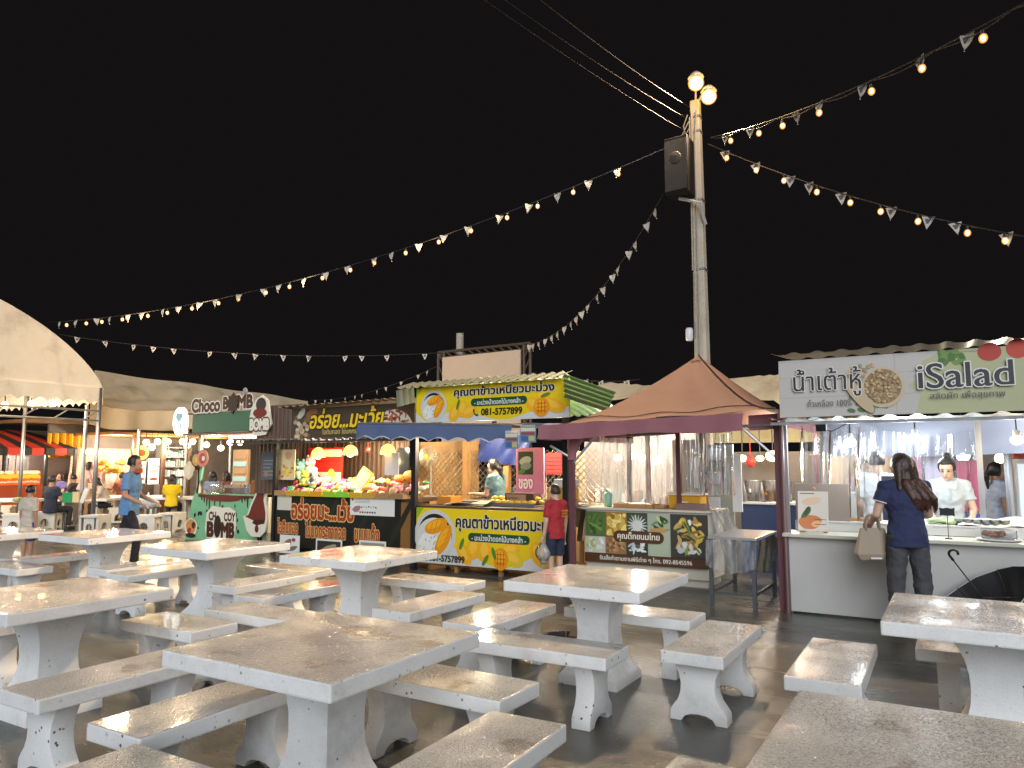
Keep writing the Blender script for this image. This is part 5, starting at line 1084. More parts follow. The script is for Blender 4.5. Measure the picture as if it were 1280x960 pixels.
m = MB(); m.box(XL - 1.6, XL - 1.5, ya, yb, 0, zt); Wl(m.build('back_wall', mat('dim_stall_wall', (.12, .10, .09), .7, vary=.2), st))
m = MB(); a, b = PX(60, 573, XL), PX(90, 592, XL); lattice_y = m
for k in range(26):
    d = k * .09; H_2 = a.z - b.z
    m.tube([(XL, a.y + max(0, d - H_2), b.z + min(d, H_2)), (XL, a.y + min(d, b.y - a.y), b.z + max(0, d - (b.y - a.y)))], .006, n=4)
Wl(m.build('mesh_panel', M_BLACK, st))
a, b = PX(6, 570, XL + .05), PX(34, 590, XL + .05); m = MB(); m.grid(lambda s, t: V((XL + .05 + .05 * sin(20 * s), a.y + (b.y - a.y) * s, a.z + (b.z - a.z) * t)), 40, 6); item('plastic_curtain', m, M_PLASTIC, 'clear plastic curtain under the striped awning', 'plastic curtain', smooth=True)
light('striped_stall_light', (XL - .5, PX(30, 580, XL).y, zb - .2), 60, (1, .85, .65), r=.1)
# yellow curtain
a, b = PX(60, 541, XL - .4), PX(106, 572, XL - .4); m = MB(); m.grid(lambda s, t: V((XL - .4 + .09 * sin(34 * s), a.y + (b.y - a.y) * s, a.z + (b.z - a.z) * t)), 90, 3); item('yellow_curtain', m, mat('yellow_curtain_cloth', (.70, .42, .02), .7), 'bright yellow pleated curtain beside the striped awning', 'curtain', smooth=True)
# dessert booth with draped pink-white backdrop
bs = thing('draped_booth', (XL + .3, 13.5, 0), 'glowing booth draped with pale pink cloth behind the walking man', 'booth'); Wb = PWR(bs)
a, b = PX(88, 560, XL - .2), PX(160, 612, XL - .2)
m = MB(); m.grid(lambda s, t: V((XL - .2 + .06 * sin(44 * s + 5 * t), a.y + (b.y - a.y) * s, a.z + (b.z - a.z) * t)), 90, 8); Wb(m.build('backdrop', mat('pale_pink_drape', (.62, .45, .38), .7), bs, smooth=True))
m = MB(); m.box(XL - .1, XL + .5, a.y, b.y, .8, .85); m.box(XL + .4, XL + .45, a.y, b.y, 0, .8); Wb(m.build('counter', mat('warm_counter', (.4, .26, .14), .5), bs))
m = MB(); a2, b2 = PX(118, 541, XL), PX(240, 548, XL); m.box(XL - 2, XL + .1, a2.y - 2.0, b2.y + 2.5, 2.75, 2.85); m.use(mat('brown_fascia_board', (.22, .13, .06), .6, vary=.2)); Wb(m.build('roof_board', mat('brown_fascia_board', (.22, .13, .06), .6, vary=.2), bs))
for i in range(7):
    q = PX(104 + i * 3.1, 566 - (i % 2), XL); b_ = thing('small_bulb', q, 'small warm bulb in the row over the draped booth', 'light bulb', 'row of small bulbs over the draped booth'); m = MB(); m.ell((0, 0, 0), .06, 8, 6); m.build('glass', M_BULB, b_, smooth=True)
q = PX(139, 588, XL + .2); r = random.Random(4)
fl = thing('flower_bouquet', (q.x, q.y, .85), 'orange and yellow flower arrangement on the draped booth', 'flowers')
m = MB(); m.lathe([(.12, 0), (.16, .35), (.14, .40)], n=14); m.build('vase', M_WHITE, fl, smooth=True)
m = MB(); mo, my = mat('orange_petals', (.65, .2, .02), .6), mat('yellow_petals', (.7, .5, .1), .6)
for i in range(26): m.use(mo if i % 3 else my).ell((r.uniform(-.3, .3), r.uniform(-.3, .3), .45 + r.uniform(0, .35)), (.10, .10, .07), 8, 5)
m.build('blossoms', None, fl)
light('draped_booth_light', (XL + .9, PX(125, 570, XL).y, 2.1), 42, (1, .80, .60), r=.12)
# restaurant front with fridge and bulbs
XR = -21.5
rf = thing('noodle_restaurant', (XR, 15.5, 0), 'dim restaurant front with bulbs, menu boards and shelves left of the green stall', 'restaurant'); Wr = PWR(rf)
a, b = PX(150, 545, XR), PX(262, 560, XR)
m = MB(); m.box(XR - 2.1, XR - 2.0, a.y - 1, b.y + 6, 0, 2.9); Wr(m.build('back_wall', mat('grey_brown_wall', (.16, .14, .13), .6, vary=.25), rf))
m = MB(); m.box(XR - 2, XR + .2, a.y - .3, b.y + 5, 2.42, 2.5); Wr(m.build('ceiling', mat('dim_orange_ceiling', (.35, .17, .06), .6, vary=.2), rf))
m = MB(); c, d = PX(205, 568, XR - 1.2), PX(232, 602, XR - 1.2)
for k in range(5): z = .8 + k * .32; m.box(XR - 1.6, XR - 1.2, c.y, d.y, z, z + .03)
m.box(XR - 1.6, XR - 1.2, c.y - .04, c.y, 0, 2.2); m.box(XR - 1.6, XR - 1.2, d.y, d.y + .04, 0, 2.2); Wr(m.build('shelf_rack', M_GREYMETAL, rf))
m = MB(); r = random.Random(6)
for k in range(4):
    for j in range(9):
        y = c.y + (d.y - c.y) * (j + .2) / 9; m.use(r.choice([mat('pale_teal_plastic', (.3, .5, .5), .4), M_WHITE, M_GREYMETAL])).box(XR - 1.5, XR - 1.25, y, y + (d.y - c.y) / 13, .832 + k * .32, .832 + k * .32 + r.uniform(.1, .24))
Wr(m.build('shelf_goods', None, rf))
m = MB()
for u in (163, 202, 233): q = PX(u, 600, XR); m.box(XR - .05, XR + .05, q.y - .05, q.y + .05, 0, 2.42)
Wr(m.build('posts', M_DKWOOD, rf)) if 0 else None
for u in (166, 203, 235):
    q = PX(u, 600, XR); m = MB(); m.box(XR - .05, XR + .05, q.y - .05, q.y + .05, 0, 2.42); Wr(m.build('post', M_DKWOOD, rf))
for i, (u0, v0, u1, v1, c) in enumerate(((184, 573, 200, 605, flat(200, 205, 206)), (172, 577, 183, 604, flat(190, 170, 120)))):
    p = panelX(u0, v0, u1, v1, XR - .4, 'menu_board', mat('lit_menu_board%s' % ('' if i else '_white'), (.8, .8, .8), .4, emit=.35, ecol=(.9, .9, .85) if not i else (.8, .6, .35)))
    for k in range(3): p.rect(.08, p.w - .08, p.h * (.08 + k * .3), p.h * (.10 + k * .3), flat(120, 120, 120)); p.ell(p.w * .5, p.h * (.2 + k * .3), p.w * .3, p.h * .06, (flat(150, 60, 40), flat(170, 150, 110), flat(140, 150, 160))[k], 0, 14)
    p.rect(0, .05, 0, p.h, flat(40, 30, 26)); p.rect(p.w - .05, p.w, 0, p.h, flat(40, 30, 26)); p.rect(0, p.w, p.h * .66, p.h * .69, flat(40, 30, 26)); p.done(); tag(p.board, ('white lit menu board in a dark frame behind the walking man', 'yellowish lit menu board beside the white one')[i], 'menu')
q = PX(176, 566, XR + .3); m = MB(); m.use(mat('lit_round_sign', (.8, .6, .2), .4, emit=.6, ecol=(1, .7, .25))).prism([q + V((0, .24 * cos(t), .22 * sin(t))) for t in [k * pi / 14 for k in range(28)]], (.04, 0, 0))
m.use(flat(200, 120, 60)).poly([q + V((.044, .13 * cos(t), .10 * sin(t))) for t in [k * pi / 8 for k in range(16)]]); item('round_sign', m, None, 'round yellow lit sign above the walking man', 'sign')
for i, (u, v) in enumerate(((183, 553), (197, 552), (210, 552), (190, 559), (228, 552), (241, 552), (234, 557))):
    q = PX(u, v, XR + .4 + .02 * i); b_ = thing('ceiling_bulb', q, ('first', 'second', 'third', 'low fourth', 'fifth', 'sixth', 'low seventh')[i] + ' bulb in the row glowing before the restaurant ceiling', 'light bulb', 'bulbs of the restaurant'); m = MB(); m.ell((0, 0, 0), .095, 10, 7); m.build('glass', M_BULB, b_, smooth=True); m = MB(); m.tube([(0, 0, .08), (0, 0, max(.12, 2.5 - q.z))], .01); m.build('cord', M_CABLE, b_)
q = PX(211, 565, XR + .5); pl = thing('pendant_lamp', q, 'small conical pendant lamp in front of the restaurant shelf', 'lamp'); m = MB(); m.lathe([(.13, -.06), (.03, .05)], n=14, closed=False); m.build('shade', mat('lit_white_shade', (.8, .7, .6), .4, emit=1.2, ecol=(1, .8, .55)), pl, smooth=True); m = MB(); m.tube([(0, 0, .05), (0, 0, 2.42 - q.z)], .01); m.build('cord', M_CABLE, pl)
light('restaurant_light', (XR + .2, PX(200, 570, XR).y, 2.1), 80, (1, .80, .52), r=.15); light('restaurant_light', (XR + .2, PX(262, 570, XR).y, 2.1), 65, (1, .85, .62), r=.15)

# ================================================================== SALAD AND SOY MILK STALL (right)
ss = thing('salad_stall', (0, 9.4, 0), 'white salad and soy milk stall with long counter and printed sign', 'stall'); Wq = PWR(ss)
XW = 2.2
M_PLY = mat('white_grey_laminate', (.50, .49, .47), .55, vary=.08, vscale=3, dirt=(.35, .33, .30), dscale=.9, damt=.4)
m = MB(); m.box(-1.57, XW, 8.39, 8.42, .02, .785); m.box(-1.57, -1.54, 8.425, 9.3, .02, .785); Wq(m.build('counter_front', M_PLY, ss))
m = MB(); m.box(-1.62, XW, 8.30, 8.80, .79, .825); Wq(m.build('counter_ledge', mat('cream_ledge_board', (.55, .53, .45), .45, vary=.06), ss, bevel=.006))
m = MB(); m.box(-1.57, XW, 8.80, 8.83, .83, .91); m.box(-1.57, XW, 8.80, 9.3, .915, .93); Wq(m.build('back_counter', mat('white_counter_top', (.66, .66, .64), .35), ss))
for x in (-1.585, .22, 1.9):
    for y in (8.44, 11.1):
        if x == .22 and y < 9: y = 9.55
        m = MB(); m.box(x - .028, x + .028, y - .028, y + .028, 0, 2.02); Wq(m.build('post', M_STEEL, ss))
m = MB(); m.tube([(-1.60, 8.37, 0), (-1.60, 8.37, 2.0)], .022); m.lathe([(.04, 0), (.04, .02)], (-1.60, 8.37, 0), 12); Wq(m.build('post', mat('dull_maroon_steel', (.16, .09, .09), .4, .3), ss))
m = MB(); m.box(-1.66, XW, 8.13, 8.17, 1.955, 1.985); Wq(m.build('gutter_rail', M_GREYMETAL, ss))
m = MB(); corrugated(m, (-1.68, 8.08, 2.01), (XW + 1.7, 0, 0), (0, 3.2, .10), .23, .022); Wq(m.build('lower_roof', M_GREYROOF, ss, smooth=True))
m = MB(); corrugated(m, (-1.62, 8.05, 2.685), (XW + 1.6, 0, .0), (0, .9, .06), .23, .016); Wq(m.build('upper_roof', M_GREYROOF, ss, smooth=True))
p = Panel((-1.56, 8.12, 2.03), (1, 0, .0), (0, .035, 1), ss, thick=.03, w=XW + 1.5, h=.60, name='sign_board', mboard=flat(186, 182, 178)); Wq(p.board)
for b in (.20, .41): p.rect(0, XW + 1.5, b, b + .004, flat(160, 156, 152))
p.rect(1.09, 1.096, 0, .6, flat(165, 162, 158))
pts = [(1.25, .0), (2.4, 0), (2.4, .6), (1.5, .6), (1.32, .5), (1.36, .38), (1.20, .28), (1.30, .18)]; p.poly(pts, flat(176, 178, 140))
p.poly([(1.46, .6), (1.62, .6), (1.66, .53), (1.57, .50), (1.52, .44), (1.47, .50)], flat(84, 116, 60)); rr = random.Random(3)
for i in range(16): p.ell(1.46 + rr.uniform(0, .22), .50 + rr.uniform(-.05, .09), .035, .025, rr.choice([flat(70, 110, 50), flat(110, 140, 70)]), rr.uniform(0, 3), 9, .2, i)
p.rect(1.64, 1.80, .568, .574, flat(110, 140, 70)); p.ell(1.88, .555, .095, .085, flat(176, 50, 34), 0, 22); p.ell(2.1, .57, .09, .09, flat(190, 60, 36), 0, 22)
for i in range(20): p.ell(.80 + rr.uniform(-.12, .2), .10 + rr.uniform(-.06, .12), .04, .022, rr.choice([flat(84, 112, 70), flat(110, 134, 90)]), rr.uniform(0, 3), 9)
pt_ = [flat(176, 150, 110), flat(150, 122, 84), flat(196, 172, 130), flat(160, 136, 100)]
for i in range(46): p.ell(.66 + abs(rr.gauss(0, .16)), .40 + rr.uniform(-.10, .12) * (1 if i % 3 else .5), .02, .015, rr.choice(pt_), rr.uniform(0, 3), 8)
p.ell(.98, .27, .19, .20, flat(196, 176, 146), 0, 28); p.ell(.98, .28, .165, .172, flat(140, 116, 84), 0, 28)
for i in range(150):
    t, r_ = rr.uniform(0, 2 * pi), .155 * math.sqrt(rr.random()); p.ell(.98 + r_ * cos(t), .28 + r_ * 1.04 * sin(t), .017, .013, rr.choice(pt_), rr.uniform(0, 3), 7)
p.ell(.76, .20, .06, .22, flat(190, 170, 140), .62, 18)
INK2 = flat(44, 44, 48)
p.text('น้ำเต้าหู้', .15, .195, .64, INK2, .010, h=.30, outline=flat(222, 220, 216), ow=.03); p.text('ถั่วเหลือง 100%', .28, .10, .42, flat(90, 88, 90), .006, h=.075)
p.text('iSalad', 1.29, .235, .76, INK2, .012, h=.24, outline=flat(222, 220, 216), ow=.03); p.text('สลัดผัก เพื่อสุขภาพ', 1.38, .115, .60, flat(80, 80, 80), .006, h=.085); p.done()
# bulbs, bare, hanging in front
for i, (u, v) in enumerate(((1063, 553), (1144, 548), (1271, 550))):
    q = PY(u, v, 8.75); b_ = thing('hanging_bulb', q, ('left cool white', 'middle cool white', 'right warm')[i] + ' bare bulb hanging over the salad counter', 'light bulb', 'bulbs over the salad counter')
    m = MB(); m.ell((0, 0, 0), (.055, .055, .045)); m.build('glass', M_BULBW if i < 2 else M_BULB, b_, smooth=True); m = MB(); m.lathe([(.03, .03), (.028, .09), (.012, .1)], n=12); m.build('socket', M_WHITE, b_); m = MB(); m.tube([(0, 0, .1), (0, 0, 2.02 - q.z)], .007); m.build('cord', M_CABLE, b_)
    light('salad_bulb_light', q + V((0, 0, -.09)), 5, (.86, .95, 1) if i < 2 else (1, .8, .55), b_, r=.05)
light('salad_stall_light', (-.5, 9.8, 1.85), 17, (.92, .97, 1), r=.15); light('salad_stall_light', (.9, 10.2, 1.85), 8, (.95, .97, 1), r=.15)
m = MB(); q = PY(1027, 536, 8.6); m.box(q.x - .05, q.x + .05, 8.55, 8.65, q.z - .03, 2.0); m.tube([q, q + V((.1, 0, -.03)), q + V((.25, .0, .05)), (-.98, 8.75, 2.0)], .006, n=5); item('socket_box', m, M_BLACK, 'small black socket box under the salad stall roof', 'socket')
curtain(-1.52, -.72, 8.95, .94, 1.96, 'clear plastic curtain at the left of the salad counter', 7, 3, .03)
curtain(-1.50, .20, 10.15, .85, 1.92, 'wide clear plastic curtain behind the woman serving salad', 8, 5, .035)
m = MB(); m.grid(lambda s, t: V((-1.5 + 3.4 * s, 10.6 + .05 * sin(9 * s + 4 * t), 2.08 - .42 * t - .02 * sin(pi * s * 2) * t)), 30, 6); item('grey_tarp', m, mat('grey_blue_tarp', (.20, .215, .27), .5, bump=.4, bscale=6), 'grey tarpaulin strip hanging along the back of the salad stall', 'tarpaulin', smooth=True)
# what stands behind the curtain
m = MB(); m.box(-1.6, -.42, 11.6, 11.65, 0, 1.75); item('beige_partition', m, mat('beige_partition_board', (.48, .40, .30), .6, vary=.12), 'beige partition glowing behind the salad stall curtain', 'partition')
for i, (u0, v0, u1, v1, c, lab) in enumerate(((1139, 570, 1154, 625, (.55, .05, .30), 'magenta banner standing behind the plastic curtain'), (1155, 570, 1188, 612, (.60, .55, .68), 'pale lilac sheet beside the magenta banner'), (1195, 575, 1230, 640, (.42, .03, .10), 'dark crimson banner behind the plastic curtain edge'))):
    a, b = PY(u0, v0, 11.0), PY(u1, v1, 11.0); m = MB(); m.box(a.x, b.x, 11.0, 11.02, b.z, a.z); 
    item('banner', m, mat('cloth_' + lab.split()[0] + '_' + lab.split()[1], c, .6), lab, 'banner')
a, b = PY(1195, 642, 10.9), PY(1232, 652, 10.9); m = MB().use(flat(40, 70, 170)); m.box(a.x, b.x, 10.9, 11.0, b.z - .2, a.z); item('blue_crate', m, None, 'blue crate below the crimson banner', 'crate')
m = MB(); r = random.Random(9)
for i, (x, w, h, mm) in enumerate(((-.86, .22, .22, M_WHITE), (-1.1, .16, .42, M_WHITE), (-.62, .16, .18, M_CLEARBOX), (-.35, .18, .12, M_WHITE), (.02, .2, .15, M_WHITE))):
    m = MB(); m.box(x - w / 2, x + w / 2, 9.95, 10.1, .79, .79 + h); item('white_container', m, mm, ('square white container left of the customer', 'tall white container at the left behind the sign board', 'clear container by the man in white', 'low white container behind the customer', 'white container behind the serving woman')[i], 'container', bevel=.015)
m = MB(); m.box(-1.5, 1.9, 9.85, 10.2, .74, .785); m.box(-1.5, 1.9, 10.16, 10.2, 0, .735); item('back_bench', m, M_GREYMETAL, 'grey work bench at the back of the salad stall', 'work bench')
for i, (u, v) in enumerate(((1098, 570), (1204, 570), (1250, 573))):
    q = PY(u, v, 11.3 if i < 2 else 14.0); b_ = thing('far_lamp', q, ('warm lamp glowing above the man in white', 'cool lamp glowing beside the hair bun', 'warm lamp glowing in the dark gap at far right')[i], 'lamp'); m = MB(); m.ell((0, 0, 0), .075); m.build('glass', M_BULBW if i == 1 else M_BULB, b_, smooth=True); m = MB(); m.tube([(0, 0, .06), (0, 0, .6)], .008); m.build('cord', M_CABLE, b_)
# far right gap: fridge edge, dark back, distant counter
q = PY(1274, 600, 11.8); fr_ = thing('drinks_fridge', (q.x + .25, 12.0, 0), 'white drinks fridge with red top at the right picture edge', 'fridge'); m = MB(); m.box(-.3, .3, -.25, .3, 0, 1.62); m.build('cabinet', M_WHITE, fr_, bevel=.015); m = MB(); m.box(-.3, .3, -.30, .3, 1.625, 1.75); m.build('red_top', mat('red_fridge_top', (.5, .06, .05), .4), fr_); m = MB(); m.box(-.26, .26, -.262, -.252, .3, 1.55); m.build('glass_door', mat('lit_fridge_glass', (.6, .7, .75), .15, emit=.5, ecol=(.85, .95, 1)), fr_)
m = MB(); m.tube([(PY(1262, 600, 11.2).x, 11.2, 0), (PY(1262, 600, 11.2).x, 11.2, 2.0)], .035); m.tube([(PY(1258, 600, 11.2).x, 11.2, 0), (PY(1258, 600, 11.2).x, 11.2, 2.0)], .02); item('steel_post', m, M_STEEL, 'pair of steel tent poles in the far right gap', 'post')
m = MB(); m.box(-.6, 3.5, 15.5, 15.6, 0, 1.9); item('dark_fence', m, mat('dark_back_fence', (.035, .03, .03), .7), 'dark fence panel in the gap behind the salad stall', 'fence')
m = MB(); m.box(-.2, 1.8, 13.2, 13.6, .70, .76); m.box(-.15, 1.7, 13.3, 13.35, 0, .7); item('distant_counter', m, M_GREYMETAL, 'distant grey counter behind the woman in pale blue', 'counter')
light('back_lane_light', (.8, 13.4, 2.3), 60, (1, .85, .65), r=.1)
# things on the salad counter
m = MB(); a, b = PY(994, 604, 8.93), PY(1063, 656, 8.93); m.box(a.x, b.x, 8.90, 8.925, b.z, a.z); item('brown_board', m, mat('taupe_board', (.24, .19, .16), .6, vary=.05), 'plain taupe board standing on the left of the salad counter', 'board', bevel=.003)
a, b = PY(996, 613, 8.52), PY(1036, 664, 8.52); w_, h_ = b.x - a.x, a.z - b.z
ps = Panel((a.x, 8.50, .845), (1, .06, 0), (0, .16, 1), None, thick=.008, w=w_, h=h_, name='picture_menu', mboard=flat(216, 208, 196))
ps.rect(.02, w_ * .55, h_ * .93, h_ * .955, flat(90, 90, 90)); ps.ell(w_ * .40, h_ * .22, w_ * .38, h_ * .18, flat(200, 120, 70), .1, 20, .08); ps.ell(w_ * .28, h_ * .45, w_ * .24, h_ * .07, flat(70, 100, 50), .9, 16, .1); ps.ell(w_ * .3, h_ * .5, w_ * .18, h_ * .05, flat(40, 70, 36), 1.1, 14); ps.ell(w_ * .45, h_ * .75, w_ * .32, h_ * .10, flat(220, 190, 160), .2, 18, .08); ps.ell(w_ * .6, h_ * .18, w_ * .16, h_ * .08, flat(230, 170, 120), .3, 14, .1)
for k in range(2): ps.rect(w_ * .55, w_ * .93, h_ * (.28 - k * .12), h_ * (.295 - k * .12), flat(60, 60, 60))
ps.done(); tag(ps.board, 'framed food picture leaning in front of the taupe board', 'menu')
m = MB(); m.box(a.x + .02, a.x + .05, 8.5, 8.62, .827, .845); m.box(a.x + w_ - .05, a.x + w_ - .02, 8.5, 8.62, .827, .845); m.tube([(a.x + .17, 8.66, .83), (a.x + .17, 8.61, .95)], .006); m.ell((a.x + .16, 8.60, .85 + h_ + .015), (.018, .015, .02)); m.build('easel', M_WOOD, ps.board)
m = MB(); a, b = PY(1063, 650, 9.0), PY(1098, 657, 9.0); m.box(a.x, b.x, 8.95, 9.1, .932, .965); item('wooden_rail', m, M_WOOD, 'orange wooden strip on the counter behind the beige bag', 'strip')
q = PY(1081, 672, 8.45); m = MB(); m.box(q.x - .05, q.x + .05, 8.4, 8.5, .827, .875); m.use(M_PAPER); item('small_box', m, mat('red_brown_box', (.18, .06, .04), .5), 'small red brown box on the ledge left of the beige bag', 'box', bevel=.004)
# card holder
q = PY(1186, 676, 8.5); ch = thing('card_holder', (q.x, 8.5, .826), 'wire card stand with a black ornate clip on the salad ledge', 'card stand'); ht = PY(1186, 640, 8.5).z - .826
m = MB(); m.lathe([(.035, 0), (.03, .008)], n=14); m.tube([(0, 0, .008), (0, 0, ht - .02)], .0035); m.build('stem', M_BLACK, ch)
m = MB(); m.prism([(x, -.006, ht + z) for x, z in ((-.065, -.04), (-.04, -.033), (0, -.038), (.04, -.033), (.065, -.04), (.062, 0), (.067, .042), (.035, .034), (0, .042), (-.035, .034), (-.067, .042), (-.062, 0))], (0, .012, 0)); m.build('plaque', M_BLACK, ch)
# sauce pots
pots = ((1199, 'black', (.02, .015, .012)), (1211, 'orange red', (.45, .12, .03)), (1222, 'pale brown', (.42, .36, .26)), (1233, 'bluish grey', (.25, .27, .3)), (1245, 'olive', (.36, .38, .16)), (1257, 'mustard', (.5, .36, .1)))
for i, (u, nm, c) in enumerate(pots):
    q = PY(u, 663, 8.92); s = thing('sauce_pot', (q.x, 8.92, .931), f'small clear pot of {nm} dressing in the row on the salad counter', 'sauce pot', 'dressing pots on the salad counter')
    m = MB(); m.lathe([(.036, 0), (.042, .055)], n=14); m.build('pot', M_CLEARBOX, s, smooth=True); m = MB(); m.lathe([(.033, .003), (.038, .042)], n=14); m.build('dressing', mat('dressing_' + nm.replace(' ', '_'), c, .3), s, smooth=True); m = MB(); m.lathe([(.045, .056), (.045, .064)], n=14); m.build('lid', M_CLEARBOX, s)
q = PY(1249, 676, 8.52); tb = thing('food_box', (q.x, 8.52, .826), 'clear clamshell box of fried meat on a plate at the right of the ledge', 'food box'); tb.scale = (1.25, 1.25, 1.25)
m = MB(); m.lathe([(.10, 0), (.15, .012), (.15, .018), (.10, .008)], n=24); m.build('plate', M_WHITE, tb, smooth=True)
m = MB(); m.box(-.115, .115, -.075, .075, .019, .09); m.build('clamshell', M_CLEARBOX, tb, bevel=.01); m = MB(); r = random.Random(5)
for i in range(18): m.ell((r.uniform(-.09, .03), r.uniform(-.05, .05), .035 + r.uniform(0, .03)), (.022, .018, .014), 8, 5)
m.build('meat', mat('fried_meat', (.28, .11, .04), .5, vary=.3, vscale=30), tb)
m = MB(); m.box(.045, .1, -.05, .05, .025, .06); m.build('rice', M_PAPER, tb, bevel=.01)
# white cloth and leafy bags on the back counter
m = MB(); m.grid(lambda s, t: V((-.02 + 1.9 * s, 8.86 + .4 * t, .934 + .09 * max(0, sin(pi * t)) * (.6 + .25 * sin(9 * s) + .2 * sin(21 * s + 4 * t)) + .012 * sin(30 * s + 9 * t))), 60, 10); item('white_cloth', m, mat('white_cotton_cloth', (.72, .72, .70), .8), 'crumpled white cloth covering trays on the salad counter', 'cloth', smooth=True)
m = MB()
r = random.Random(14)
for i in range(14): m.ell((-.12 + r.uniform(-.14, .12), 8.98 + r.uniform(-.06, .08), .95 + r.uniform(0, .03)), (.07, .05, .02), 9, 5, Matrix.Rotation(r.uniform(-.5, .5), 3, 'Y'))
item('salad_leaves', m, mat('pale_lettuce', (.40, .50, .28), .5, vary=.3, vscale=20), 'pale salad leaves lying left of the white cloth', 'salad', smooth=True)
# open umbrella on the floor
hx = PY(1169, 690, 7.72); cc = PY(1230, 757, 7.80); ax_ = (hx - V((cc.x, cc.y, cc.z))).normalized(); um = thing('open_umbrella', (cc.x, cc.y, 0), 'open black umbrella dropped upside down against the salad counter', 'umbrella')
ax_ = V((-.52, -.24, .82)).normalized(); q_ = V((0, 0, 1)).rotation_difference(ax_); cz = V((0, 0, .38)); Rr = .50; NB = 8
def dome(s, t):     # opening faces the handle
    k = s * NB; f = abs((k % 1) - .5) * 2; th = t * 1.05; rad = Rr * sin(th) / sin(1.05) * (.93 + .07 * f * f); z = -.30 * (cos(th) - cos(1.05)) / (1 - cos(1.05)) + .02 * (1 - f) * t
    return cz + q_ @ V((rad * cos(2 * pi * s + .39), rad * sin(2 * pi * s + .39), z))
def dome_out(s, t): return dome(s, t) - ax_ * .004
m = MB(); m.grid(dome, 64, 10); m.build('canopy_lining', mat('black_umbrella_cloth', (.012, .012, .014), .6), um, smooth=True)
m = MB(); m.grid(dome_out, 64, 10); m.build('canopy', mat('navy_umbrella_cloth', (.03, .045, .13), .55), um, smooth=True)
m = MB(); m.tube([dome(i / 64, 1.0) for i in range(65)], .0028, n=5); m.build('piping', mat('white_braid', (.6, .62, .66), .7), um)
for k in range(NB):
    m = MB(); m.tube([dome((k + .0) / NB, t / 6) + ax_ * .008 for t in range(7)], .003, n=5); m.tube([dome(k / NB, .55) + ax_ * .008, cz + ax_ * .02], .0025, n=5); m.build('rib', M_BLACK, um)
m = MB(); e = cz + ax_ * .40; sd = ax_.cross(V((0, 1, 0))).normalized(); m.tube([cz - ax_ * .33, e], .006); hk = [e] + [e + ax_ * (.05 + .035 * sin(t)) + V((-.28, -.0, -.95)) * .0 - sd * (.035 - .035 * cos(t)) for t in [i * pi / 8 for i in range(11)]]; m.tube(hk, .011); m.build('shaft_and_handle', M_BLACK, um, smooth=True)
# small bits on the dining tables under the tent
z = .672
for i, (u, v, dim, mm, nm, lab, cat) in enumerate(((86, 620, (.22, .16, .20), mat('emerald_plastic', (.01, .28, .08), .4), 'green_box', 'emerald green box on the dining table', 'box'), (96, 620, (.14, .14, .22), mat('cream_tin', (.65, .5, .28), .5), 'cream_tin', 'cream condiment tin beside the green box', 'tin'), (28, 620, (.5, .3, .06), mat('leafy_plate', (.22, .28, .10), .6, vary=.4), 'herb_plate', 'plate of leafy herbs on the left dining table', 'plate'), (38, 614, (.10, .10, .26), M_PAPER, 'paper_roll', 'white paper roll standing by the herb plate', 'paper roll'))):
    q = PG(u, v + 8, z); m = MB()
    if nm == 'herb_plate':
        m.use(M_WHITE).lathe([(.2, 0), (.28, .03), (.2, .012)], q, 18); r = random.Random(1)
        for k in range(16): m.use(mm).ell(q + V((r.uniform(-.2, .2), r.uniform(-.2, .2), .05 + r.uniform(0, .05))), (.09, .06, .03), 8, 5)
    elif nm == 'paper_roll': m.lathe([(.06, 0), (.06, .26)], q, 14)
    else:
        m.cbox(q + V((0, 0, dim[2] / 2)), dim, YAW); m.cbox(q + V((0, 0, dim[2] + .01)), (dim[0] * 1.06, dim[1] * 1.06, .018), YAW)
    item(nm, m, mm, lab, cat)
q = PG(102, 628, z); m = MB(); m.tube([q, q + V((.10, .06, .32))], .05, r2=.06); item('rolled_paper', m, M_WHITE, 'white rolled bag standing on the dining table by the tent pole', 'bag')
q = PG(190, 634, z); m = MB(); r = random.Random(7)
for k in range(7): m.ell(q + V((r.uniform(-.2, .2), r.uniform(-.1, .1), .06)), (.12, .1, .09), 9, 6)
item('plastic_bag', m, mat('grey_white_bag', (.5, .5, .52), .35, bump=.6), 'crumpled grey plastic bag on the table by the yellow shirt', 'bag', smooth=True)
q = PG(185, 628, z); m = MB(); m.lathe([(.04, 0), (.045, .14), (.015, .2), (.015, .23)], q, 12); item('sauce_bottle', m, M_WHITE, 'small white sauce bottle beside the crumpled bag', 'bottle', smooth=True)

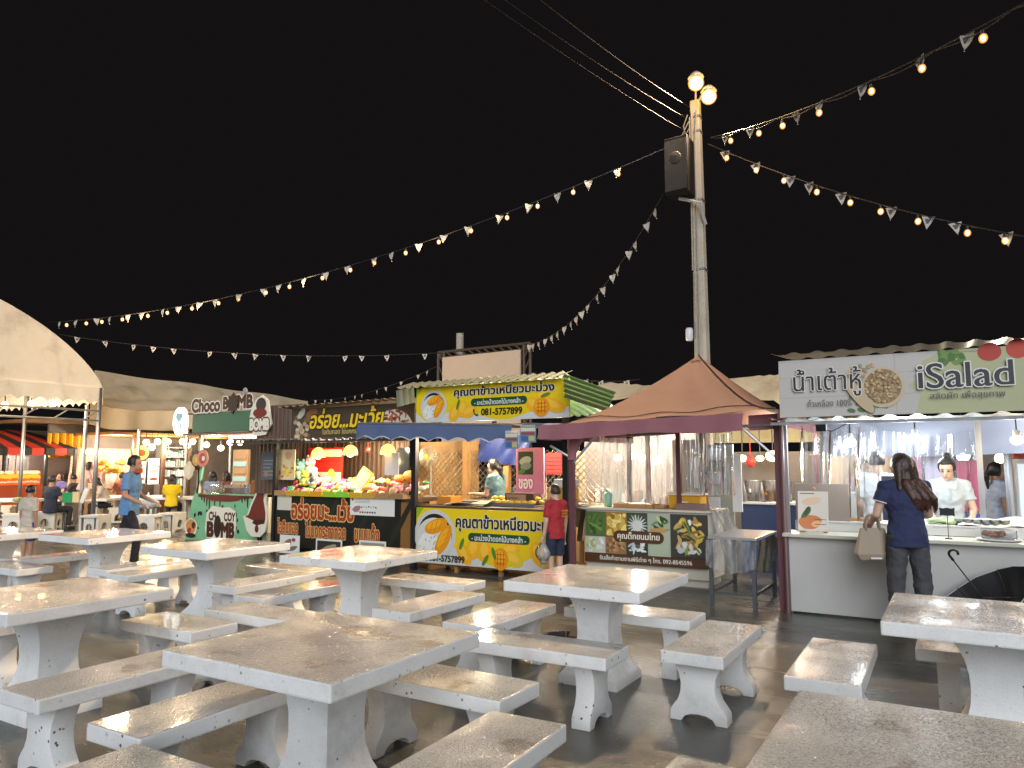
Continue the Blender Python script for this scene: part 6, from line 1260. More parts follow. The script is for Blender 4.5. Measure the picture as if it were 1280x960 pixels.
# ================================================================== PEOPLE: one remeshed body each, clothes and hair as children
def evalmesh(o):
    dg = bpy.context.evaluated_depsgraph_get(); return bpy.data.meshes.new_from_object(o.evaluated_get(dg))
def fuse(mb, name, m, parent, vox, it=5, factor=.6, wr=0):
    t = mb.build('tmp', m); md = t.modifiers.new('r', 'REMESH'); md.mode = 'VOXEL'; md.voxel_size = vox; md.use_smooth_shade = True
    s = t.modifiers.new('s', 'SMOOTH'); s.iterations = it; s.factor = factor
    me = evalmesh(t); me.name = name; bpy.data.objects.remove(t)
    me.materials.clear(); me.materials.append(m); me.polygons.foreach_set('use_smooth', [True] * len(me.polygons)); me.polygons.foreach_set('material_index', [0] * len(me.polygons))
    if wr:                                             # folds of cloth: stretched noise pushes the surface in and out
        me.update(); ns = [v.normal.copy() for v in me.vertices]
        for v, n in zip(me.vertices, ns):
            c = v.co; d = mnoise.noise(V((c.x * 9 + c.z * 5, c.y * 9 + 3, c.z * 13))) + .6 * mnoise.noise(V((c.x * 22, c.y * 22 - c.z * 9, c.z * 24)))
            v.co = c + n * (wr * d)
        me.update()
    o = bpy.data.objects.new(name, me); C.objects.link(o); o.parent = parent; return o
def cloth(name, c, **k): return mat('cloth_' + name, c, .85, vary=.10, vscale=18, bump=.9, bscale=11, **k)
def person(label, loc, rz, H=1.68, lean=0, twist=0, armL=None, armR=None, legL=None, legR=None, pelvis=.93, head=(0, 0), skin=M_SKIN, hair='short', hairm=M_HAIR, shirt=None, pants=None,
           sleeve=.62, shorts=False, shoes=M_BLACK, vox=.013, slim=1.0, hem=.0, extra=None, mask=None, wide=1.0):
    """faces +Y before rz; arms given as (shoulder->elbow, elbow->wrist) directions, legs as (hip->knee, knee->ankle)"""
    k = H / 1.70; root = thing('person', loc, label, 'person', rz=rz); S = lambda v: V(v) * k
    Rt = Matrix.Rotation(twist, 3, 'Z') @ Matrix.Rotation(-lean, 3, 'X'); pel = V((0, 0, pelvis)); T = lambda v: pel + Rt @ V(v)
    ch = T((0, 0, .33)); nb = T((0, -.015, .50)); shL, shR = T((-.165 * slim, -.01, .455)), T((.165 * slim, -.01, .455))
    Rh = Matrix.Rotation(head[0], 3, 'Z') @ Matrix.Rotation(-head[1], 3, 'X'); hc = T((0, .0, .57)) + Rh @ V((0, .025, .085))
    HP = lambda v: hc + Rh @ V(v)
    def limb(o, ds, ls):
        pts = [V(o)]
        for d, l in zip(ds, ls): pts.append(pts[-1] + V(d).normalized() * l)
        return pts
    aL = limb(shL, armL or [(-.12, -.02, -1), (-.03, .14, -1)], (.28, .25)); aR = limb(shR, armR or [(.12, -.02, -1), (.03, .14, -1)], (.28, .25))
    hipL, hipR = pel + Rt @ V((-.088, 0, -.02)), pel + Rt @ V((.088, 0, -.02))
    lL = limb(hipL, legL or [(-.01, .03, -1), (0, -.04, -1)], (.42, .41)); lR = limb(hipR, legR or [(.01, .03, -1), (0, -.04, -1)], (.42, .41))
    def torso(m, g, arms):
        m.ell(S(T((0, .0, .02))), S((.150 * slim + g, .112 + g, .13 + g)), 16, 10, Rt); m.ell(S(T((0, .0, .18))), S((.132 * slim + g, .10 + g, .17)), 16, 10, Rt)
        m.ell(S(ch), S((.158 * slim + g, .115 + g, .19 + g * .4)), 16, 10, Rt)
        m.cap(S(shL), S(nb - V((0, 0, .025))), .056 * k + g * .6, .064 * k + g * .3); m.cap(S(shR), S(nb - V((0, 0, .025))), .056 * k + g * .6, .064 * k + g * .3)
    m = MB(); torso(m, 0, True)
    m.cap(S(T((0, -.01, .44))), S(hc + Rh @ V((0, -.03, -.03))), .060 * k, .053 * k)
    m.ell(S(HP((0, -.008, .02))), S((.074, .092, .098)), 18, 14, Rh); m.ell(S(HP((0, .022, -.05))), S((.058, .066, .066)), 14, 10, Rh)       # cranium, jaw
    m.cap(S(HP((0, .082, .005))), S(HP((0, .100, -.028))), .011 * k, .015 * k, 8); m.ell(S(HP((0, .080, -.060))), S((.024, .015, .010)), 10, 6, Rh); m.ell(S(HP((0, .072, -.098))), S((.022, .016, .014)), 10, 6, Rh)
    for sd in (-1, 1): m.ell(S(HP((sd * .077, -.012, -.012))), S((.010, .020, .030)), 8, 6, Rh); m.ell(S(HP((sd * .032, .074, .020))), S((.020, .012, .008)), 8, 6, Rh)
    def hand(w, el):
        d = (w - el).normalized(); up = V((0, 0, 1)) if abs(d.z) < .8 else V((0, 1, 0)); sd = d.cross(up).normalized(); nn = sd.cross(d)
        Rm = Matrix((sd, d, nn)).transposed(); m.ell(S(w + d * .05), S((.040, .052, .017)), 12, 8, Rm)
        for i, (off, ln) in enumerate(((-.030, .068), (-.010, .080), (.010, .076), (.029, .058))):
            b = w + d * .088 + sd * off; c = b + d * ln * .5 - nn * .010; e = c + d * ln * .4 - nn * .022
            m.cap(S(b), S(c), .0095 * k, .009 * k, 8); m.cap(S(c), S(e), .009 * k, .008 * k, 8)
        b = w + d * .03 - sd * .035; c = b + d * .035 - sd * .022; m.cap(S(b), S(c), .012 * k, .011 * k, 8); m.cap(S(c), S(c + d * .03 - sd * .002 - nn * .008), .011 * k, .009 * k, 8)
    for a in (aL, aR):
        m.cap(S(a[0]), S(a[1]), .050 * k, .040 * k); m.cap(S(a[1]), S(a[2]), .040 * k, .027 * k); hand(a[2], a[1])
    for l in (lL, lR):
        m.cap(S(l[0]), S(l[1]), .082 * k, .054 * k); m.cap(S(l[1]), S(l[2]), .054 * k, .036 * k)
        f = V((0, 1, 0)); m.cap(S(l[2] - V((0, .03, .045))), S(l[2] + f * .14 - V((0, 0, .06))), .032 * k, .024 * k)
    body = fuse(m, 'body', skin, root, vox * .8, 4, .5)
    if shirt:
        m = MB(); torso(m, .020, True)
        rings = [(.34, .150, .112), (.24, .150, .116), (.14, .150, .118), (.04, .164, .130), (-.03, .174, .138), (-.06 - hem, .176, .138)]
        vs = [S(T((rx * (.3 + .7 * slim) * cos(2 * pi * j / 20), ry * sin(2 * pi * j / 20) - .002, z))) for z, rx, ry in rings for j in range(20)]
        m.add(vs, [(i * 20 + j, i * 20 + (j + 1) % 20, (i + 1) * 20 + (j + 1) % 20, (i + 1) * 20 + j) for i in range(len(rings) - 1) for j in range(20)] + [list(range(20))[::-1], list(range(20 * len(rings) - 20, 20 * len(rings)))])
        for a in (aL, aR):
            e = a[0].lerp(a[1], sleeve) if sleeve <= 1 else a[1].lerp(a[2], sleeve - 1)
            if sleeve > 1: m.cap(S(a[0]), S(a[1]), .070 * k, .056 * k); m.tube([S(a[1]), S(e)], [.056 * k, .045 * k], 12)
            else: m.cap(S(a[0]), S(a[0].lerp(e, .55)), .062 * k, .064 * k); m.tube([S(a[0].lerp(e, .4)), S(e)], [.063 * k, .068 * k], 14)
        fuse(m, 'shirt', shirt, root, vox, 3, .5, .011)
    if pants:
        m = MB(); m.ell(S(T((0, -.004, -.01))), S((.158 * slim, .122, .12)), 16, 10, Rt)
        for l in (lL, lR):
            if shorts: m.cap(S(l[0]), S(l[0].lerp(l[1], .5)), .092 * k, .088 * k); m.tube([S(l[0].lerp(l[1], .4)), S(l[0].lerp(l[1], .86))], [.09 * k, .085 * k], 14)
            else: m.cap(S(l[0]), S(l[1]), .094 * k * (.5 + .5 * wide), .068 * k * wide); m.cap(S(l[1]), S(l[1].lerp(l[2], .6)), .068 * k * wide, .060 * k * wide); m.tube([S(l[1].lerp(l[2], .5)), S(l[1].lerp(l[2], .97))], [.062 * k * wide, .060 * k * wide], 14)
        fuse(m, 'trousers', pants, root, vox, 3, .5, .010)
    if shoes:
        for l in (lL, lR):
            m = MB(); m.cap(S(l[2] - V((0, .035, .042))), S(l[2] + V((0, .15, -.055))), .044 * k, .036 * k); m.cbox(S(l[2] + V((0, .055, -.082))), S((.085, .27, .022)))
            fuse(m, 'shoe', shoes, root, vox * .8, 2, .5)
    # hair: a shell that sinks under the face
    m = MB()
    def shell(i_, j_, n=28, q=18):
        vs = []
        for j in range(q + 1):
            t = pi * j / q
            for i in range(n):
                f = 2 * pi * i / n; d = V((sin(t) * cos(f), sin(t) * sin(f), cos(t)))
                face_ = max(0, min(1, (d.y - .30) / .25)) * max(0, min(1, (.62 - d.z) / .2)); neck_ = max(0, min(1, (-.45 - d.z) / .25))
                r = 1.0 - .30 * max(face_, neck_ if hair in ('short', 'boy', 'bun') else 0) + .02 * sin(f * 7 + t * 5)
                vs.append(S(HP(V((.086 * d.x, .106 * d.y - .014, .110 * d.z + .026)) * 1.0 * 1.0 if False else V((.092 * d.x * r, .110 * d.y * r - .014, .114 * d.z * r + .024)))))
        m.add(vs, [(j * n + i, j * n + (i + 1) % n, (j + 1) * n + (i + 1) % n, (j + 1) * n + i) for j in range(q) for i in range(n)])
    shell(0, 0)
    if hair == 'bun': m.ell(S(HP((0, -.075, .135))), S((.045, .045, .040)), 12, 8, Rh)
    if hair == 'pony': m.cap(S(HP((0, -.10, .02))), S(HP((0, -.17, -.06))), .035 * k, .035 * k); m.cap(S(HP((0, -.16, -.05))), S(HP((0, -.15, -.24))), .036 * k, .015 * k)
    if hair == 'tied': m.ell(S(HP((0, -.10, -.06))), S((.06, .06, .06)), 12, 8, Rh); m.cap(S(HP((.0, -.10, -.08))), S(HP((.03, -.10, -.26))), .045 * k, .02 * k)
    if hair == 'long':
        for x, z, r_, ln in ((-.065, .01, .055, .26), (0, -.01, .065, .32), (.065, .01, .06, .38), (.035, -.02, .06, .42), (-.035, 0, .06, .30), (.10, -.12, .05, .30)): m.cap(S(HP((x, -.06, z))), S(HP((x * 1.6 + .02, -.085 - .02 * (x == 0), z - ln * .9))), r_ * k, .03 * k); 
        m.ell(S(HP((0, -.035, .0))), S((.112, .105, .125)), 16, 10, Rh)
        for i in range(12): x = -.09 + i * .0165; m.cap(S(HP((x, -.075 - .02 * (i % 2), -.05))), S(HP((x * 1.15 + .025, -.10 + .012 * (i % 3), -.30 - .07 * (i % 4) / 3 - .05 * (x > 0)))), .024 * k, .012 * k, 8)
    if hair == 'bob':
        for x in (-.06, 0, .06): m.cap(S(HP((x, -.05, 0))), S(HP((x * 1.2, -.06, -.13))), .05 * k, .04 * k)
    fuse(m, 'hair', hairm, root, vox * .7, 3, .5)
    m = MB()
    for sd in (-1, 1): m.ell(S(HP((sd * .031, .081, .006))), S((.013, .007, .0055)), 10, 6, Rh)
    m.build('eyes', mat('dark_eyes', (.02, .014, .012), .2), root, smooth=True)
    m = MB()
    for sd in (-1, 1): m.ell(S(HP((sd * .032, .084, .028))), S((.018, .006, .003)), 10, 6, Rh)
    m.build('eyebrows', M_HAIR, root, smooth=True)
    if mask:
        m = MB(); m.ell(S(HP((0, .040, -.075))), S((.062, .062, .045)), 16, 10, Rh); m.build('face_mask', mask, root, smooth=True)
    else:
        m = MB(); m.ell(S(HP((0, .091, -.060))), S((.020, .006, .005)), 10, 6, Rh); m.build('mouth', mat('lips', (.30, .10, .08), .5), root, smooth=True)
    J = dict(T=T, HP=HP, S=S, aL=aL, aR=aR, lL=lL, lR=lR, root=root, Rt=Rt, k=k)
    return J
def R_CAM(a): return YAW + a      # heading a, measured from the camera's view direction (0 = back to the camera, +left)
# 1 walking man in blue (profile, heading right in the picture)
q = PY(158, 708, 6.9); q.z = 0
J = person('man in a sky blue tee and dark trousers walking past the tables', (q.x, q.y, 0), R_CAM(-pi / 2 + .12), 1.70, lean=.05, armL=[(-.12, .12, -1), (.12, .9, -.42)], armR=[(.16, -.05, -1), (-.1, .9, -.45)],
           legL=[(-.02, -.30, -1), (0, -.62, -1)], legR=[(.02, .42, -1), (0, -.06, -1)], pelvis=.90, shirt=cloth('sky_blue', (.12, .25, .48)), pants=cloth('near_black', (.018, .018, .025)), hem=.06, sleeve=.72, slim=1.12, mask=None)
m = MB(); hp = J['HP']; S_ = J['S']; m.cap(S_(hp((0, .05, -.125))), S_(hp((0, .085, -.10))), .040, .030); m.tube([S_(hp((.075 * cos(t), .02 + .06 * sin(t), -.125 - .01 * sin(t)))) for t in [i * pi / 8 for i in range(17)]], .014); m.build('neck_mask', mat('orange_red_cloth', (.45, .07, .03), .8), J['root'], smooth=True)
# 2 customer seen from behind
q = PY(1140, 768, 8.0)
J = person('woman with long brown hair and navy polo shirt standing at the salad counter', (q.x, 7.93, 0), R_CAM(-.10), 1.64, lean=.04, armL=[(-.30, .06, -1), (.10, .85, -.35)], armR=[(.22, .25, -1), (-.25, 1, -.15)], head=(.18, .10), hair='long', hairm=M_HAIRB,
           shirt=cloth('navy', (.022, .030, .085)), pants=cloth('charcoal', (.060, .060, .068)), skin=M_SKINL, hem=.06, sleeve=.55, slim=1.12, vox=.010, legL=[(-.07, .03, -1), (-.02, -.04, -1)], legR=[(.09, .02, -1), (.03, -.05, -1)], wide=1.22)
S_ = J['S']; aL, aR = J['aL'], J['aR']
for a in (aL, aR):
    c = a[0].lerp(a[1], .53); d = (a[1] - a[0]).normalized(); u_ = d.orthogonal().normalized(); w_ = d.cross(u_); m = MB(); m.tube([S_(c) + (u_ * cos(t) + w_ * sin(t)) * .066 for t in [i * pi / 10 for i in range(21)]], .006, n=5); m.build('sleeve_trim', mat('white_trim', (.7, .7, .68), .7), J['root'])
wr = J['root'].matrix_world
m = MB(); hp = J['HP']; r = random.Random(5)
for i in range(18):
    x = -.06 + i * .0105; a_ = hp((x, -.10 - .012 * (i % 3), -.16 - .02 * (i % 2))); b_ = a_ + V((.05 + .05 * i / 18 + r.uniform(-.015, .015), -.02 - .01 * (i % 2), -.14)); c_ = b_ + V((.015 + r.uniform(-.02, .03), .015, -.09 - .04 * (i % 4) / 3))
    m.cap(S_(a_), S_(b_), .034, .030, 8); m.cap(S_(b_), S_(c_), .028, .008, 8)
fuse(m, 'wavy_hair_ends', mat('red_brown_hair', (.055, .021, .012), .36, bump=.7, bscale=60), J['root'], .009, 8, .6)
bpy.context.view_layer.update(); el = J['root'].matrix_world @ S_(aL[1].lerp(aL[2], .25))
bag = thing('handbag', (el.x - .03, el.y + .0, el.z - .41), 'beige tote handbag hanging from the arm of the woman in navy', 'bag', rz=R_CAM(-.05)); BM = mat('beige_leather', (.30, .235, .17), .5, vary=.06)
m = MB(); vs = [(-.13, -.035, 0), (.15, -.035, .01), (.15, .035, .01), (-.13, .035, 0), (-.165, -.05, .06), (.165, -.05, .06), (.165, .05, .06), (-.165, .05, .06), (-.11, -.02, .30), (.11, -.02, .30), (.11, .02, .30), (-.11, .02, .30)]
m.add(vs, [(0, 3, 2, 1), (0, 1, 5, 4), (1, 2, 6, 5), (2, 3, 7, 6), (3, 0, 4, 7), (4, 5, 9, 8), (5, 6, 10, 9), (6, 7, 11, 10), (7, 4, 8, 11)]); m.build('pouch', BM, bag, bevel=.012)
for s in (-1, 1):
    m = MB(); m.tube([(-.065, s * .02, .28)] + [(.065 * -cos(t), s * .02, .31 + .12 * sin(t)) for t in [i * pi / 12 for i in range(13)]] + [(.065, s * .02, .28)], .010, n=6); m.build('handle', BM, bag, smooth=True)
m = MB(); m.box(-.05, .05, -.066, -.060, .02, .035); m.build('tassel', mat('white_trim', (.7, .7, .68), .7), bag)
# 3 serving woman
q = PY(1185, 640, 9.4)
J = person('serving woman with a hair bun and pale grey polo behind the salad counter', (q.x + .02, 9.42, 0), R_CAM(pi - .42), 1.62, lean=.05, head=(-.30, .38), armL=[(-.25, .15, -1), (.25, .8, -.55)], armR=[(.25, .12, -1), (-.25, .8, -.6)], hair='bun', skin=mat('fair_skin', (.62, .40, .30), .45),
           shirt=cloth('pale_grey', (.46, .50, .52)), pants=cloth('near_black', (.018, .018, .025)), sleeve=.62, vox=.010, slim=.95)
S_ = J['S']; T_ = J['T']; m = MB()
for s in (-1, 1): m.prism([S_(T_(c)) for c in ((0, .105, .44), (s * .075, .06, .53), (s * .095, .07, .48), (s * .05, .125, .41))], (0, 0, .006))
m.build('collar', cloth('pale_grey', (.46, .50, .52)), J['root']); m = MB(); m.prism([S_(T_(c)) for c in ((-.012, .140, .30), (.012, .140, .30), (.012, .128, .43), (-.012, .128, .43))], (0, -.01, 0)); m.build('placket', mat('placket_grey', (.36, .39, .42), .8), J['root'])
# 4 man in white with dark apron behind the customer
q = PY(1098, 620, 9.62)
J = person('man in a white tee with a dark apron strap behind the customer', (q.x, 9.66, 0), R_CAM(-.35), 1.68, shirt=cloth('white', (.62, .64, .66)), pants=cloth('near_black', (.018, .018, .025)), sleeve=.75, skin=M_SKINL, armL=[(-.15, .1, -1), (.1, .6, -.8)], vox=.013)
m = MB(); S_ = J['S']; T_ = J['T']; m.grid(lambda s, t: S_(T_((.02 + .16 * s, -.152 + .05 * s * s, .50 - .52 * t))), 6, 10); m.build('apron_strap', cloth('dark_apron', (.025, .03, .05)), J['root'], thick=.006)
# 5 woman in pale blue at far right, profile heading right
q = PY(1250, 650, 11.6)
person('woman in a pale blue tee with a ponytail walking in the gap at far right', (q.x - .02, 11.6, 0), R_CAM(-pi / 2 + .1), 1.56, head=(0, -.02), hair='pony', shirt=cloth('pale_blue', (.36, .45, .60)), pants=cloth('navy_trousers', (.03, .04, .09)), sleeve=.62, hem=.05, armR=[(.1, -.05, -1), (.0, .25, -1)], armL=[(-.1, .2, -1), (0, .5, -1)], legL=[(0, .2, -1), (0, -.1, -1)], legR=[(0, -.15, -1), (0, -.4, -1)])
q = PG(1104, 700); q = PY(1112, 600, 14.2)
q = PY(1238, 640, 13.9); person('child in a striped tee sitting far behind in the dark gap', (PY(1236, 620, 14.3).x - .12, 14.2, .0), R_CAM(pi - .3), 1.35, pelvis=.50, legL=[(-.1, 1, -.1), (0, 0, -1)], legR=[(.1, 1, -.1), (0, 0, -1)], shirt=cloth('slate', (.18, .22, .28)), pants=cloth('near_black', (.018, .018, .025)), vox=.018)
# 6 cook blurred behind the left curtain
q = PY(1074, 600, 10.9); person('cook in a pale pink tee with white mask behind the plastic curtain', (q.x, 10.95, 0), R_CAM(pi + .5), 1.62, shirt=cloth('pale_pink', (.55, .40, .38)), pants=cloth('near_black', (.018, .018, .025)), mask=mat('white_mask', (.75, .75, .75), .7), head=(.2, .2), vox=.016)
# 7 boy
q = PY(697, 712, 8.5)
J = person('boy in a red tee and dark shorts standing at the mango stall', (q.x, 8.45, 0), R_CAM(.62), 1.28, head=(.35, .0), shirt=cloth('crimson', (.36, .022, .03)), pants=cloth('dark_navy', (.018, .022, .045)), shorts=True, sleeve=.72, hem=.05, hair='boy', hairm=M_HAIRB, skin=M_SKINL, armL=[(-.12, .05, -1), (-.02, .22, -1)], armR=[(.14, -.02, -1), (.02, .15, -1)], vox=.010)
S_ = J['S']; T_ = J['T']; p = Panel(S_(T_((-.0, -.155, .21))), (1, 0, 0), (0, -.05, 1), J['root'], name='x'); p.board = J['root']
for i in range(3): p.rect(.0, .11 - .02 * (i % 2), .03 + i * .035, .052 + i * .035, flat(200, 120, 50))
for o in [p.done('shirt_print')]: pass
bpy.context.view_layer.update(); hd = J['root'].matrix_world @ S_(J['aL'][2] + V((0, .02, -.09)))
pb = thing('shopping_bag', (hd.x, hd.y, hd.z - .30), 'clear crinkled carrier bag in the hand of the boy', 'bag'); m = MB(); m.grid(lambda s, t: V(((.02 + .085 * sin(pi * min(1, t * 1.15)) * (1 + .12 * sin(9 * s * 2 * pi))) * cos(2 * pi * s), (.015 + .05 * sin(pi * min(1, t * 1.15))) * sin(2 * pi * s), .30 - .30 * t)), 24, 10); m.build('film', clear_plastic('grey_bag_film', .35), pb, smooth=True)
m = MB(); m.ell((0, 0, .07), (.05, .035, .05)); m.build('contents', mat('bag_contents', (.3, .28, .25), .5), pb, smooth=True)
# 8 woman in the mango stall
q = PY(622, 640, 10.1)
pm_ = mat('teal_patterned_cloth', (.13, .24, .26), .8, vary=.6, vscale=55)
person('woman in a teal patterned blouse preparing food in the mango stall', (q.x, 10.12, 0), R_CAM(.95), 1.63, lean=.10, head=(.25, .3), hair='tied', shirt=pm_, pants=cloth('near_black', (.018, .018, .025)), skin=M_SKINL, sleeve=.6, hem=.06, armL=[(-.15, .25, -1), (.0, 1, .05)], armR=[(.15, .3, -1), (.0, 1, -.1)], vox=.012)
# diners under the tent
SEATL, SEATR = [(-.12, 1, -.05), (0, -.05, -1)], [(.12, 1, -.05), (0, -.05, -1)]
def diner(u, v, label, a, shirt, **k):
    q = PG(u, v); k.setdefault('H', 1.66); return person(label, (q.x, q.y, 0), R_CAM(a), pelvis=.53, legL=SEATL, legR=SEATR, shirt=shirt, pants=cloth('near_black', (.018, .018, .025)), vox=.018, **k)
RE = [(.2, .35, -1), (-.2, 1, .05)]; LE = [(-.2, .35, -1), (.2, 1, .05)]
diner(61, 663, 'man in dark navy seen from behind seated on an arched stool', -.35, cloth('ink_navy', (.022, .026, .045)), armL=LE, armR=RE, slim=1.15, hem=.05)
diner(90, 651, 'man in dark grey seated across the dining table facing left', .9 + .6, cloth('dark_grey', (.05, .055, .06)), armL=LE, armR=RE, head=(0, .25))
diner(73, 645, 'diner in a purple top seated behind the man in navy', pi - .4, cloth('violet', (.10, .09, .30)), armL=LE, armR=RE, hair='bob')
diner(134, 655, 'diner in a black and white tee leaning over the table, head down', .55 + pi / 2, cloth('cream_sleeve', (.50, .42, .34)), lean=.45, head=(0, .45), armL=LE, armR=RE, hair='bob')
diner(213, 655, 'diner in a bright yellow tee seen from behind beside the green stall', .25, cloth('bright_yellow', (.62, .42, .005)), armL=LE, armR=RE, hair='bob', hairm=M_HAIRB)
diner(150, 644, 'seated diner with bun hair hidden behind the walking man', .8, cloth('rust', (.25, .08, .05)), armL=LE, armR=RE, hair='bun', hairm=M_HAIRB)
q = PG(100, 652); person('woman in a pale pink tee standing and bending over the dining table', (q.x, q.y, 0), R_CAM(-.9), 1.62, lean=.25, hair='bob', hairm=M_HAIRB, shirt=cloth('pale_pink', (.55, .40, .38)), pants=cloth('taupe', (.18, .14, .13)), armL=LE, armR=RE, vox=.016, skin=M_SKINL)
# people seated beyond the ice cream window
for i, (u, v, lab, hr, a) in enumerate(((266, 598, 'curly haired diner seen through the ice cream window, left', 'bob', .4), (283, 596, 'diner with brown hair in the middle of the ice cream window', 'bob', 1.2), (295, 593, 'diner facing left at the right of the ice cream window', 'short', 1.4))):
    q = PY(u, v, 13.2 + .2 * i); z0 = q.z - 1.27; person(lab, (q.x, q.y, 0), R_CAM(a), 1.66, pelvis=.60 + max(0, min(.15, z0)), legL=SEATL, legR=SEATR, shirt=cloth(('slate', 'rust', 'white')[i], ((.18, .22, .28), (.25, .08, .05), (.62, .64, .66))[i]), pants=cloth('near_black', (.018, .018, .025)), hair=hr, hairm=M_HAIR if i != 1 else M_HAIRB, vox=.02)
# child at the left edge
q = PG(-2, 712); person('child in a cream tee and blue shorts cut by the left picture edge', (q.x + .05, q.y + .35, 0), R_CAM(-.3), 1.22, shirt=cloth('cream', (.55, .47, .38)), pants=cloth('royal_blue', (.03, .06, .25)), shorts=True, sleeve=.8, hem=.05, vox=.014)

# ================================================================== UTILITY POLE, LAMPS, LOUDSPEAKER, WIRES
PYY = 11.5
pb_ = PY(878, 445, PYY); ptp = PY(873, 126, PYY)
po = thing('utility_pole', (pb_.x, PYY, 0), 'tall tapering concrete utility pole rising behind the pyramid tent', 'pole')
m = MB(); hT = ptp.z; m.add([(x * w, y * w, z) for z, w in ((0, .118), (hT, .072)) for x, y in ((-1, -1), (1, -1), (1, 1), (-1, 1))], [(0, 1, 5, 4), (1, 2, 6, 5), (2, 3, 7, 6), (3, 0, 4, 7), (4, 5, 6, 7), (3, 2, 1, 0)])
m.build('shaft', mat('pale_pole_concrete', (.40, .37, .31), .8, vary=.2, vscale=4, dirt=(.2, .17, .13), dscale=1.4, damt=.4), po, bevel=.012)
m = MB(); m.tube([(-.05, -.125, 3.2), (-.04, -.10, hT - .2)], .018); m.tube([(.0, -.12, 3.2), (.0, -.095, hT - .7), (.05, -.12, hT - .2)], .011); m.tube([(-.08, -.12, 4.6), (-.075, -.10, hT - .3)], .013)
for k in range(5): m.tube([(-.1 + .02 * sin(k), -.12, hT - .25 - k * .12), (-.16 - .03 * k, -.16, hT - .45 - k * .15), (-.1, -.13, hT - .8 - k * .12)], .009, n=5)
m.build('conduit', mat('weathered_conduit', (.30, .27, .22), .6, vary=.2), po)
m = MB()
for z in (4.6, hT - 1.7, hT - .55, hT - .3): s_ = .118 + (.072 - .118) * z / hT + .008; m.box(-s_, s_, -s_, s_, z, z + .035)
m.build('clamp_band', M_STEEL, po)
for i, (u, v) in enumerate(((870, 104), (886, 121))):
    q = PY(u, v, PYY - .35 + .2 * i); fl_ = thing('flood_lamp', q, ('upper left', 'lower right')[i] + ' of the two warm flood lamps glowing at the pole top', 'lamp', 'flood lamps on the pole')
    m = MB(); m.ell((0, 0, 0), (.105, .105, .10), 14, 10); m.build('glass', mat('flood_glow', (1, .7, .3), .4, emit=14, ecol=(1, .6, .17)), fl_, smooth=True); m = MB(); m.ell((0, 0, 0), (.125, .125, .12), 18, 12); m.build('halo_globe', M_HALO, fl_, smooth=True)  # outer shell is added, its amber glow stands in for the lamp glare
    m = MB(); m.lathe([(.13, .085), (.10, .13), (.05, .18)], n=16, closed=False); m.build('housing', M_GREYMETAL, fl_, smooth=True, thick=.004)
    e = V((pb_.x, PYY, hT - .1)) - q; m = MB(); m.tube([(0, 0, .17), (e.x * .5, e.y * .5, .10), (e.x, e.y, e.z)], .018); m.build('arm', M_GREYMETAL, fl_)
    aim = (V((-9, -6.5, -6)), V((-.5, -7.5, -7)))[i]; l_ = light('flood_light', q + V((.0, -.14, -.06)), (1500, 1800)[i] / STALL_GAIN, (1, .72, .44), fl_, kind='SPOT', rot=aim.to_track_quat('-Z', 'Y').to_euler())
    l_.data.spot_size = radians((120, 92)[i]); l_.data.spot_blend = .6; l_.data.shadow_soft_size = .1
light('pole_fill', V((pb_.x + .9, PYY - 1.0, 7.6)), 95 / STALL_GAIN, (1, .60, .24), r=.2)  # added light with no fixture, brightens the pole shaft
# loudspeaker
a, b = PY(831, 180, PYY - .3), PY(865, 243, PYY - .3); sp = thing('loudspeaker', ((a.x + b.x) / 2, PYY - .3, b.z), 'dark loudspeaker cabinet hung on the left of the utility pole', 'loudspeaker'); w_, h_ = (b.x - a.x) / 2, a.z - b.z
SPM = mat('dark_speaker_cabinet', (.008, .007, .007), .7, spec=.15); m = MB(); m.prism([(-w_ * .85, -.16, 0), (w_, -.20, 0), (w_, .18, 0), (-w_ * .6, .18, 0)], (0, 0, h_)); m.build('cabinet', SPM, sp, bevel=.015)
m = MB(); m.prism([(-w_ * .78, -.164, .05), (w_ * .93, -.203, .05), (w_ * .93, -.211, .05), (-w_ * .78, -.172, .05)], (0, 0, h_ - .1)); m.build('grille', mat('speaker_grille', (.02, .018, .018), .6, bump=.8, bscale=200), sp)
m = MB(); m.lathe([(.10, 0), (.09, .012), (.04, .02)], (.02, -.20, h_ * .62), 18, axis=(-.1, -1, 0)); m.build('horn', mat('speaker_horn', (.05, .045, .04), .4), sp)
m = MB(); m.tube([(.0, 0, -.02), (w_ + .08, .1, -.12), (w_ + .14, .22, -.45)], .03); m.build('bracket', M_GREYMETAL, sp)
a = PY(862, 418, PYY - .15); m = MB(); m.lathe([(.05, 0), (.06, .02), (.06, .17), (.045, .20)], (a.x, PYY - .16, a.z - .1), 12); item('junction_box', m, mat('pale_grey_box', (.55, .56, .60), .4), 'small pale grey box strapped low on the utility pole', 'junction box', smooth=True)
# three overhead wires towards the top of the picture
for i, ((u0, v0), (u1, v1), lab) in enumerate((((860, 166), (648, 0), 'lowest of the three overhead wires running up from the pole'), ((862, 150), (674, 0), 'middle one of the three overhead wires running up from the pole'), ((862, 134), (715, 0), 'topmost of the three overhead wires running up from the pole'))):
    a = PY(u0, v0, PYY - .1); d = ray(u1, v1); b = V((0, 0, EYE)) + d * (7.2 / d.y)
    b = a + (b - a) * 3.2; m = MB(); m.tube([a.lerp(b, t / 20) + V((0, 0, -.35 * 4 * (t / 20) * (1 - t / 20))) for t in range(21)], .0042, n=6); item('overhead_wire', m, mat('grey_overhead_wire', (.025, .023, .021), .7, spec=.1), lab, 'wire')

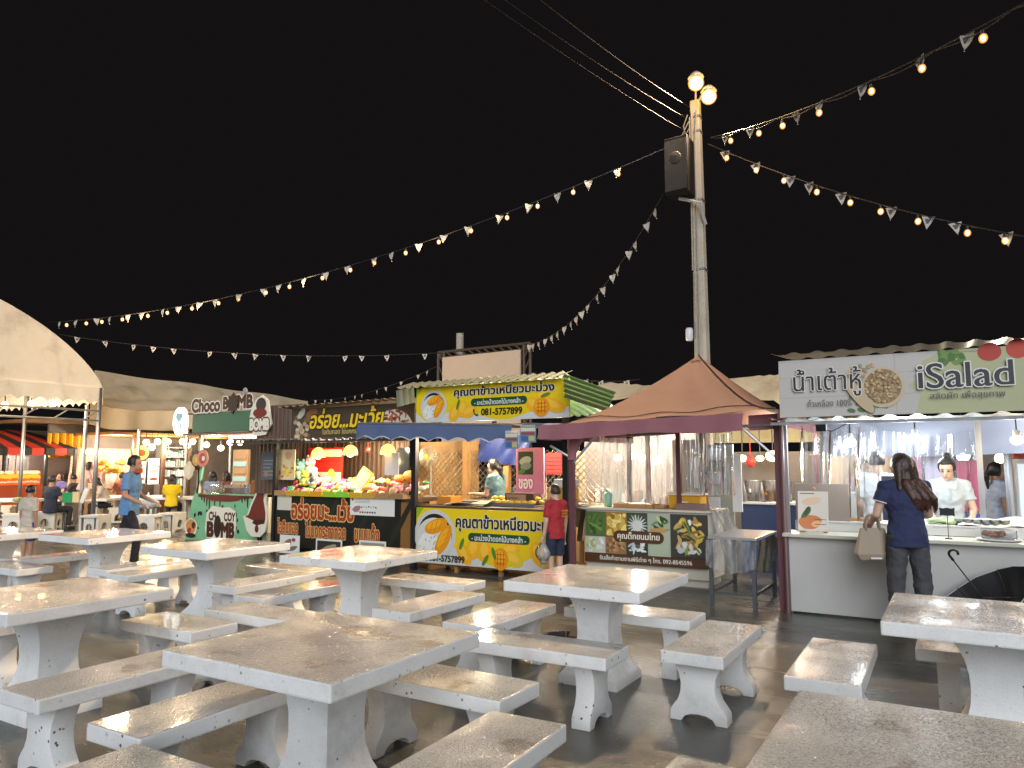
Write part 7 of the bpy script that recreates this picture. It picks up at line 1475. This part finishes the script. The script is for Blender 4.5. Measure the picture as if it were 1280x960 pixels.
# ================================================================== STRINGS OF BULBS AND PENNANTS
M_PEN = mat('white_pennant_cloth', (.42, .39, .35), .8); M_PENP = mat('pennant_print', (.08, .08, .10), .8)
pen = MB(); pen.use(M_PEN).grid(lambda s, t: V(((s - .5) * .15 * (1 - t), .03 * sin(4 * t) * (s - .2), -.17 * t)), 4, 5); pen.use(M_PENP).poly([(-.035, -.004, -.03), (.035, -.004, -.03), (.012, -.004, -.085), (-.012, -.004, -.085)])
PEN0 = pen.build('pennant', None); bl = MB(); bl.use(M_BULB).ell((0, 0, -.112), (.026, .026, .034), 10, 7); bl.use(M_HALO).ell((0, 0, -.114), (.045, .045, .054), 14, 9); BUL0 = bl.build('bulb', None, smooth=True); so = MB(); so.lathe([(.018, -.07), (.02, -.02), (.008, 0)], n=8); SOC0 = so.build('socket', M_CABLE)  # amber envelope round the bright core glows as the bulb's halo
for o in (PEN0, BUL0, SOC0): C.objects.unlink(o)
def string(name, label, cat, A, B, sag, nb, npn, lead=.02, grp=None, twist=True, bs=1.0, ps=1.0, seed=0, tail=.98, swag=0, bt=None):
    A, B = V(A), V(B); root = thing(name, A, label, cat, grp); r = random.Random(seed)
    P_ = lambda t: A.lerp(B, t) + V((0, 0, -sag * 4 * t * (1 - t))); yaw = math.atan2((B - A).y, (B - A).x)
    m = MB(); m.tube([P_(t / 60) - A for t in range(61)], .008, n=5)
    if swag: m.tube([P_(t / 160) - A + V((0, 0, -swag * abs(sin(pi * t / 160 * nb)))) for t in range(161)], .007, n=5)
    m.build('cable', M_CABLE, root)
    for i in range(nb):
        t = bt[i] if bt else lead + (tail - lead) * (i + .5) / nb + r.uniform(-.12, .12) / max(1, nb); p = P_(t) - A
        for src in (BUL0, SOC0): o = src.copy(); C.objects.link(o); o.parent = root; o.location = p + V((0, 0, -swag * .6)); o.scale = (bs * .84,) * 3
    for i in range(npn):
        t = lead + (tail - lead) * (i + r.uniform(.25, .75)) / npn; o = PEN0.copy(); C.objects.link(o); o.parent = root; o.location = P_(t) - A; o.rotation_euler = (r.uniform(-.25, .25), r.uniform(-.2, .2), yaw + r.uniform(-.5, .5)); o.scale = (ps,) * 3
    return root
TOP = PY(862, 172, PYY - .12); TOPR = PY(888, 172, PYY - .12)
e1 = PX(58, 403, -18.6); S1_ = string('string_light', 'long string of warm bulbs and pennants from the pole to the tent at far left', 'string lights', TOP, e1, .62, 21, 26, .06, seed=1, bs=1.0)
for t_, w_ in ((.30, 60), (.50, 80), (.68, 80), (.80, 70)):
    light('string_light_glow', V(TOP).lerp(e1, t_) + V((0, 0, -.62 * 4 * t_ * (1 - t_) - .25)), w_ / STALL_GAIN, (1, .70, .38), S1_, r=.25)
d = ray(1275, -6); e2 = V((0, 0, EYE)) + d * (7.6 / d.y); e2 = TOPR + (e2 - TOPR) * 1.15; string('string_light', 'string of bulbs and pennants rising from the pole to the upper right corner', 'string lights', TOPR, e2, .20, 7, 7, .02, tail=.86, seed=2, swag=.05)
d = ray(1300, 299); e3 = V((0, 0, EYE)) + d * (10.2 / d.y); string('string_light', 'string of bulbs and pennants running level from the pole to the right edge', 'string lights', PY(885, 180, PYY - .12), e3, .16, 9, 9, .03, seed=3)
for e_, lb_ in ((e2, 'tall thin steel mast holding the rising bulb string, outside the right edge'), (e3, 'thin steel mast holding the level bulb string, outside the right edge')):
    m = MB(); m.tube([(e_.x, e_.y, 0), e_ + V((0, 0, .1))], .05, r2=.035); item('steel_mast', m, M_STEEL, lb_, 'mast', smooth=True)
string('pennant_string', 'string of pennants drooping from the loudspeaker down to the dark screen frame', 'pennant string', PY(829, 242, PYY - .3), PY(655, 432, 13.9), .55, 0, 19, .03, seed=4, ps=.95)
string('pennant_string', 'faint long string of pennants above the tan tarpaulin at left', 'pennant string', PX(74, 418, -18.4), PY(552, 441, 14.1), .25, 0, 14, .01, seed=5, ps=.9)
string('pennant_string', 'short string of pennants dipping behind the fried snack sign', 'pennant string', PY(552, 455, 14.6), PX(388, 500, -19.5), .25, 0, 11, .02, seed=6, ps=.75)
string('string_light', 'short string with two bulbs behind the green roof', 'string lights', PY(688, 466, 13.8), PY(800, 474, 13.8), .10, 2, 4, .05, seed=7, bs=1.1, bt=[.09, .48])
